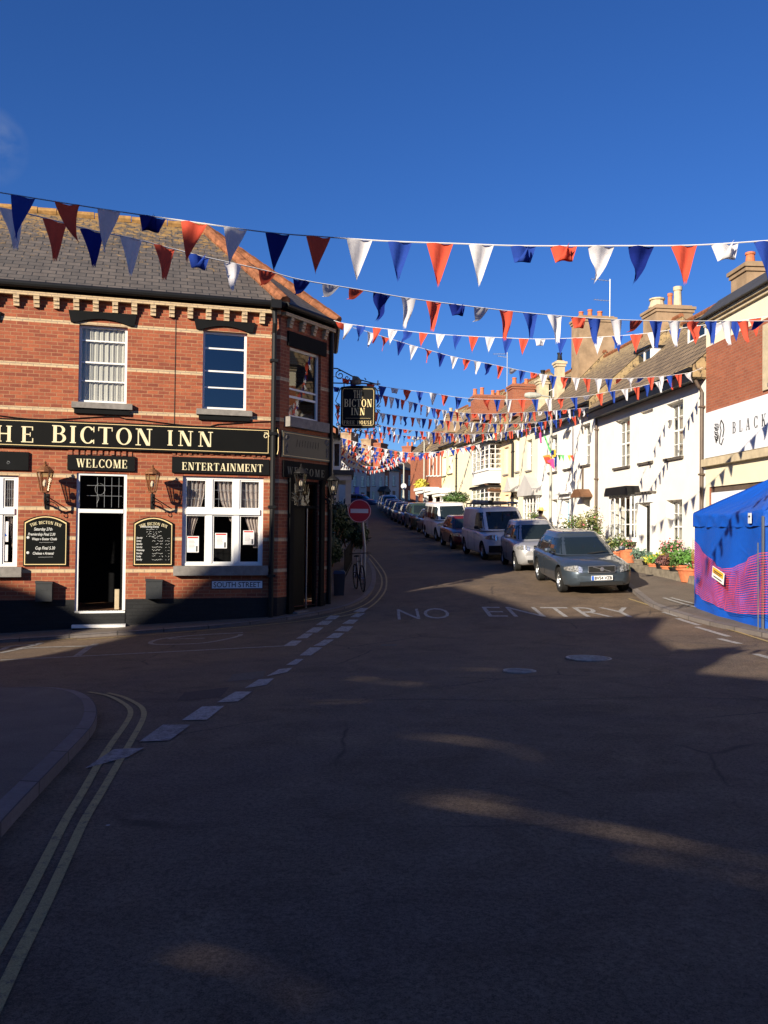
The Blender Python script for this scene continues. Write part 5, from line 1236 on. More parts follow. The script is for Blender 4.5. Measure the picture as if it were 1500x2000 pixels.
# --- house 6 yellow
F6, L6 = frame2(G_, F_); ez6 = F6.tz(890, 866)[1]; e1_, e2_ = opx(F6, 864, 871, 892, 929), opx(F6, 876, 884, 888, 924)
T6, F6, L6 = shell('terraced_house', 'pale yellow house with two tall blocked windows, behind the round clipped shrub', 'house', G_, F_, ez6, [e1_, e2_], 'stucco_yellow', ov=.2)
blind(T6, e1_, 'stucco_white', 'sill_dark'); blind(T6, e2_, 'stucco_white', 'sill_dark')
chimney(T6, F6, 886, 808, 62, 1.1, .9, 8.5, 'render_brown', ((-.2, .4, .13, 'stone_beige'), (.25, .35, .12, 'stone_beige')))
# --- house 7, 8 brick with white columns
F7, L7 = frame2(H_, G_); ez7 = F7.tz(860, 880)[1]; opsl = [opx(F7, x, x+5, 887, 928) for x in (835, 842, 849, 856)]
T7, F7, L7 = shell('terraced_house', 'red brick house with tall narrow white windows and white porches', 'house', H_, G_, ez7, opsl, 'orange_brick', ov=.25)
for o in opsl: blind(T7, o, 'white_paint', 'white_paint')
for xl, xr, yt in ((846, 864, 957), (832, 850, 953), (813, 832, 951)):
    T_ = T7
    t0, t1, z0, z1 = opx(F7, xl, xr, yt, yt+6, -1.0); t0 = max(t0, -7); mb = MB(); gz = F7.gz(t0)+.05
    mb.box(t0, t1, -1.2, -.001, z1-.2, z1); mb.box(t0+.1, t1-.1, -1.1, -.001, z0-.2, z1-.2)
    for t in (t0+.15, t1-.33): mb.box(t, t+.18, -1.08, -.9, gz-.6, z0-.2)
    obj('porch', mb, MT['white_paint'], T7)
chimney(T7, F7, 862, 858, 66, 1.0, .9, 9.0, 'orange_brick', ((-.2, .4, .13, 'terracotta'),))
F8, L8 = frame2(I_, H_); T8, F8, L8 = shell('terraced_house', 'last red brick house on the right before the street bends away', 'house', I_, H_, ez7+.25, [], 'orange_brick', ov=.25)
# --- brick shop at the right edge
N_ = (9.47, 13.5); F0, L0 = frame2(A_, N_)
z = lambda y, x=1380: F0.tz(x, y)[1]
tp0 = F0.tz(1493, 740)[0]
shop = thing('shop_building', 'red brick shop at the right edge with black roof edge and white sign', 'shop', (A_[0], A_[1], 0), F0.a)
so = (.25, 4.3, z(1135), z(952))
mb = MB(); up = (tp0+.35, tp0+1.6, z(790), z(690))
mb.wall(0, L0, -1, z(628), [so, up], [(z(679), 20, 1), (-5, z(807.5), 1), ], .2, 0.0)
mb.face([(0, 0, -1), (0, 8, -1), (0, 8, z(628)), (0, 0, z(628))][::-1]); mb.face([(L0, 0, -1), (L0, 8, -1), (L0, 8, z(628)), (L0, 0, z(628))]); mb.face([(L0, 8, -1), (0, 8, -1), (0, 8, z(628)), (L0, 8, z(628))])
mb.face([(0, 2.5, -1), (L0, 2.5, -1), (L0, 2.5, z(628)), (0, 2.5, z(628))], None, 1)
obj('wall', mb, M_('orange_brick', 'stucco_cream'), shop)
mb = MB(); mb.box(.0, L0, -.16, -.001, z(634), z(627)); mb.box(.0, L0, -.08, -.001, z(640), z(634)+.0)
mb.box(0, L0, -.14, -.001, z(912), z(898)); mb.box(tp0, tp0+.3, -.05, -.001, z(800), z(690)); obj('cornice', mb, MT['stone_beige'], shop)
mb = MB(); mb.face([(0, -.28, z(627)), (L0, -.28, z(627)), (L0, .35, z(600)+.2), (0, .35, z(600)+.2)]); mb.face([(L0, .35, z(600)+.2), (L0, 8, z(600)+.2), (0, 8, z(600)+.2), (0, .35, z(600)+.2)]); mb.face([(0, -.28, z(627)), (0, .35, z(600)+.2), (0, 8, z(600)+.2), (0, 8, z(627))]); mb.box(0, L0, -.28, 0, z(627)-.02, z(627)-.002)
obj('roof', mb, MT['dark_slate_panel'], shop)
sash(shop, up, rec=.12, cols=2, sill='sill_stone')
chimney(shop, F0, 1478, 520, 25.5, 1.1, 1.0, 6.8, 'render_brown', ((-.2, .4, .14, 'terracotta'), (.3, .5, .12, 'terracotta')))
mb = MB(); t0, t1, z0, z1 = so
mb.box(t0, t1, .05, .15, z1-.14, z1); mb.box(t0, t0+.12, .05, .15, z0, z1-.14); mb.box(t1-.12, t1, .05, .15, z0, z1-.14); mb.box(t0+.12, t1-.12, .05, .15, z0, z0+.5)
sfr = obj('shop_window', mb, MT['brown_pipe'], shop); mb = MB(); mb.box(t0+.12, t1-.12, .0, .12, z1-.48, z1-.16); mb.box(t0+.3, t1-.12, -.1, .0, z1-.62, z1-.50); obj('blind', mb, MT['white_board'], sfr)
mb = MB(); mb.face([(t0+.1, .13, z0+.4), (t1-.1, .13, z0+.4), (t1-.1, .13, z1-.4), (t0+.1, .13, z1-.4)]); obj('pane', mb, MT['glass'], sfr)
T_, t0, t1, z0, z1, yy = board('shop_sign', 'long white shop sign with a small black emblem and the grey word BLACK', (.04, L0-.3, z(895.5), z(808)), None, F0, 0, depth=.06, border=False, mat='white_board')
mb = MB(); mid = (t0+t1)/2; ta, za = F0.tz(1435, 847); tb, _ = F0.tz(1501, 832); zt = F0.tz(1435, 825)[1]
for nm, off in (('BLACK', 0),): serif(mb, nm, ta-mid, za-z0, zt-za, y=yy-.004, th=.003, total=tb-ta, xs=.8)
obj('lettering', mb, MT['grey_box'], T_)
mb = MB(); te, zc = F0.tz(1410, 842); te -= mid; zc -= z0
for k in range(11): mb.tube([(te-.30+.03*math.sin(k*2.1), yy-.004, zc+.22-.04*k), (te-.17+.05*math.cos(k*1.7), yy-.004, zc+.2-.045*k), (te-.07+.03*math.sin(k), yy-.004, zc+.18-.04*k)], .013, 4)
mb.tube([(te+.1, yy-.004, zc+.28), (te+.03, yy-.004, zc+.15), (te+.10, yy-.004, zc), (te+.02, yy-.004, zc-.2), (te+.0, yy-.004, zc-.32), (te+.12, yy-.004, zc-.38), (te+.24, yy-.004, zc-.22)], .016, 4)
mb.tube([(te+.1, yy-.004, zc+.28), (te+.24, yy-.004, zc+.15), (te+.27, yy-.004, zc), (te+.2, yy-.004, zc-.18)], .018, 4); mb.tube([(te-.25, yy-.004, zc-.15), (te-.2, yy-.004, zc-.3), (te-.12, yy-.004, zc-.12)], .016, 4)
obj('emblem', mb, MT['soft_black'], T_)
# ================================================================ LEFT HAND SIDE BEYOND THE PUB
PL0, PL1 = (-2.05, 34.0), (-2.9, 52.0)
# facade faces +X: local x away from the camera
def lshell(name, label, near, far, ez, wall, rise=3.4, ops=(), endwall=True, roofmat='slate'):
    F, L_ = frame2(near, far); F = Fr(near[0], near[1], F.a)   # x away, y to the left (inward)
    T_ = thing(name, label, 'house', (near[0], near[1], 0), F.a)
    z0 = min(F.gz(0), F.gz(L_))-.8; bk = 8
    mb = MB(); mb.wall(0, L_, z0, ez, ops, [], .15)
    for t in (0, L_): mb.face([(t, 0, z0), (t, bk, z0), (t, bk, ez), (t, 4, ez+rise-.1), (t, 0, ez)], [(0, z0), (bk, z0), (bk, ez), (4, ez+rise), (0, ez)])
    mb.face([(L_, bk, z0), (0, bk, z0), (0, bk, ez), (L_, bk, ez)]); mb.face([(0, 2, z0), (L_, 2, z0), (L_, 2, ez), (0, 2, ez)]); obj('wall', mb, MT[wall], T_)
    r = MB(); r.face([(-.1, -.25, ez-.02), (L_+.1, -.25, ez-.02), (L_+.1, 4, ez+rise), (-.1, 4, ez+rise)], [(0, 0), (L_, 0), (L_, 5.2), (0, 5.2)]); r.face([(L_+.1, 4, ez+rise), (L_+.1, bk+.3, ez-.05), (-.1, bk+.3, ez-.05), (-.1, 4, ez+rise)], [(0, 5), (0, 0), (L_, 0), (L_, 5)])
    obj('roof', r, MT[roofmat], T_); g = MB(); g.box(-.1, L_+.1, -.3, -.2, ez-.1, ez+.0); obj('gutter', g, MT['gutter'], T_)
    return T_, F, L_
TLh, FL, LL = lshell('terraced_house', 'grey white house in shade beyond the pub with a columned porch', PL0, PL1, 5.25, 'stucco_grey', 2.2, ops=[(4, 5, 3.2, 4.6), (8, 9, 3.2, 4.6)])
for o in ((4, 5, 3.2, 4.6), (8, 9, 3.2, 4.6)): window(TLh, o, rec=.06, cols=2, rows=[.5], sill='sill_stone')
mb = MB(); mb.box(1.0, 3.2, -.30, -.001, 3.95, 5.15); mb.box(.95, 3.25, -.36, -.001, 5.15, 5.25); o = obj('upper_bay', mb, MT['white_board'], TLh)
mb = MB(); mb.box(.975, .999, -.25, -.06, 4.1, 5.0); mb.box(1.15, 1.95, -.315, -.302, 4.1, 5.0); mb.box(2.2, 3.0, -.315, -.302, 4.1, 5.0); obj('pane', mb, MT['car_glass'], o)
mb = MB(); mb.box(.6, 4.2, -.85, -.001, 3.72, 3.92); mb.box(.7, 4.1, -.76, -.001, 3.5, 3.72, 1)
for t in (.8, 2.3, 3.8): mb.box(t, t+.22, -.74, -.52, 0, 3.5, 1)
mb.box(.8, .95, -.25, -.001, 0, 3.5, 1)
obj('porch', mb, M_('dark_slate_panel', 'stucco_grey'), TLh)
lx = [((-3.0, 52.3), (-3.7, 66), 7.6, 'orange_brick', 'hidden brick house put in to shade the street, behind the grey white house on the left, out of the lamp light'), ((-3.8, 66.3), (-4.6, 82), 8.6, 'stucco_grey', 'hidden grey rendered house put in to shade the street, further along on the left'), ((-4.7, 82.3), (-6.6, 99), 9.6, 'orange_brick', 'hidden brick house put in to shade the street, at the far end on the left')]
for a, b, e, m, l in lx: lshell('terraced_house', l.replace(', out of the lamp light', ''), a, b, e, m, 2.4)  # houses hidden from here, put in for their shade on the street
# far row across the bend
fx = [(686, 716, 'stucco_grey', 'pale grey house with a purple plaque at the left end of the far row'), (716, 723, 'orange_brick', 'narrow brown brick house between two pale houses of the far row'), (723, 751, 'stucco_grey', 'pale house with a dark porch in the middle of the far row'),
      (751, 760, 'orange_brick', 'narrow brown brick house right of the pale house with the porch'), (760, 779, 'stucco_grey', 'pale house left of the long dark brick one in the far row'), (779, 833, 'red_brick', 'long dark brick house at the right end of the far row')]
fa, fb = Vector((-4.6, 104.0)), Vector((6.6, 126.0))
FR_, LR_ = frame2(tuple(fa), tuple(fb))
def tpx(px): return FR_.tz(px, 950)[0]
for i, (xa, xb, m, lab) in enumerate(fx):
    ta, tb = tpx(xa), tpx(xb)-.02; o = FR_.w(ta); o2 = FR_.w(tb); L_ = tb-ta; ez = FR_.tz((xa+xb)/2, 919+.05*(i))[1]
    z0 = ground(o.x, o.y)-.5; H = ez-z0; n_ = max(1, round(L_/2.4)); ops = []
    for k in range(n_):
        c = L_*(k+.5)/n_
        ops += [(c-.42, c+.42, z0+H*.58, z0+H*.86)]
        if k != n_//2: ops += [(c-.45, c+.45, z0+H*.18, z0+H*.44)]
    dd = (L_*(n_//2+.5)/n_-.45, L_*(n_//2+.5)/n_+.45, z0+.55, z0+H*.44); ops.append(dd)
    T_, Ff, _ = lshell('terraced_house', lab, (o.x, o.y), (o2.x, o2.y), ez, m, 3.2, ops=ops, roofmat='slate_small' if i > 3 else 'slate')
    for w_o in ops[:-1]: window(T_, w_o, rec=.05, cols=2, rows=[.5], sill='sill_stone')
    mbx = MB(); mbx.box(dd[0], dd[1], .05, .1, dd[2], dd[3]); obj('door', mbx, MT['black_paint' if i % 2 else 'wood_brown'], T_)
    if i == 2: mbx = MB(); mbx.prism([(dd[0]-.5, dd[3]), (dd[1]+.5, dd[3]), (dd[1]+.5, dd[3]+.15), ((dd[0]+dd[1])/2, dd[3]+.7), (dd[0]-.5, dd[3]+.15)], -1, -.001); mbx.box(dd[0]-.4, dd[0]-.25, -.9, -.7, z0, dd[3]); mbx.box(dd[1]+.25, dd[1]+.4, -.9, -.7, z0, dd[3]); obj('porch', mbx, MT['dark_slate_panel'], T_)
    if i == 0: mbx = MB(); mbx.box(.9, 1.9, -.05, -.001, z0+1.9, z0+2.8); obj('plaque', mbx, MT['purple_plate'], T_)
    if i in (0, 2, 4, 5):
        chimney(T_, Ff, {0: 680, 2: 722, 4: 741, 5: 800}[i], {0: 846, 2: 858, 4: 866, 5: 872}[i], 112 if i < 5 else 124, 1.4 if i else 2.0, 2.0, ez, 'render_brown' if i < 4 else 'orange_brick', ((-.4, .6, .16, 'terracotta'), (.3, .6, .16, 'terracotta')))
# ================================================================ VEHICLES (local: nose toward -y)
def ip(tab, x):
    for (a, b), (c, d) in zip(tab, tab[1:]):
        if x <= c:
            t = max(0, (x-a)/(c-a)); t = t*t*(3-2*t)*.5+t*.5; return b+(d-b)*t
    return tab[-1][1]
KIND = {
 'estate': dict(L=4.52, W=1.77, H=1.46, belt=.92, yf=(1.15, 2.05), yr=(4.44, 4.02), w=(.79, .57), ax=(.88, 3.52), r=.32, hood=0, side=((1.55, 2.45), (2.55, 3.45), (3.55, 4.15))),
 'mpv': dict(L=3.85, W=1.72, H=1.59, belt=.98, yf=(.72, 1.45), yr=(3.80, 3.62), w=(.79, .60), ax=(.68, 3.12), r=.30, hood=.10, side=((1.15, 2.05), (2.15, 3.0), (3.1, 3.5))),
 'hatch': dict(L=3.95, W=1.66, H=1.44, belt=.90, yf=(1.0, 1.75), yr=(3.88, 3.5), w=(.76, .58), ax=(.75, 3.2), r=.29, hood=0, side=((1.4, 2.25), (2.35, 3.2))),
 'suv': dict(L=4.4, W=1.80, H=1.68, belt=1.05, yf=(1.05, 1.75), yr=(4.34, 4.1), w=(.82, .64), ax=(.85, 3.45), r=.36, hood=.16, side=((1.45, 2.35), (2.45, 3.3), (3.4, 4.0))),
 'van': dict(L=4.80, W=1.90, H=1.96, belt=1.10, yf=(.72, 1.45), yr=(4.76, 4.70), w=(.92, .83), ax=(.82, 3.92), r=.33, hood=.20, side=((1.15, 1.95),)),
 'minibus': dict(L=4.9, W=1.88, H=1.94, belt=1.08, yf=(.62, 1.25), yr=(4.86, 4.78), w=(.91, .82), ax=(.80, 3.9), r=.33, hood=.20, side=((.98, 1.85), (2.0, 3.1), (3.2, 4.4))),
}
def vehicle(kind, label, x, y, paint, rz=0.0, cat='car', name='parked_car', detail=2, group='vehicles parked along the right kerb', plate=None, tilt=None):
    k = KIND[kind]; L, W, H = k['L'], k['W'], k['H']; hw = W/2; f = L/4.52; hd = k['hood']
    T_ = thing(name, label, cat, (x, y, 0), rz, group)
    c, s = math.cos(rz), math.sin(rz); P = lambda lx, ly: (x+lx*c-ly*s, y+lx*s+ly*c)
    a, b = P(0, k['ax'][0]-L/2), P(0, k['ax'][1]-L/2); za, zb = ground(*a), ground(*b); pitch = math.atan2(zb-za, k['ax'][1]-k['ax'][0])
    l_, r_ = P(-hw, 0), P(hw, 0); rollv = math.atan2(ground(*r_)-ground(*l_), W)
    T_.location.z = (za+zb)/2-((k['ax'][0]+k['ax'][1])/2-L/2)*math.tan(pitch)+.008; T_.rotation_euler = (pitch, -rollv, rz)
    y0 = -L/2
    wt = [(0, .64), (.05, .76), (.18, .90), (.5, .975), (1.0, 1), (3.4, 1), (4.0, .985), (4.35, .93), (4.46, .84), (4.52, .76)]
    lo = [(0, .36), (.05, .27), (.2, .21), (.5, .19), (4.0, .20), (4.35, .25), (4.52, .36)]
    sh = [(0, .52), (.05, .60), (.2, .67), (.5, .72), (1.0, .78), (1.4, .82), (2, .85), (4.0, .88), (4.45, .86), (4.52, .74)]
    tp = [(0, .58), (.05, .68), (.2, .75), (.5, .82), (1.0, .885), (1.35, .92), (2.0, .95), (4.3, .95), (4.46, .90), (4.52, .80)]
    st = [0, .03, .08, .16, .28, .45, .65, .9, 1.15, 1.4, 1.8, 2.4, 3.0, 3.5, 3.9, 4.15, 4.33, 4.43, 4.49, 4.52]
    mb = MB(); rings = []
    for u_ in st:
        w = hw*ip(wt, u_); zl = ip(lo, u_); zs = ip(sh, u_)+hd; zt = ip(tp, u_)+hd
        if kind in ('van', 'minibus'): zt += .02*u_/4.5; 
        half = [(0, zl), (.55*w, zl), (.84*w, zl), (.95*w, zl+.05), (.99*w, zl+.16), (w, (zl+zs)/2), (.995*w, zs-.12), (.975*w, zs-.04), (.93*w, zs+.01), (.84*w, zs+(zt-zs)*.55), (.62*w, zs+(zt-zs)*.86), (.32*w, zt-.004), (0, zt)]
        yy = y0+u_*f; bow = .10*(1-min(1, u_/.5)) if u_ < .5 else 0
        ring = [(px, yy+bow*f*(abs(px)/hw)**2*1.6, pz) for px, pz in half]+[(-px, yy+bow*f*(abs(px)/hw)**2*1.6, pz) for px, pz in half[-2:0:-1]]
        rings.append(ring)
    n_ = len(rings[0])
    for i in range(len(rings)-1):
        for j in range(n_): mb.face([rings[i][j], rings[i+1][j], rings[i+1][(j+1) % n_], rings[i][(j+1) % n_]], [(0, 0)]*4)
    mb.face(rings[0], [(0, 0)]*n_); mb.face(rings[-1][::-1], [(0, 0)]*n_)
    body_me = mb.mesh('body', [MT[paint], MT['rubber']], True, True)
    if detail >= 1:
        tmp = bpy.data.objects.new('body', body_me); COL.objects.link(tmp); cuts = []
        for ax in k['ax']:
            m = MB(); m.lathe([(.001, -hw-.3), (k['r']+.055, -hw-.3), (k['r']+.055, hw+.3), (.001, hw+.3)], seg=28, M=Matrix.Translation((0, y0+ax, k['r']+.01)) @ Matrix.Rotation(R(90), 4, 'Y'))
            co = bpy.data.objects.new('cut', m.mesh('cut', [MT['rubber']], False, True)); COL.objects.link(co); cuts.append(co)
            md = tmp.modifiers.new('b', 'BOOLEAN'); md.object = co; md.operation = 'DIFFERENCE'; md.solver = 'EXACT'
        dg = bpy.context.evaluated_depsgraph_get(); me = bpy.data.meshes.new_from_object(tmp.evaluated_get(dg))
        if len(me.polygons) > 100: body_me = me
        for q in cuts+[tmp]: bpy.data.objects.remove(q)
        for p in body_me.polygons: p.use_smooth = True
        body_me.set_sharp_from_angle(angle=R(40))
    body = obj('body', body_me, None, T_)
    # cabin as stacked rounded loops
    zb_, zt_ = k['belt']-.02, H; yf, yr, ww = k['yf'], k['yr'], k['w']; NE = 5.5
    def lim(v):
        e = v**1.15; bulge = .035*math.sin(math.pi*v)
        return y0+yf[0]+(yf[1]-yf[0])*v-bulge*1.6, y0+yr[0]+(yr[1]-yr[0])*v**1.3+bulge*.6, ww[0]+(ww[1]-ww[0])*e+bulge*.5
    def cab(xf, v, sidef=None, grow=0.0):
        ya, yb, w = lim(v); yc, hl = (ya+yb)/2, (yb-ya)/2
        w *= hw/ .885 if kind not in ('van', 'minibus') else 1
        z = zb_+(zt_-.10-zb_)*v
        if sidef is None:   # windscreen side, xf in -1..1
            d = (1-abs(xf*.96)**NE)**(1/NE); return (xf*.96*(w+grow), yc-(hl+grow)*d, z)
        if sidef == 'rear': d = (1-abs(xf*.96)**NE)**(1/NE); return (xf*.96*(w+grow), yc+(hl+grow)*d, z)
        yn = max(-.995, min(.995, (xf-yc)/hl)); d = (1-abs(yn)**NE)**(1/NE); return (sidef*(w*d+grow), xf, z)
    m = MB(); vs = [0, .2, .4, .6, .8, .93, 1.0]; loops = []
    for v in vs:
        ya, yb, w = lim(v); yc, hl = (ya+yb)/2, (yb-ya)/2; w *= hw/.885 if kind not in ('van', 'minibus') else 1; lp = []
        for i in range(44):
            a = 2*math.pi*i/44; ca_, sa_ = math.cos(a), math.sin(a); e = 2/NE
            lp.append((w*math.copysign(abs(ca_)**e, ca_), yc+hl*math.copysign(abs(sa_)**e, sa_), zb_+(zt_-.10-zb_)*v))
        loops.append(lp)
    ya, yb, w = lim(1.0); w *= hw/.885 if kind not in ('van', 'minibus') else 1
    for sc_, dz in ((.975, .035), (.93, .062), (.8, .085), (.5, .098)):
        yc = (ya+yb)/2; loops.append([(q[0]*sc_, yc+(q[1]-yc)*(sc_ if sc_ > .9 else sc_), zt_-.10+dz) for q in loops[6]])
    for i in range(len(loops)-1):
        for j in range(44): m.face([loops[i][j], loops[i][(j+1) % 44], loops[i+1][(j+1) % 44], loops[i+1][j]], [(0, 0)]*4)
    m.face(loops[-1], [(0, 0)]*44); obj('cabin', m, MT[paint], T_, smooth=True, merge=True)
    def panel(mb, pf, u0, u1, v0, v1, nu=10, nv=5, slant=0):
        for i in range(nu):
            for j in range(nv):
                q = []
                for a_, b_ in ((i, j), (i+1, j), (i+1, j+1), (i, j+1)):
                    v = v0+(v1-v0)*b_/nv; q.append(pf(u0+(u1-u0)*a_/nu, v))
                mb.face(q, [(0, 0)]*4)
    m = MB(); panel(m, lambda u_, v: cab(u_, v, None, .006), -.90, .90, .06, .90); obj('windscreen', m, MT['car_glass'], T_, smooth=True)
    for sd in (-1, 1):
        for i, (a_, b_) in enumerate(k['side']):
            m = MB(); va, vb = .10, .86
            def pf(u_, v, i=i, sd=sd):
                t = (v-va)/(vb-va); lo_, hi_ = a_, b_
                if i == 0: lo_ = a_+(yf[1]-yf[0])*.55*t-.12
                if i == len(k['side'])-1 and kind != 'van': hi_ = b_-(yr[0]-yr[1])*.6*t
                return cab(y0+lo_+(hi_-lo_)*u_, v, sd, .006)
            panel(m, pf, 0, 1, va, vb, 5, 4); obj('side_window', m, MT['car_glass'], T_, smooth=True)
    if kind != 'van': m = MB(); panel(m, lambda u_, v: cab(u_, v, 'rear', .006), -.85, .85, .15, .85, 8, 4); obj('rear_window', m, MT['car_glass'], T_, smooth=True)
    # wheels
    if detail >= 1:
        wh = []
        for ax in k['ax']:
            for sd in (-1, 1):
                r = k['r']; M = Matrix.Translation((sd*(hw-.115), y0+ax, r)) @ Matrix.Rotation(R(90)*sd, 4, 'Y')
                m = MB(); m.lathe([(r*.64, -.09), (r*.9, -.10), (r, -.07), (r, .07), (r*.93, .10), (r*.66, .10), (r*.64, .06)], seg=24, M=M); w_ = obj('wheel', m, MT['rubber'], T_, smooth=True)
                m = MB(); m.lathe([(.001, .075), (.06, .075), (.07, .05), (.07, .045)], seg=12, M=M); m.lathe([(r*.58, .045), (r*.64, .085), (r*.66, .085)], seg=24, M=M); m.lathe([(.001, .0), (r*.64, .0)], seg=20, mi=1, M=M)
                for q in range(5):
                    a = 2*math.pi*q/5; m.box(.04, r*.60, -.035, .035, .035, .062, None, M @ Matrix.Rotation(a, 4, 'Z'))
                obj('rim', m, M_('rim', 'rubber'), w_)
    nose = lambda px, g=.012: y0+.10*f*1.6*(abs(px)/hw)**2*(1) - g
    if detail >= 1:
        zc = .64+hd
        for sd in (-1, 1):
            m = MB(); n2 = 8; big = 1.25 if kind in ('van', 'minibus') else 1
            for i in range(n2):
                q = []
                for t_, e in ((i, 0), (i+1, 0), (i+1, 1), (i, 1)):
                    fx = .52+.42*t_/n2; xx = fx*hw; wn = hw
                    # follow the nose ring outline
                    uu = 0.0
                    while uu < .6 and hw*ip(wt, uu)*.985 < xx: uu += .01
                    yy = y0+uu*f+(.10*(1-min(1, uu/.5)))*f*(xx/hw)**2*1.6-.016
                    zz = zc-.075*big+(e*(.10+.06*math.sin(math.pi*min(1, t_/n2+.15))))*big*(1-.35*(t_/n2 > .9))+.05*t_/n2
                    q.append((sd*xx, yy+e*.035, zz))
                if sd < 0: q = q[::-1]
                m.face(q, [(0, 0)]*4)
            obj('headlight', m, MT['headlamp'], T_, smooth=True)
            m = MB(); mx_ = sd*(hw+.10); m.lathe([(.001, -.06), (.075, -.05), (.095, 0), (.08, .05), (.001, .06)], (mx_, y0+yf[0]+.42, k['belt']+.10), 10, M=None); m.tube([(sd*(hw-.06), y0+yf[0]+.44, k['belt']+.03), (mx_, y0+yf[0]+.43, k['belt']+.07)], .022, 5); obj('mirror', m, MT[paint if kind not in ('van', 'minibus') else 'rubber'], T_, smooth=True)
        m = MB(); gh = .085
        for i in range(6): m.box(-.30, .30, nose(.15)-.004, nose(.15)+.03, zc-.05+i*.022, zc-.04+i*.022)
        m.box(-.32, .32, nose(.15)+.0, nose(.15)+.04, zc-.06, zc+.085); g_ = obj('grille', m, MT['rubber'], T_)
        m = MB()
        for (x0_, x1_, z0_, z1_) in ((-.33, .33, zc+.085, zc+.094), (-.33, .33, zc-.070, zc-.06), (-.33, -.32, zc-.06, zc+.085), (.32, .33, zc-.06, zc+.085)): m.box(x0_, x1_, nose(.15)-.012, nose(.15)+.04, z0_, z1_)
        if kind == 'estate': m.tube([(-.22, nose(.15)-.012, zc+.075), (.22, nose(.15)-.012, zc-.045)], .010, 4)
        m.lathe([(.001, 0), (.05, .002), (.05, .012), (.001, .014)], (0, 0, 0), 12, M=Matrix.Translation((0, nose(0)-.008, zc+.015)) @ Matrix.Rotation(R(90), 4, 'X')); obj('grille_trim', m, MT['rim'], g_)
        m = MB(); m.box(-.52, .52, nose(.3)-.004, nose(.3)+.1, .26+hd*.4, .34+hd*.4); obj('air_intake', m, MT['rubber'], T_)
        if kind in ('van', 'minibus'):
            m = MB()
            for i in range(12):
                xa, xb = -.88+i*.1467, -.88+(i+1)*.1467
                m.face([(xa*hw, nose(xa*hw, .02), .30), (xb*hw, nose(xb*hw, .02), .30), (xb*hw, nose(xb*hw, .03), .56), (xa*hw, nose(xa*hw, .03), .56)], [(0, 0)]*4)
            obj('bumper', m, MT['rubber'], T_, smooth=True)
        # plate
        zp = .44+hd*.5; yp = nose(.0)-.014
        m = MB(); m.box(-.26, .26, yp, yp+.04, zp-.055, zp+.055); pl = obj('number_plate', m, MT['plate_white'], T_)
        if plate:
            m = MB(); m.box(-.258, -.20, yp-.003, yp-.0005, zp-.052, zp+.052); obj('plate_band', m, MT['plate_blue'], pl)
            me = text_mesh(plate, .105, ext=.001, bold=.004, xs=.80); xs = [v.co.x for v in me.vertices]; me.transform(Matrix.Translation((-.185-min(xs), 0, 0)) @ Matrix.Diagonal((.43/(max(xs)-min(xs)), 1, 1, 1))); me.materials.append(MT['rubber'])
            t = obj('lettering', me, None, pl, (0, yp-.002, zp-.037))
            t.location.x = -.185-min(v.co.x for v in me.vertices)
        m = MB()
        for (py_) in ([k['side'][0][1]+.05] if kind != 'van' else [2.0, 3.1])+([k['side'][1][1]+.05] if len(k['side']) > 1 else []):
            for sd in (-1, 1): m.box(sd*(hw-.004), sd*(hw+.002), y0+py_-.006, y0+py_+.006, .32, .80+hd)
        obj('door_seam', m, MT['rubber'], T_)
        m = MB()
        for py_ in [q[1]-.12 for q in k['side'][:2]]:
            for sd in (-1, 1): m.box(sd*(hw-.02), sd*(hw+.022), y0+py_-.09, y0+py_+.07, .76+hd, .79+hd)
        obj('door_handle', m, MT[paint], T_)
        for sd in (-1, 1):
            m = MB(); m.tube([(sd*.05, y0+yf[0]-.02, k['belt']+.02), (sd*.05+.42, y0+yf[0]+.02, k['belt']+.07)], .010, 4); obj('wiper', m, MT['rubber'], T_)
    return T_, k, y0
def kx(y): return lerp_tab([(b, a) for a, b in kr], y)
def kang(y): return math.atan2(kx(y-1.5)-kx(y+1.5), 3.0)*-1
V1 = vehicle('estate', 'blue grey estate car with number plate BV54 VZB, nearest of the parked row', 5.30, 23.35, 'paint_bluegrey', R(1.5), plate='BV54 VZB')
V2 = vehicle('mpv', 'silver short tall hatchback parked between the blue grey estate and the white panel van', 5.02, 28.9, 'paint_silver', R(1), plate=None)
V3 = vehicle('van', 'white panel van with ladders and a pipe on its roof rack', 4.45, 34.2, 'paint_white', R(7), 'van', 'parked_van')
V4 = vehicle('hatch', 'dark red hatchback squeezed between two white vans', 3.68, 39.7, 'paint_red', R(6))
V5 = vehicle('minibus', 'white van with side windows parked behind the dark red hatchback', 3.36, 45.6, 'paint_white', R(7), 'van', 'parked_van')
cols = [('hatch', 'paint_dark', 'small black hatchback parked behind the second white van', 52.4), ('suv', 'paint_green', 'dark green off road car further up the parked row', 57.6), ('hatch', 'paint_blue', 'dark blue hatchback behind the dark green off road car', 63.0),
        ('estate', 'paint_grey', 'mid grey estate car far up the parked row', 68.2), ('hatch', 'paint_dark', 'black hatchback behind the mid grey estate car', 73.6), ('estate', 'paint_blue', 'dark blue estate car near the top of the parked row', 78.6), ('suv', 'paint_silver', 'silver off road car at the far end of the parked row', 84.5), ('hatch', 'paint_white', 'white hatchback, the farthest car of the parked row', 90.0)]
for kd, pc, lb, y in cols:
    y -= 1.2; vehicle(kd, lb, kx(y)-1.30, y, pc, kang(y)*-1 if 0 else math.atan2(kx(y-2)-kx(y+2), 4), detail=1 if y < 72 else 0)
vehicle('hatch', 'dark car parked across the bend in front of the pale far houses', -2.6, 98.5, 'paint_blue', R(70), detail=0, group='cars at the far bend')
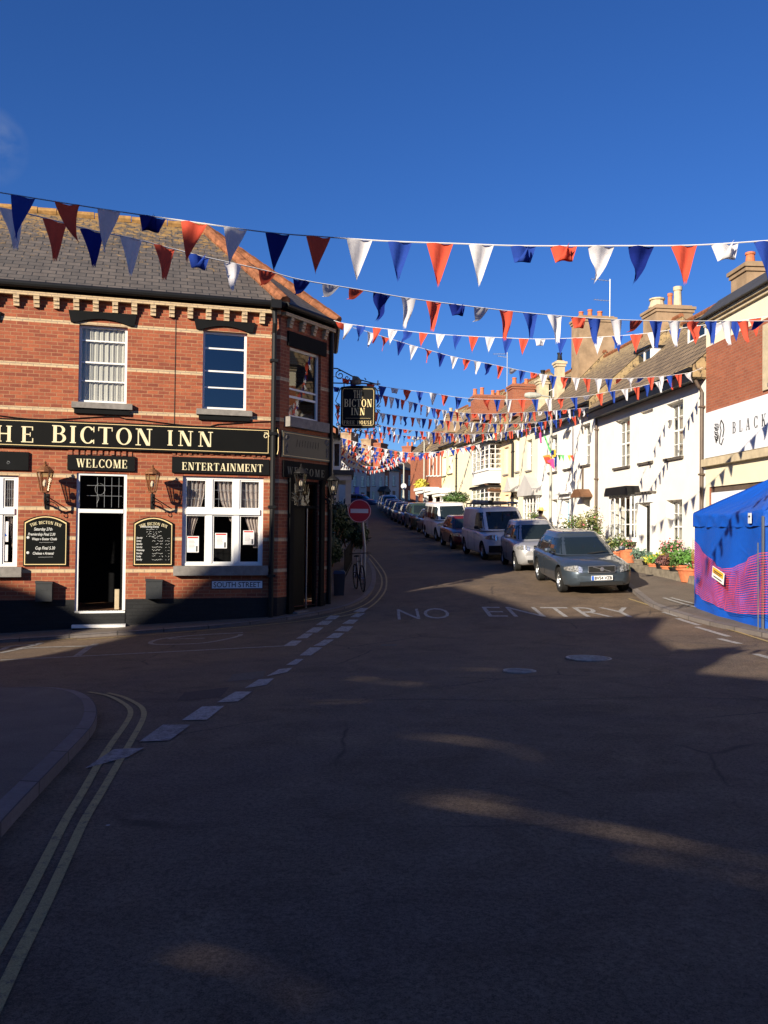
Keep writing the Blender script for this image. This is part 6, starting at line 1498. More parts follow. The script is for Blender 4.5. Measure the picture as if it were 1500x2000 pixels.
# roof rack load on the van
T_, k, y0 = V3; m = MB()
for yy in (1.7, 2.9, 4.2): m.box(-.72, .72, y0+yy, y0+yy+.04, 2.03, 2.06); m.box(-.74, -.70, y0+yy, y0+yy+.04, 1.93, 2.03); m.box(.70, .74, y0+yy, y0+yy+.04, 1.93, 2.03)
for x in (-.72, .72): m.tube([(x, y0+1.6, 2.08), (x, y0+4.4, 2.08)], .018, 5)
obj('roof_rack', m, MT['gutter'], T_)
lad = thing('ladder', 'aluminium ladder lying on the roof rack of the white panel van', 'ladder', tuple(T_.location), 0); lad.rotation_euler = T_.rotation_euler
m = MB()
for x in (.1, .5): m.box(x, x+.035, y0+.9, y0+4.5, 2.07, 2.14)
obj('stile', m, MT['rim'], lad); m = MB()
for i in range(13): m.tube([(.12, y0+1.05+i*.27, 2.105), (.52, y0+1.05+i*.27, 2.105)], .014, 5)
obj('rung', m, MT['rim'], lad)
pt = thing('pipe_carrier', 'pale tube carrier lying on the left of the van roof rack', 'tube', tuple(T_.location), 0); pt.rotation_euler = T_.rotation_euler
m = MB(); m.tube([(-.45, y0+1.3, 2.14), (-.45, y0+4.5, 2.14)], .075, 12); obj('tube', m, MT['stone_beige'], pt, smooth=False); m = MB(); m.tube([(-.45, y0+1.22, 2.14), (-.45, y0+1.32, 2.14)], .085, 12); obj('end_cap', m, MT['gutter'], pt)
# ================================================================ BLUE GAZEBO TENT
tl, tr = Vector((6.74, 18.6)), Vector((6.72, 15.2))
def tentbuild():
    gl, gr = ground(tl.x, tl.y), ground(tr.x, tr.y); S = 3.35
    T_ = thing('gazebo_tent', 'royal blue pop up gazebo tent with closed side walls at the right kerb', 'tent', (tl.x+1.25, (tl.y+tr.y)/2, gl), 0)
    ox, oy, oz = tl.x+1.25, (tl.y+tr.y)/2, gl
    x0, x1, ya, yb = tr.x-ox, 2.5+tr.x-ox, tr.y-oy, tl.y-oy
    ze = at(1357, 1003, 18.6).z-oz; zv = ze-.28; pk = ze+.85
    def wallm(name, P, Q, zb0, zb1, bil=.05):
        m = MB(); nu, nv = 36, 16; rnd = random.Random(3)
        P, Q = Vector(P), Vector(Q); nrm = Vector((Q.y-P.y, -(Q.x-P.x))).normalized()
        def f(i, j):
            u_, v = i/nu, j/nv; zb = zb0+(zb1-zb0)*u_; z = zb+(zv+.06-zb)*v
            b = bil*(math.sin(u_*19+3*v+2*math.sin(v*4))*.5+math.sin(u_*7-2*v)*.7)*(.3+.7*math.sin(math.pi*min(1, v*.9+.1)))*math.sin(math.pi*u_)**.5
            p = P.lerp(Q, u_)+nrm*b; return (p.x, p.y, z)
        for i in range(nu):
            for j in range(nv): m.face([f(i, j), f(i+1, j), f(i+1, j+1), f(i, j+1)], [(0, 0)]*4)
        return obj(name, m, MT['tent_blue'], T_, smooth=True, merge=True)
    zb_l, zb_r = .02, gr-oz+.02
    wallm('side_wall', (x0, yb), (x0, ya), zb_l, zb_r); wallm('side_wall', (x0, ya), (x1, ya), zb_r, zb_r+.05); wallm('side_wall', (x1, yb), (x0, yb), zb_l, zb_l)
    # canopy with valance and wrinkles
    m = MB(); nu = 40
    C = [(x0-.03, yb+.03), (x0-.03, ya-.03), (x1, ya-.03), (x1, yb+.03)]; apex = ((x0+x1)/2, (ya+yb)/2, pk)
    for s in range(4):
        a, b = Vector(C[s]), Vector(C[(s+1) % 4]); nrm = Vector((b.y-a.y, -(b.x-a.x))).normalized()
        rows_ = []
        for v, fz in ((0, zv), (.5, zv+.14), (.9, ze-.04), (1.0, ze), (1.08, ze+.03)):
            rows_.append([])
            for i in range(nu+1):
                u_ = i/nu; p = a.lerp(b, u_); w = .018*math.sin(u_*31+v*5)+.014*math.sin(u_*57+v*9); sag = -.05*math.sin(math.pi*u_)*(1 if v > .8 else .3)
                ins = (.05 if v > 1 else 0); p = p+nrm*(w*(1.2-v*.6)-ins); rows_[-1].append((p.x, p.y, fz+sag+.01*math.sin(u_*43)))
        for t in (.25, .5, .75, 1.0):
            rows_.append([tuple(Vector(rows_[4][i]).lerp(Vector(apex), t)+Vector((0, 0, -.10*math.sin(math.pi*t)*math.sin(math.pi*i/nu)+.015*math.sin(i*1.3+t*6)*(1-t)))) for i in range(nu+1)])
        for r in range(len(rows_)-1):
            for i in range(nu): m.face([rows_[r][i], rows_[r][i+1], rows_[r+1][i+1], rows_[r+1][i]], [(0, 0)]*4)
    obj('canopy', m, MT['tent_blue'], T_, smooth=True, merge=.0005)
    for (x, y, zb) in ((x0-.04, ya-.04, zb_r), (x0+.05, yb-.05, zb_l), (x1-.05, ya+.05, zb_r), (x1-.05, yb-.05, zb_l)):
        m = MB(); m.box(x-.018, x+.018, y-.018, y+.018, zb-.04, ze-.1); m.box(x-.06, x+.06, y-.06, y+.06, zb-.03, zb-.01); obj('leg', m, MT['rim'], T_)
    yq = at(1470, 1023, 16).y-oy; yq = ya+(yb-ya)*.12; m = MB(); m.box(x0-.09, x0-.075, yq-.06, yq+.06, zv+.05, zv+.24); o = obj('strap_tag', m, MT['sign_white'], T_)
    m = MB(); m.box(x0-.095, x0-.091, yq-.035, yq+.035, zv+.16, zv+.19); obj('buckle', m, MT['gutter'], o)
    return oz
oz = tentbuild()
# orange barrier netting slung along the tent side
FT = Fr(tl.x-.12, tl.y, math.atan2(tr.y-tl.y, tr.x-tl.x))
top = [(1355, 1048), (1368, 1066), (1385, 1090), (1402, 1107), (1415, 1112), (1432, 1110), (1448, 1101), (1470, 1089), (1488, 1081), (1515, 1078)]
bot = [(1357, 1156), (1368, 1162), (1385, 1174), (1402, 1184), (1418, 1191), (1434, 1195), (1452, 1198), (1470, 1199), (1488, 1199), (1515, 1198)]
tt = [FT.tz(*p) for p in top]; bb_ = [FT.tz(*p) for p in bot]; ctr = FT.w(1.7)
NT = thing('barrier_netting', 'orange plastic barrier netting sagging across the blue tent wall', 'netting', (ctr.x, ctr.y, .3), FT.a)
def nb(u_, v):
    k = u_*(len(tt)-1); i = min(len(tt)-2, int(k)); f = k-i
    a = (tt[i][0]+(tt[i+1][0]-tt[i][0])*f, tt[i][1]+(tt[i+1][1]-tt[i][1])*f); b = (bb_[i][0]+(bb_[i+1][0]-bb_[i][0])*f, bb_[i][1]+(bb_[i+1][1]-bb_[i][1])*f)
    return (a[0]+(b[0]-a[0])*v-1.7+.02*math.sin(v*9+u_*20), -.02-.035*math.sin(u_*17+v*5)-.02*math.sin(u_*43), a[1]+(b[1]-a[1])*v-.3)
m = MB()
for i in range(74):
    for j in range(16):
        u_ = i/74; v = j/16; w = .003
        p, q = Vector(nb(u_, v)), Vector(nb(u_, v+1/16)); d = Vector((w, 0, 0)); m.face([p-d, p+d, q+d, q-d], [(0, 0)]*4)
for j in range(25):
    v = j/24; hw_ = .012
    for i in range(48):
        p, q = Vector(nb(i/48, v)), Vector(nb((i+1)/48, v)); d = Vector((0, 0, hw_*.42)); o_ = Vector((0, -.001, 0)); m.face([p-d+o_, q-d+o_, q+d+o_, p+d+o_], [(0, 0)]*4)
obj('netting', m, MT['orange_net'], NT)
for px in (1357, 1487):
    t, z1 = FT.tz(px, 1040 if px < 1400 else 1060); m = MB(); zg = FT.gz(t, .0)
    if px > 1400: m.tube([(t-1.7, -.05, zg-.3), (t-1.7-.02, -.05, z1-.3)], .012, 6); obj('post', m, MT['rim'], NT)
t0, z1 = FT.tz(1401, 1108); t1, z0 = FT.tz(1427, 1140)
LB = thing('warning_label', 'small yellow label with white lower half hung on the orange netting', 'label', (*FT.w((t0+t1)/2, -.11), (z0+z1)/2), FT.a); LB.rotation_euler = (0, R(12), FT.a)
w_, h_ = (t1-t0)/2*.9, (z1-z0)/2*.8; m = MB(); m.box(-w_, w_, -.006, 0, -h_, h_); obj('card', m, MT['paper'], LB); m = MB(); m.box(-w_*.9, w_*.9, -.010, -.007, -h_*.1, h_*.9); obj('upper_half', m, MT['yellow_label'], LB); m = MB(); m.box(-w_*.7, w_*.7, -.013, -.0105, h_*.3, h_*.5); m.box(-w_*.7, w_*.5, -.013, -.0105, h_*.05, h_*.18); m.box(-w_*.7, w_*.7, -.010, -.007, -h_*.7, -h_*.5); obj('printing', m, MT['grey_box'], LB)
# ================================================================ STREET FURNITURE
# no entry sign
Y = 22.8; b = at(702, 998, Y); pb_ = at(712, 1100, Y+.1); gz = ground(pb_.x, pb_.y)+.06
NE_ = thing('no_entry_sign', 'round red no entry sign with a white bar on a grey pole', 'road sign', (pb_.x, pb_.y, gz)); dx, dz = b.x-pb_.x, b.z-gz
mm = Matrix.Translation((dx, -.10, dz)) @ Matrix.Rotation(R(90), 4, 'X'); m = MB(); m.lathe([(.001, 0), (.30, 0), (.31, .004), (.30, .012), (.001, .013)], seg=40, M=mm); pl = obj('sign_plate', m, MT['sign_red'], NE_)
m = MB(); m.box(dx-.235, dx+.235, -.118, -.1145, dz-.055, dz+.055); obj('bar', m, MT['sign_white'], pl)
m = MB(); m.lathe([(.288, .0135), (.292, .0155), (.300, .0135)], seg=40, M=mm); obj('rim', m, MT['sign_white'], pl)
m = MB(); m.tube([(0, 0, -.1), (0, 0, dz*.55), (dx*.9, -.03, dz+.3)], .038, 10); m.box(dx-.12, dx+.12, -.097, -.04, dz+.1, dz+.14); m.box(dx-.12, dx+.12, -.097, -.04, dz-.14, dz-.1); obj('pole', m, MT['grey_metal'], NE_)
# bicycle chained to the pole
BY = thing('bicycle', 'dark bicycle standing end on against the no entry pole', 'bicycle', (pb_.x-.12, pb_.y-.25, gz)); BY.rotation_euler = (0, R(-3), R(12))
for yy in (-.52, .52):
    m = MB(); n_ = 28; m.tube([(0, yy+.33*math.cos(2*math.pi*i/n_), .34+.33*math.sin(2*math.pi*i/n_)) for i in range(n_+1)], .018, 6); w_ = obj('wheel', m, MT['rubber'], BY)
    m = MB()
    for i in range(14): a = 2*math.pi*i/14; m.tube([(0, yy, .34), (0, yy+.31*math.cos(a), .34+.31*math.sin(a))], .0025, 3)
    m.tube([(-.04, yy, .34), (.04, yy, .34)], .02, 6); obj('spokes', m, MT['rim'], w_)
m = MB()
for a, b_ in (((0, -.52, .34), (0, -.40, .80)), ((0, -.40, .80), (0, -.37, .95)), ((0, -.40, .78), (0, .18, .76)), ((0, -.39, .70), (0, .05, .32)), ((0, .05, .32), (0, .20, .88)), ((0, .05, .32), (0, .52, .34)), ((0, .18, .74), (0, .52, .34))): m.tube([a, b_], .017, 6)
obj('frame', m, MT['paint_blue'], BY)
m = MB(); m.tube([(-.28, -.30, .98), (-.2, -.38, .99), (.2, -.38, .99), (.28, -.30, .98)], .014, 6); obj('handlebar', m, MT['iron'], BY)
m = MB(); m.lathe([(.001, 0), (.07, .0), (.075, .03), (.001, .05)], (0, .22, .88), 10); obj('saddle', m, MT['rubber'], BY)
m = MB(); m.lathe([(.08, -.01), (.09, 0), (.08, .01)], seg=14, M=Matrix.Translation((.03, .05, .32)) @ Matrix.Rotation(R(90), 4, 'Y')); m.tube([(.03, .05, .32), (.06, .05, .17)], .01, 5); m.tube([(-.03, .05, .32), (-.06, .05, .47)], .01, 5); m.box(.05, .13, 0, .1, .155, .175); m.box(-.13, -.05, 0, .1, .465, .485); obj('crank', m, MT['iron'], BY)
# lamp posts
def lamp_post(px, pyt, Y, X_arm, lab, armdir=-1, base_px=None, r=.06, disc=False):
    b = at(px, pyt, Y); g = ground(b.x, b.y); T_ = thing('street_lamp', lab, 'street lamp', (b.x, b.y, g), 0, 'street lamps along the right pavement'); H = b.z-g
    m = MB(); m.tube([(0, 0, -.2), (0, 0, 1.3)], r*1.4, 10); m.tube([(0, 0, 1.3), (0, 0, H*.95)], [r, r*.75], 10); obj('column', m, MT['lamp_column'], T_)
    m = MB(); m.tube([(0, 0, H*.95), (armdir*.05, 0, H), (armdir*X_arm, 0, H+.05)], r*.55, 8); obj('arm', m, MT['lamp_column'], T_)
    m = MB(); M = Matrix.Translation((armdir*(X_arm+.28), 0, H+.05)) @ Matrix.Rotation(R(90)*armdir, 4, 'Y'); m.lathe([(.001, -.34), (.07, -.30), (.12, -.1), (.13, .15), (.09, .32), (.001, .36)], seg=12, M=M); h = obj('lamp_head', m, MT['lamp_column'], T_, smooth=True)
    m = MB(); m.lathe([(.001, -.10), (.08, -.09), (.10, -.02), (.10, 0)], (armdir*(X_arm+.3), 0, H-.04), 10); obj('lamp_cover', m, MT['lamp_glass'], h)
    if disc: m = MB(); m.lathe([(.001, 0), (.32, 0), (.32, .02), (.001, .02)], seg=20, M=Matrix.Translation((0, -.1, H*.48)) @ Matrix.Rotation(R(90), 4, 'X')); obj('disc', m, MT['sign_white'], T_)
    return T_, b, g
LP1, lpb, lpg = lamp_post(1077, 775, 34.2, .45, 'tall pale green street lamp in front of the blue door house, dressed with bright ribbons')
lamp_post(829, 858, 67, .35, 'grey street lamp in front of the brick house with porches, second of three', r=.08)
LP3, _b, _g = lamp_post(789, 905, 98, .3, 'distant street lamp with a white disc on its column, before the far houses', r=.11, disc=True)
# ribbon spinner on the lamp post
p = at(1077, 893, 34.1); SP = thing('ribbon_spinner', 'bright pink, orange and green ribbon spinner tied to the tall street lamp', 'decoration', tuple(p))
for i, (col, pts) in enumerate((('flag_orange', [(-.35, 0, .05), (-.1, -.1, .1), (.02, -.15, -.12), (-.2, -.1, -.2)]), ('flag_pink', [(-.2, -.12, -.15), (.05, -.2, -.05), (.1, -.1, -.5), (-.02, -.1, -.35)]), ('flag_red', [(-.34, -.1, -.02), (-.12, -.16, .0), (-.05, -.12, -.28), (-.25, -.1, -.22)]),
        ('flag_green', [(-.32, 0, .85), (-.24, 0, .84), (-.02, -.05, .2), (-.08, -.05, .2)]), ('flag_pink', [(-.5, 0, .95), (-.42, 0, 1.0), (-.40, 0, .6), (-.46, 0, .58)]), ('flag_yellow', [(0, -.1, .3), (.14, -.1, .3), (.16, -.1, .02), (.02, -.12, -.02)]), ('flag_navy', [(-.02, -.1, .25), (.06, -.14, .28), (.05, -.16, .1), (-.04, -.12, .08)]), ('flag_blue', [(.1, -.05, .1), (.2, -.05, .1), (.18, -.05, -.3), (.12, -.05, -.4)]))):
    m = MB(); m.face(pts, [(0, 0)]*4); m.face([tuple(Vector(q)+Vector((.03, .08, -.03))) for q in pts][::-1], [(0, 0)]*4); obj('ribbon', m, MT[col], SP)
SS = thing('pennant_string', 'short string of green, yellow and red pennants tied to the tall street lamp', 'bunting', tuple(at(1088, 890, 34.3)))
m = MB(); m.tube([(0, 0, 0), (.35, .1, .05), (.8, .4, .08)], .006, 4); obj('cord', m, MT['paper'], SS)
for i, (x, c_) in enumerate(((.10, 'flag_green'), (.24, 'flag_green'), (.50, 'flag_yellow'), (.62, 'flag_red'))): m = MB(); m.face([(x-.07, x*.3, .03), (x+.08, x*.35, .05), (x+.02+.02*i, x*.3, -.22)], [(0, 0)]*3); obj('pennant', m, MT[c_], SS)
# ================================================================ PEOPLE
def skin_person(T_, joints, edges, radii, mat):
    me = bpy.data.meshes.new('body'); me.from_pydata(joints, edges, []); o = bpy.data.objects.new('body', me); COL.objects.link(o)
    md = o.modifiers.new('s', 'SKIN'); 
    for i, r in enumerate(radii): me.skin_vertices[0].data[i].radius = (r, r) if not isinstance(r, tuple) else r
    me.skin_vertices[0].data[0].use_root = True
    sb = o.modifiers.new('u', 'SUBSURF'); sb.levels = 1
    dg = bpy.context.evaluated_depsgraph_get(); m2 = bpy.data.meshes.new_from_object(o.evaluated_get(dg)); bpy.data.objects.remove(o)
    m2.materials.clear(); m2.materials.append(mat)
    for p in m2.polygons: p.use_smooth = True
    return obj('body', m2, None, T_)
px_ = at(1056, 985, 33.3); gz = ground(px_.x, px_.y)+.09
PR = thing('person', 'person in a straw hat, pale shirt and grey waistcoat behind the silver hatchback', 'person', (px_.x, px_.y, gz), R(8)); PR.scale = (.97, .97, .97)
J = [(0, 0, .95), (0, 0, 1.15), (0, -.01, 1.38), (0, -.01, 1.52), (0, -.03, 1.66), (.19, 0, 1.42), (-.19, 0, 1.42), (.25, -.02, 1.13), (-.25, -.02, 1.13), (.22, -.16, .92), (-.23, -.14, .92), (.10, 0, .90), (-.10, 0, .90), (.12, .02, .50), (-.12, -.03, .50), (.12, .05, .07), (-.13, .02, .07), (.13, -.09, .05), (-.14, -.12, .05), (0, -.03, 1.74)]
E = [(0, 1), (1, 2), (2, 3), (3, 4), (4, 19), (2, 5), (2, 6), (5, 7), (6, 8), (7, 9), (8, 10), (0, 11), (0, 12), (11, 13), (12, 14), (13, 15), (14, 16), (15, 17), (16, 18)]
RR = [(.16, .12), (.15, .11), (.17, .11), .055, .085, .075, .075, .05, .05, .035, .035, .09, .09, .06, .06, .042, .042, .045, .045, .06]
skin_person(PR, J, E, RR, MT['skin'])
m = MB(); m.lathe([(.18, .92), (.19, 1.1), (.21, 1.3), (.20, 1.42), (.10, 1.49), (.07, 1.5)], seg=16, M=Matrix.Diagonal((1, .72, 1, 1))); m.tube([(.19, 0, 1.42), (.25, -.02, 1.13)], [.085, .065], 8); m.tube([(-.19, 0, 1.42), (-.25, -.02, 1.13)], [.085, .065], 8); obj('shirt', m, MT['pale_cloth'], PR, smooth=True)
m = MB(); m.lathe([(.19, .95), (.205, 1.1), (.222, 1.3), (.20, 1.40)], seg=16, M=Matrix.Diagonal((1, .74, 1, 1))); obj('waistcoat', m, MT['grey_cloth'], PR, smooth=True)
m = MB(); m.tube([(.10, 0, .95), (.12, .02, .5), (.12, .05, .1)], [.12, .085, .07], 8); m.tube([(-.10, 0, .95), (-.12, -.03, .5), (-.13, .02, .1)], [.12, .085, .07], 8); obj('trousers', m, MT['trouser'], PR, smooth=True)
m = MB(); m.lathe([(.001, 1.88), (.08, 1.87), (.105, 1.80), (.11, 1.76), (.21, 1.745), (.22, 1.735), (.11, 1.74)], (0, -.03, 0), 18); obj('hat', m, MT['straw'], PR, smooth=True)
m = MB(); m.lathe([(.095, 1.62), (.108, 1.7), (.10, 1.77)], (0, -.005, 0), 14); obj('hair', m, MT['hair'], PR, smooth=True)
m = MB()
for sd in (-1, 1): m.lathe([(.001, -.012), (.012, 0), (.001, .012)], (sd*.035, -.125, 1.69), 6)
m.lathe([(.001, -.006), (.028, 0), (.001, .006)], (0, -.12, 1.625), 6); m.lathe([(.001, -.03), (.016, -.015), (.008, .02), (.001, .03)], (0, -.135, 1.665), 6); obj('face', m, MT['hair'], PR)
# ================================================================ PLANTS
rp = random.Random(11)
def bush(name, lab, cat, x, y, z, rad, n, size, leaf, leaf2=None, trunk=True, group=None, flowers=None, lobes=5):
    T_ = thing(name, lab, cat, (x, y, z), 0, group)
    if trunk:
        m = MB()
        for i in range(5):
            a = i*1.3; m.tube([(0, 0, 0), (rad[0]*.25*math.cos(a), rad[1]*.25*math.sin(a), rad[2]*.7), (rad[0]*.6*math.cos(a+.3), rad[1]*.6*math.sin(a+.3), rad[2]*1.5)], [.03, .02, .008], 5)
        obj('stem', m, MT['wood_brown'], T_)
    m = MB()
    for i in range(lobes):
        a = 2*math.pi*i/lobes+rp.random(); rr = rp.uniform(.25, .6); c = (rad[0]*rr*math.cos(a), rad[1]*rr*math.sin(a), rad[2]*rp.uniform(.7, 1.5)); s = rp.uniform(.4, .65)
        leaves(m, c, (rad[0]*s, rad[1]*s, rad[2]*s), n//lobes, size, 1 if (leaf2 and i % 2) else 0, .35, rp)
    obj('foliage', m, M_(leaf, leaf2 or leaf), T_)
    if flowers:
        m = MB(); leaves(m, (0, 0, rad[2]*1.4), (rad[0]*.8, rad[1]*.8, rad[2]*.7), flowers[1], size*1.1, 0, .7, rp); obj('flowers', m, MT[flowers[0]], T_)
    return T_
# pots in front of house 1
F1v = F1.n
def wpt(F, px, off): t = F.tz(px, 1050, -off)[0]; p = F.w(t, -off); return p.x, p.y, ground(p.x, p.y)+.09
def pot(px, off_, r, h, mat, lab, leaf, rad, leaf2=None, flowers=None, n=260, size=.05):
    off = off_*.4+.15; x, y, z = wpt(F1, px, off); T_ = thing('plant_pot', lab, 'plant pot', (x, y, z), 0, 'plant pots in front of the white house')
    m = MB(); m.lathe([(.001, 0), (r*.7, 0), (r*.95, h*.85), (r*1.06, h*.86), (r*1.08, h), (r*.95, h), (r*.9, h*.9)], seg=18); obj('pot', m, MT[mat], T_, smooth=False); m = MB(); m.lathe([(.001, h*.9), (r*.92, h*.9)], seg=16); obj('soil', m, MT['soft_black'], T_)
    m = MB()
    for i in range(5):
        a = i*1.256+rp.random(); c = (rad[0]*.4*math.cos(a), rad[0]*.4*math.sin(a), h+rad[1]*rp.uniform(.4, 1.0)); leaves(m, c, (rad[0]*.6, rad[0]*.6, rad[1]*.6), n//5, size, 1 if (leaf2 and i % 2) else 0, .2, rp)
    obj('foliage', m, M_(leaf, leaf2 or leaf), T_)
    if flowers: m = MB(); leaves(m, (0, 0, h+rad[1]*.9), (rad[0]*.9, rad[0]*.9, rad[1]*.7), flowers[1], size*1.1, 0, .6, rp); obj('flowers', m, MT[flowers[0]], T_)
pot(1203, 1.5, .22, .36, 'terracotta', 'terracotta pot with a spreading green bush below the wide shop window', 'leaf_olive', (.42, .45), 'leaf_green', n=420)
pot(1226, 1.5, .27, .50, 'terracotta', 'large bright terracotta pot with pink flowers left of the others', 'leaf_green', (.26, .20), flowers=('petal_pink', 40))
pot(1250, 1.9, .20, .30, 'stone_wall', 'low stone coloured pot with grey green leaves', 'leaf_grey', (.34, .26))
pot(1266, 2.1, .16, .30, 'gutter', 'black pot with grey green leaves left of the yellow flowers', 'leaf_grey', (.22, .2))
pot(1281, 2.1, .22, .28, 'terracotta', 'terracotta pot full of yellow leaves', 'leaf_yellow', (.46, .26), 'leaf_bright', n=420, size=.055)
pot(1292, 2.2, .16, .34, 'gutter', 'black pot between the yellow plant and the dark red one', 'leaf_purple', (.18, .16))
pot(1307, 2.0, .22, .28, 'terracotta', 'terracotta pot with dark purple foliage', 'leaf_purple', (.34, .34), n=320)
pot(1320, 2.2, .18, .30, 'gutter', 'black pot beneath the tall pink hydrangea', 'leaf_green', (.25, .3))
pot(1312, 1.1, .25, .45, 'terracotta', 'tall pot with a pink hydrangea under the ground floor window', 'leaf_green', (.42, .38), flowers=('petal_pink', 90), n=420)
pot(1335, 1.7, .22, .36, 'terracotta', 'terracotta pot with a bright green bushy plant near the tent', 'leaf_bright', (.46, .36), n=460)
pot(1350, 2.1, .36, .36, 'terracotta', 'broad orange terracotta pot beside the tent corner', 'leaf_bright', (.38, .26), n=300)
# low stone edging in front of the pots
e0, e1_ = G(1222, 1118), G(1360, 1150); Lw = (e1_-e0).length; aw = math.atan2(e1_.y-e0.y, e1_.x-e0.x)
WL_ = thing('stone_edging', 'low dark stone wall edging the row of plant pots', 'low wall', (e0.x, e0.y, ground(e0.x, e0.y)+.05), aw); dz = ground(e1_.x, e1_.y)-ground(e0.x, e0.y)
m = MB(); n_ = 7
for i in range(n_): a, b_ = Lw*i/n_, Lw*(i+1)/n_-.015; z_ = dz*i/n_; m.box(a, b_, -.02*(i % 2), .22, z_-.2, z_+.24)
obj('stone_blocks', m, MT['stone_wall'], WL_)
# rose bushes in front of house 2, clipped shrub, hedge beside the pub
for i, (px, rad, lab) in enumerate(((1092, (.45, .45, .5), 'low rose bush left of the pale blue door'), (1122, (.6, .5, .85), 'tall loose rose bush right of the pale blue door'), (1156, (.65, .5, .95), 'leafy rose bush next to the brown drainpipe'), (1048, (.5, .45, .8), 'reddish shrub in front of the cream house'))):
    x, y, z = wpt(F2 if i < 3 else F3, px, 1.1 if i < 3 else .9); bush('rose_bush', lab, 'bush', x, y, z, rad, 900, .055, 'leaf_olive', 'leaf_green', group='bushes in front of the white houses', flowers=('petal_pink', 14) if i != 1 else None)
x, y, z = wpt(F5, 890, 1.3); TP = thing('clipped_shrub', 'round clipped green shrub on a bare stem before the pale yellow house', 'shrub', (x, y, z)); m = MB(); m.tube([(0, 0, 0), (.03, 0, .9), (0, 0, 1.5)], .05, 6); m.tube([(0, 0, 1.2), (.35, 0, 1.6)], .03, 5); obj('stem', m, MT['wood_brown'], TP)
m = MB(); leaves(m, (0, 0, 1.95), (.85, .6, .42), 1500, .07, 0, .5, rp); obj('foliage', m, M_('leaf_green'), TP)
for i, (x, y, rad, lab) in enumerate(((-1.7, 28.6, (.85, 1.3, 1.15), 'large dark hedge bush behind the pub corner'), (-1.25, 31.0, (.85, 1.2, 1.0), 'dark hedge bush behind the no entry sign'), (-1.65, 25.6, (.55, 1.0, .9), 'small dark bush against the pub side wall'))):
    bush('hedge_bush', lab, 'bush', x, y, ground(x, y)+.2, rad, 5000, .06, 'leaf_dark', 'leaf_dark', group='dark bushes beside the pub')
m = MB(); RL = thing('iron_railing', 'black iron railing in front of the dark bushes beside the pub', 'railing', (-1.15, 27, ground(-1.2, 27)))
for i in range(26): y = -1.6+i*.24; z_ = ground(-1.1, 27+y)-ground(-1.2, 27); m.tube([(0, y, z_), (0, y, z_+.95)], .011, 5)
zA, zB = ground(-1.1, 25.4)-ground(-1.2, 27), ground(-1.1, 31.4)-ground(-1.2, 27)
obj('bars', m, MT['iron'], RL); m = MB()
for h in (.12, .9): m.box(-.015, .015, -1.6, 4.4, h-.012, h+.012, None, Matrix.Shear('XZ', 4, (0, 0)) @ Matrix.Translation((0, 0, (zA+zB)/2-.0)) @ Matrix.Rotation(math.atan2(zB-zA, 6.0), 4, 'X'))
obj('rail', m, MT['iron'], RL)
bx = thing('blue_bin', 'small blue bin against the pub beyond the canted door', 'bin', (-1.12, 22.0, ground(-1.12, 22)+.06)); m = MB(); m.prism([(-.12, 0), (.12, 0), (.15, .55), (-.15, .55)], -.15, .15); obj('body', m, MT['paint_dark'], bx); m = MB(); m.prism([(-.16, .55), (.16, .55), (.13, .62), (-.13, .62)], -.16, .16); obj('lid', m, MT['paint_blue'], bx)
# yellow hanging ball on the porch far up, and a far tree
p = at(823, 946, 66); YB = thing('flower_basket', 'yellow hanging flower basket at the far white porches', 'hanging basket', tuple(p)); m = MB(); leaves(m, (0, 0, 0), (.55, .5, .45), 500, .1, 0, .5, rp); obj('flowers', m, MT['leaf_yellow'], YB); m = MB(); m.lathe([(.001, -.35), (.3, -.2), (.36, 0)], seg=10); obj('basket', m, MT['wood_brown'], YB)
p = at(812, 915, 135); TR = thing('far_tree', 'dark tree rising behind the far brick house', 'tree', (p.x, p.y, p.z-6)); m = MB(); m.tube([(0, 0, 0), (.1, 0, 3), (0, 0, 7)], [.3, .2, .1], 7)
for i in range(6): m.tube([(0, 0, 3+i*.6), (1.1*math.cos(i*1.9), 1.1*math.sin(i*1.9), 5+i*.6)], [.09, .03], 5)
obj('trunk', m, MT['wood_brown'], TR); m = MB()
for i in range(9): a = i*2.4; leaves(m, (1.1*math.cos(a), 1.1*math.sin(a), 5+i*.42), (1.0, 1.0, .8), 260, .16, 0, .3, rp)
obj('crown', m, MT['leaf_dark'], TR)
# ================================================================ BUNTING
FV = {}
def flag_mesh(col, var):
    if (col, var) in FV: return FV[(col, var)]
    r = random.Random(var*7+1); m = MB(); nu, nv = 6, 8
    def f(i, j):
        u_, v = i/nu-.5, j/nv; x = u_*(1-v); z = -1.62*v; y = .17*math.sin(v*3.3+u_*5+var)*v+.10*math.sin(u_*7+var*2)*(1-v)
        if var == 1: y += .35*v*v; x += .10*v
        if var == 2: y -= .25*v*v; x -= .16*v*v
        if var == 3:   # tip folded up and forward
            if v > .42: z = -1.62*.42+(v-.42)*1.1; y -= .12+.3*(v-.42); x += .25*(v-.42)
        if var == 4: x = u_*(1-v)+.55*v*v; z *= .80; y += .3*v
        if var == 5: # blown nearly flat
            z = -.42*math.sin(v*2.2)-.05*v; y += 1.1*v; x += .15*v
        if var == 6: x = u_*(1-v)-.35*v*v; z *= .9; y += .2*math.sin(v*6)
        if var == 7: # twisted
            a = 2.2*v; x, y = x*math.cos(a), x*math.sin(a)+y
        return (x, y, z)
    for i in range(nu):
        for j in range(nv):
            q = [f(i, j), f(i+1, j), f(i+1, j+1), f(i, j+1)]
            if j == nv-1: q = [q[0], q[1], q[2]]
            m.face(q, [(0, 0)]*len(q))
    FV[(col, var)] = m.mesh('pennant', [MT[col]], True, .0005); return FV[(col, var)]
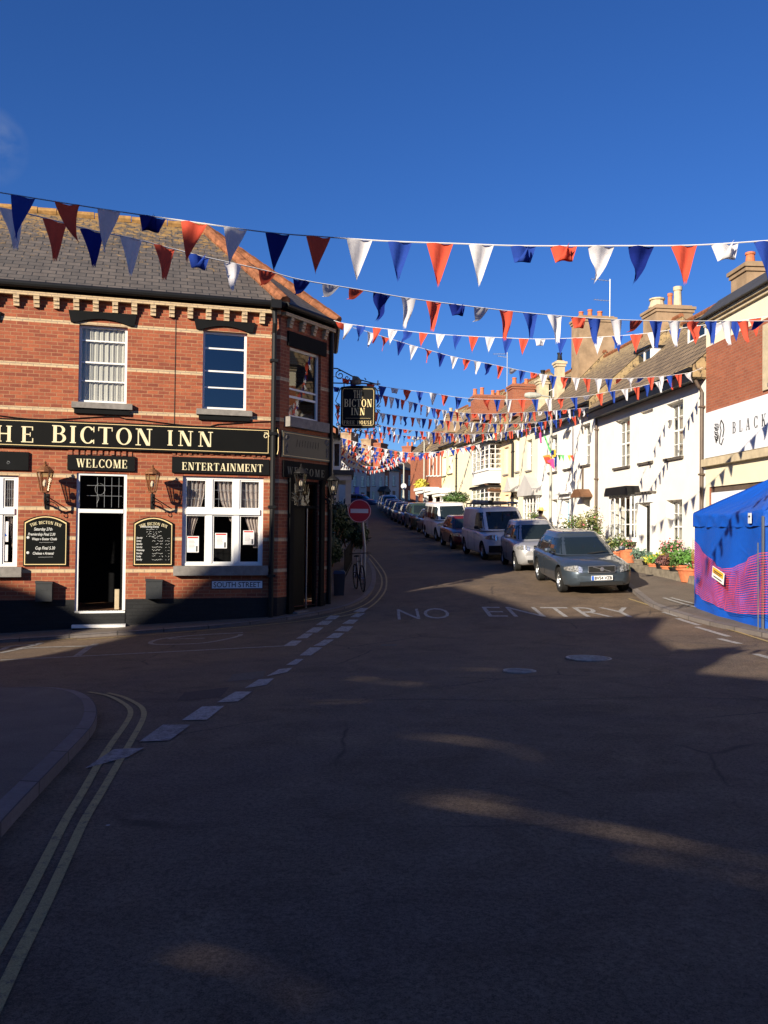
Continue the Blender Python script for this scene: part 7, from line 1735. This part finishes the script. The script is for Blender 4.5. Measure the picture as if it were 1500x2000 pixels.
def bunting(label, pts, Ya, Yb, flags, size=.21, cord=.006, jit=1.0, seed=1, cyc=None, parent_group='lines of bunting across the street'):
    """pts: cord through picture points; depth runs Ya..Yb; flags: list of (x, colour, variant) or a step"""
    r = random.Random(seed); x0, x1 = pts[0][0], pts[-1][0]
    P2 = catmull(pts, 8)
    def depth(x): return Ya+(Yb-Ya)*(x-x0)/(x1-x0)
    W = [at(p.x, p.y, depth(p.x)) for p in P2]
    o = W[0]; T_ = thing('bunting_line', label, 'bunting', tuple(o), 0, parent_group)
    m = MB(); m.tube([w-o for w in W], cord, 4); obj('cord', m, MT['paper'], T_)
    def onx(x):
        for a, b in zip(P2, P2[1:]):
            if a.x <= x <= b.x:
                t = (x-a.x)/max(1e-6, b.x-a.x); y = a.y+(b.y-a.y)*t; p = at(x, y, depth(x)); q = at(b.x, b.y, depth(b.x))-at(a.x, a.y, depth(a.x)); return p, q
        return None
    if not isinstance(flags, list):
        # even spacing along the cord in metres
        L_ = 0; out = []; k = 0; nxt = flags*.6; cy = cyc or ['flag_red', 'flag_white', 'flag_blue']; k = r.randint(0, 2)
        for a, b, pa, pb in zip(W, W[1:], P2, P2[1:]):
            d = (b-a).length
            while nxt <= L_+d: out.append((pa.x+(pb.x-pa.x)*(nxt-L_)/d, cy[k % len(cy)], None)); nxt += flags*r.uniform(.82, 1.2); k += 1
            L_ += d
        flags = out
    for x, col, var in flags:
        res = onx(x)
        if res is None: continue
        p, q = res; var = r.choice((0, 0, 0, 1, 2, 0, 4, 6, 3, 5, 7, 1, 6)) if var is None else var
        fo = bpy.data.objects.new('pennant', flag_mesh(col, var)); COL.objects.link(fo); fo.parent = T_; fo.location = p-o-Vector((0, 0, .003))
        fo.rotation_euler = (R(r.uniform(-8, 8)), -math.atan2(q.z, math.hypot(q.x, q.y)), math.atan2(q.y, q.x)+R(r.uniform(-12, 12)*jit)); s = size*r.uniform(.94, 1.06); fo.scale = (s, s, s*r.uniform(.95, 1.08))
    return T_
rd, wt_, bl_, nv_ = 'flag_red', 'flag_white', 'flag_blue', 'flag_navy'
bunting('nearest bunting line with the largest pennants, crossing the whole sky from roof to right edge', [(-60, 366), (0, 376), (205, 409), (400, 437), (525, 454), (640, 463), (760, 471), (900, 476), (1020, 480), (1200, 480), (1350, 479), (1500, 470), (1560, 466)], 5.35, 5.35,
        [(-30, rd, 0), (45, bl_, 0), (133, rd, 4), (213, wt_, 0), (298, nv_, 3), (379, rd, 0), (460, wt_, 0), (542, nv_, 0), (622, rd, 0), (702, wt_, 0), (781, bl_, 0), (859, rd, 0), (940, wt_, 0), (1022, bl_, 3), (1101, rd, 3), (1175, wt_, 6), (1253, nv_, 6), (1336, rd, 0), (1416, wt_, 3), (1498, bl_, 0)], size=.159, cord=.0042, jit=.4)
bunting('second bunting line, sloping from the slate roof down across the sky to the brick shop', [(-30, 401), (30, 412), (107, 431), (180, 450), (260, 466), (330, 484), (400, 502), (455, 514), (525, 530), (590, 547), (697, 565), (795, 582), (893, 595), (1000, 608), (1083, 616), (1180, 623), (1290, 627), (1400, 627), (1500, 627), (1550, 627)], 7.1, 12.5,
        [(22, wt_, 0), (107, rd, 0), (180, nv_, 0), (256, wt_, 0), (321, rd, 0), (388, bl_, 3), (455, wt_, 2), (523, rd, 5), (590, nv_, 5), (647, wt_, 5), (697, rd, 5), (747, nv_, 6), (796, wt_, 1), (847, rd, 0), (893, nv_, 3), (941, wt_, 5), (987, rd, 1), (1036, bl_, 0), (1083, wt_, 0), (1130, rd, 3), (1162, bl_, 2), (1205, wt_, 2), (1244, rd, 5), (1281, bl_, 0), (1318, wt_, 2), (1355, rd, 6), (1388, bl_, 0), (1420, wt_, 2), (1452, rd, 2), (1484, nv_, 5)], size=.212, jit=.5)
bunting('third bunting line, tied to the gutter at the pub corner', [(652, 626), (675, 632), (735, 640), (797, 647), (860, 653), (925, 657), (990, 660), (1055, 662), (1128, 660), (1205, 656), (1270, 650), (1350, 638), (1430, 628), (1500, 618), (1540, 612)], 20, 16.5,
        [(664, rd, 5), (680, wt_, 2), (706, bl_, 7), (736, rd, 2), (767, wt_, 0), (796, bl_, 6), (827, rd, 0), (860, wt_, 0), (893, bl_, 0), (925, rd, 0), (957, wt_, 0), (991, bl_, 0), (1023, rd, 0), (1055, wt_, 3), (1097, bl_, 0), (1128, rd, 0), (1168, wt_, 0), (1206, bl_, 1), (1242, rd, 0), (1275, wt_, 0), (1318, bl_, 0), (1357, rd, 0), (1400, wt_, 6), (1436, bl_, 0), (1475, rd, 0)], size=.225, jit=.5)
bunting('fourth bunting line, sagging just below the one from the pub gutter', [(690, 640), (725, 650), (783, 668), (835, 683), (887, 697), (932, 706), (977, 715), (1020, 724), (1060, 731), (1105, 737), (1165, 740), (1228, 739), (1290, 735), (1345, 728), (1372, 718)], 20.5, 23.5,
        [(724, wt_, 1), (752, rd, 7), (783, nv_, 0), (808, wt_, 0), (836, rd, 7), (862, nv_, 0), (887, wt_, 0), (912, rd, 6), (932, wt_, 1), (955, nv_, 6), (977, rd, 0), (1003, wt_, 5), (1020, bl_, 0), (1043, rd, 3), (1061, wt_, 0), (1080, bl_, 0), (1103, rd, 6), (1125, wt_, 0), (1146, rd, 0), (1168, wt_, 1), (1189, bl_, 0), (1210, rd, 5), (1230, wt_, 7), (1252, bl_, 5), (1271, rd, 0), (1290, wt_, 1), (1308, bl_, 2), (1325, rd, 0), (1343, wt_, 4)], size=.215)
bunting('fifth bunting line, running from behind the hanging sign to the white house gutter', [(650, 735), (705, 746), (748, 755), (797, 762), (845, 768), (895, 776), (950, 780), (1020, 780), (1095, 778), (1145, 773), (1195, 764), (1243, 756), (1300, 742), (1372, 722)], 22, 25.5,
        [(676, rd, 3), (690, nv_, 1), (724, rd, 3), (747, bl_, 0), (771, wt_, 3), (796, rd, 6), (820, bl_, 0), (846, wt_, 0), (869, rd, 2), (895, bl_, 1), (921, wt_, 5), (950, rd, 4), (971, bl_, 0), (993, wt_, 0), (1019, rd, 0), (1045, bl_, 0), (1071, wt_, 0), (1096, rd, 6), (1121, bl_, 0), (1146, wt_, 5), (1171, rd, 0), (1196, bl_, 0), (1220, wt_, 0), (1243, rd, 0), (1262, bl_, 1), (1285, wt_, 0), (1308, rd, 0), (1330, bl_, 0)], size=.215)
more = [([(650, 755), (700, 764), (760, 775), (810, 787), (860, 800), (930, 808), (1010, 806), (1080, 802), (1160, 795)], 25, 33, .27, 'sixth'), ([(652, 790), (690, 798), (745, 807), (800, 815), (868, 821), (930, 826), (1000, 828), (1070, 822), (1165, 806)], 27, 35, .27, 'seventh'),
        ([(654, 808), (700, 822), (748, 832), (800, 840), (860, 845), (920, 848), (980, 844), (1050, 834), (1090, 826)], 30, 39, .30, 'eighth'), ([(656, 830), (700, 838), (745, 845), (800, 852), (850, 852), (900, 850), (960, 846), (1040, 838)], 34, 43, .32, 'ninth')]
names = {'sixth': 'bunting line meeting the white house with the blue door near its drainpipe', 'seventh': 'bunting line passing just above the cream house gutter', 'eighth': 'bunting line sagging under the tip of the hanging pub sign', 'ninth': 'bunting line ending at the salmon house gutter'}
for i, (pts, a, b, st_, nm) in enumerate(more): bunting(names[nm], pts, a, b, st_, size=.215, seed=20+i)
# farther lines drawn between the two rows of roofs
xl = [(40, -2.6), (60, -3.4), (80, -4.6), (100, -7)]
far = [(48, 2), (53, 3), (58, 4), (63, 5), (68, 6), (73, 7), (79, 8), (86, 9), (93, 10)]
for i, (Y, sd) in enumerate(far):
    xa = lerp_tab(xl, Y); xb = lerp_tab([(45, 6.8), (50, 6.3), (58.7, 4.96), (62.6, 4.2), (67.1, 3.3), (72.5, 2.3), (100, 1.8)], Y)
    g = ground(0, Y); o = Vector((xa, Y, g+5.6)); T_ = thing('bunting_line', 'one of the dense far bunting lines crowded over the bend of the street', 'bunting', tuple(o), 0, 'dense far bunting lines')
    r = random.Random(90+i); cy = [rd, wt_, bl_] if i < 5 else [rd, wt_, rd, bl_] if i < 7 else [rd, wt_]
    n_ = 24; W = [Vector(((xb-xa)*k/n_, 1.5*k/n_, .1-1.1*math.sin(math.pi*k/n_)*(1.15 if i > 5 else .8)+r.uniform(-.02, .02)-(.35 if i > 6 else 0))) for k in range(n_+1)]
    m = MB(); m.tube(W, .008, 4); obj('cord', m, MT['paper'], T_)
    L_ = 0; nxt = .1; k = r.randint(0, 2); stp = .30 if i < 6 else .24
    for a, b in zip(W, W[1:]):
        d = (b-a).length
        while nxt <= L_+d:
            p = a.lerp(b, (nxt-L_)/d); fo = bpy.data.objects.new('pennant', flag_mesh(cy[k % len(cy)], r.choice((0, 0, 1, 2, 0, 6, 4, 5)))); COL.objects.link(fo); fo.parent = T_; fo.location = p
            fo.rotation_euler = (R(r.uniform(-10, 10)), -math.atan2(b.z-a.z, b.x-a.x), R(r.uniform(-25, 25))); s = .24*r.uniform(.9, 1.1); fo.scale = (s, s, s); nxt += stp; k += 1
        L_ += d
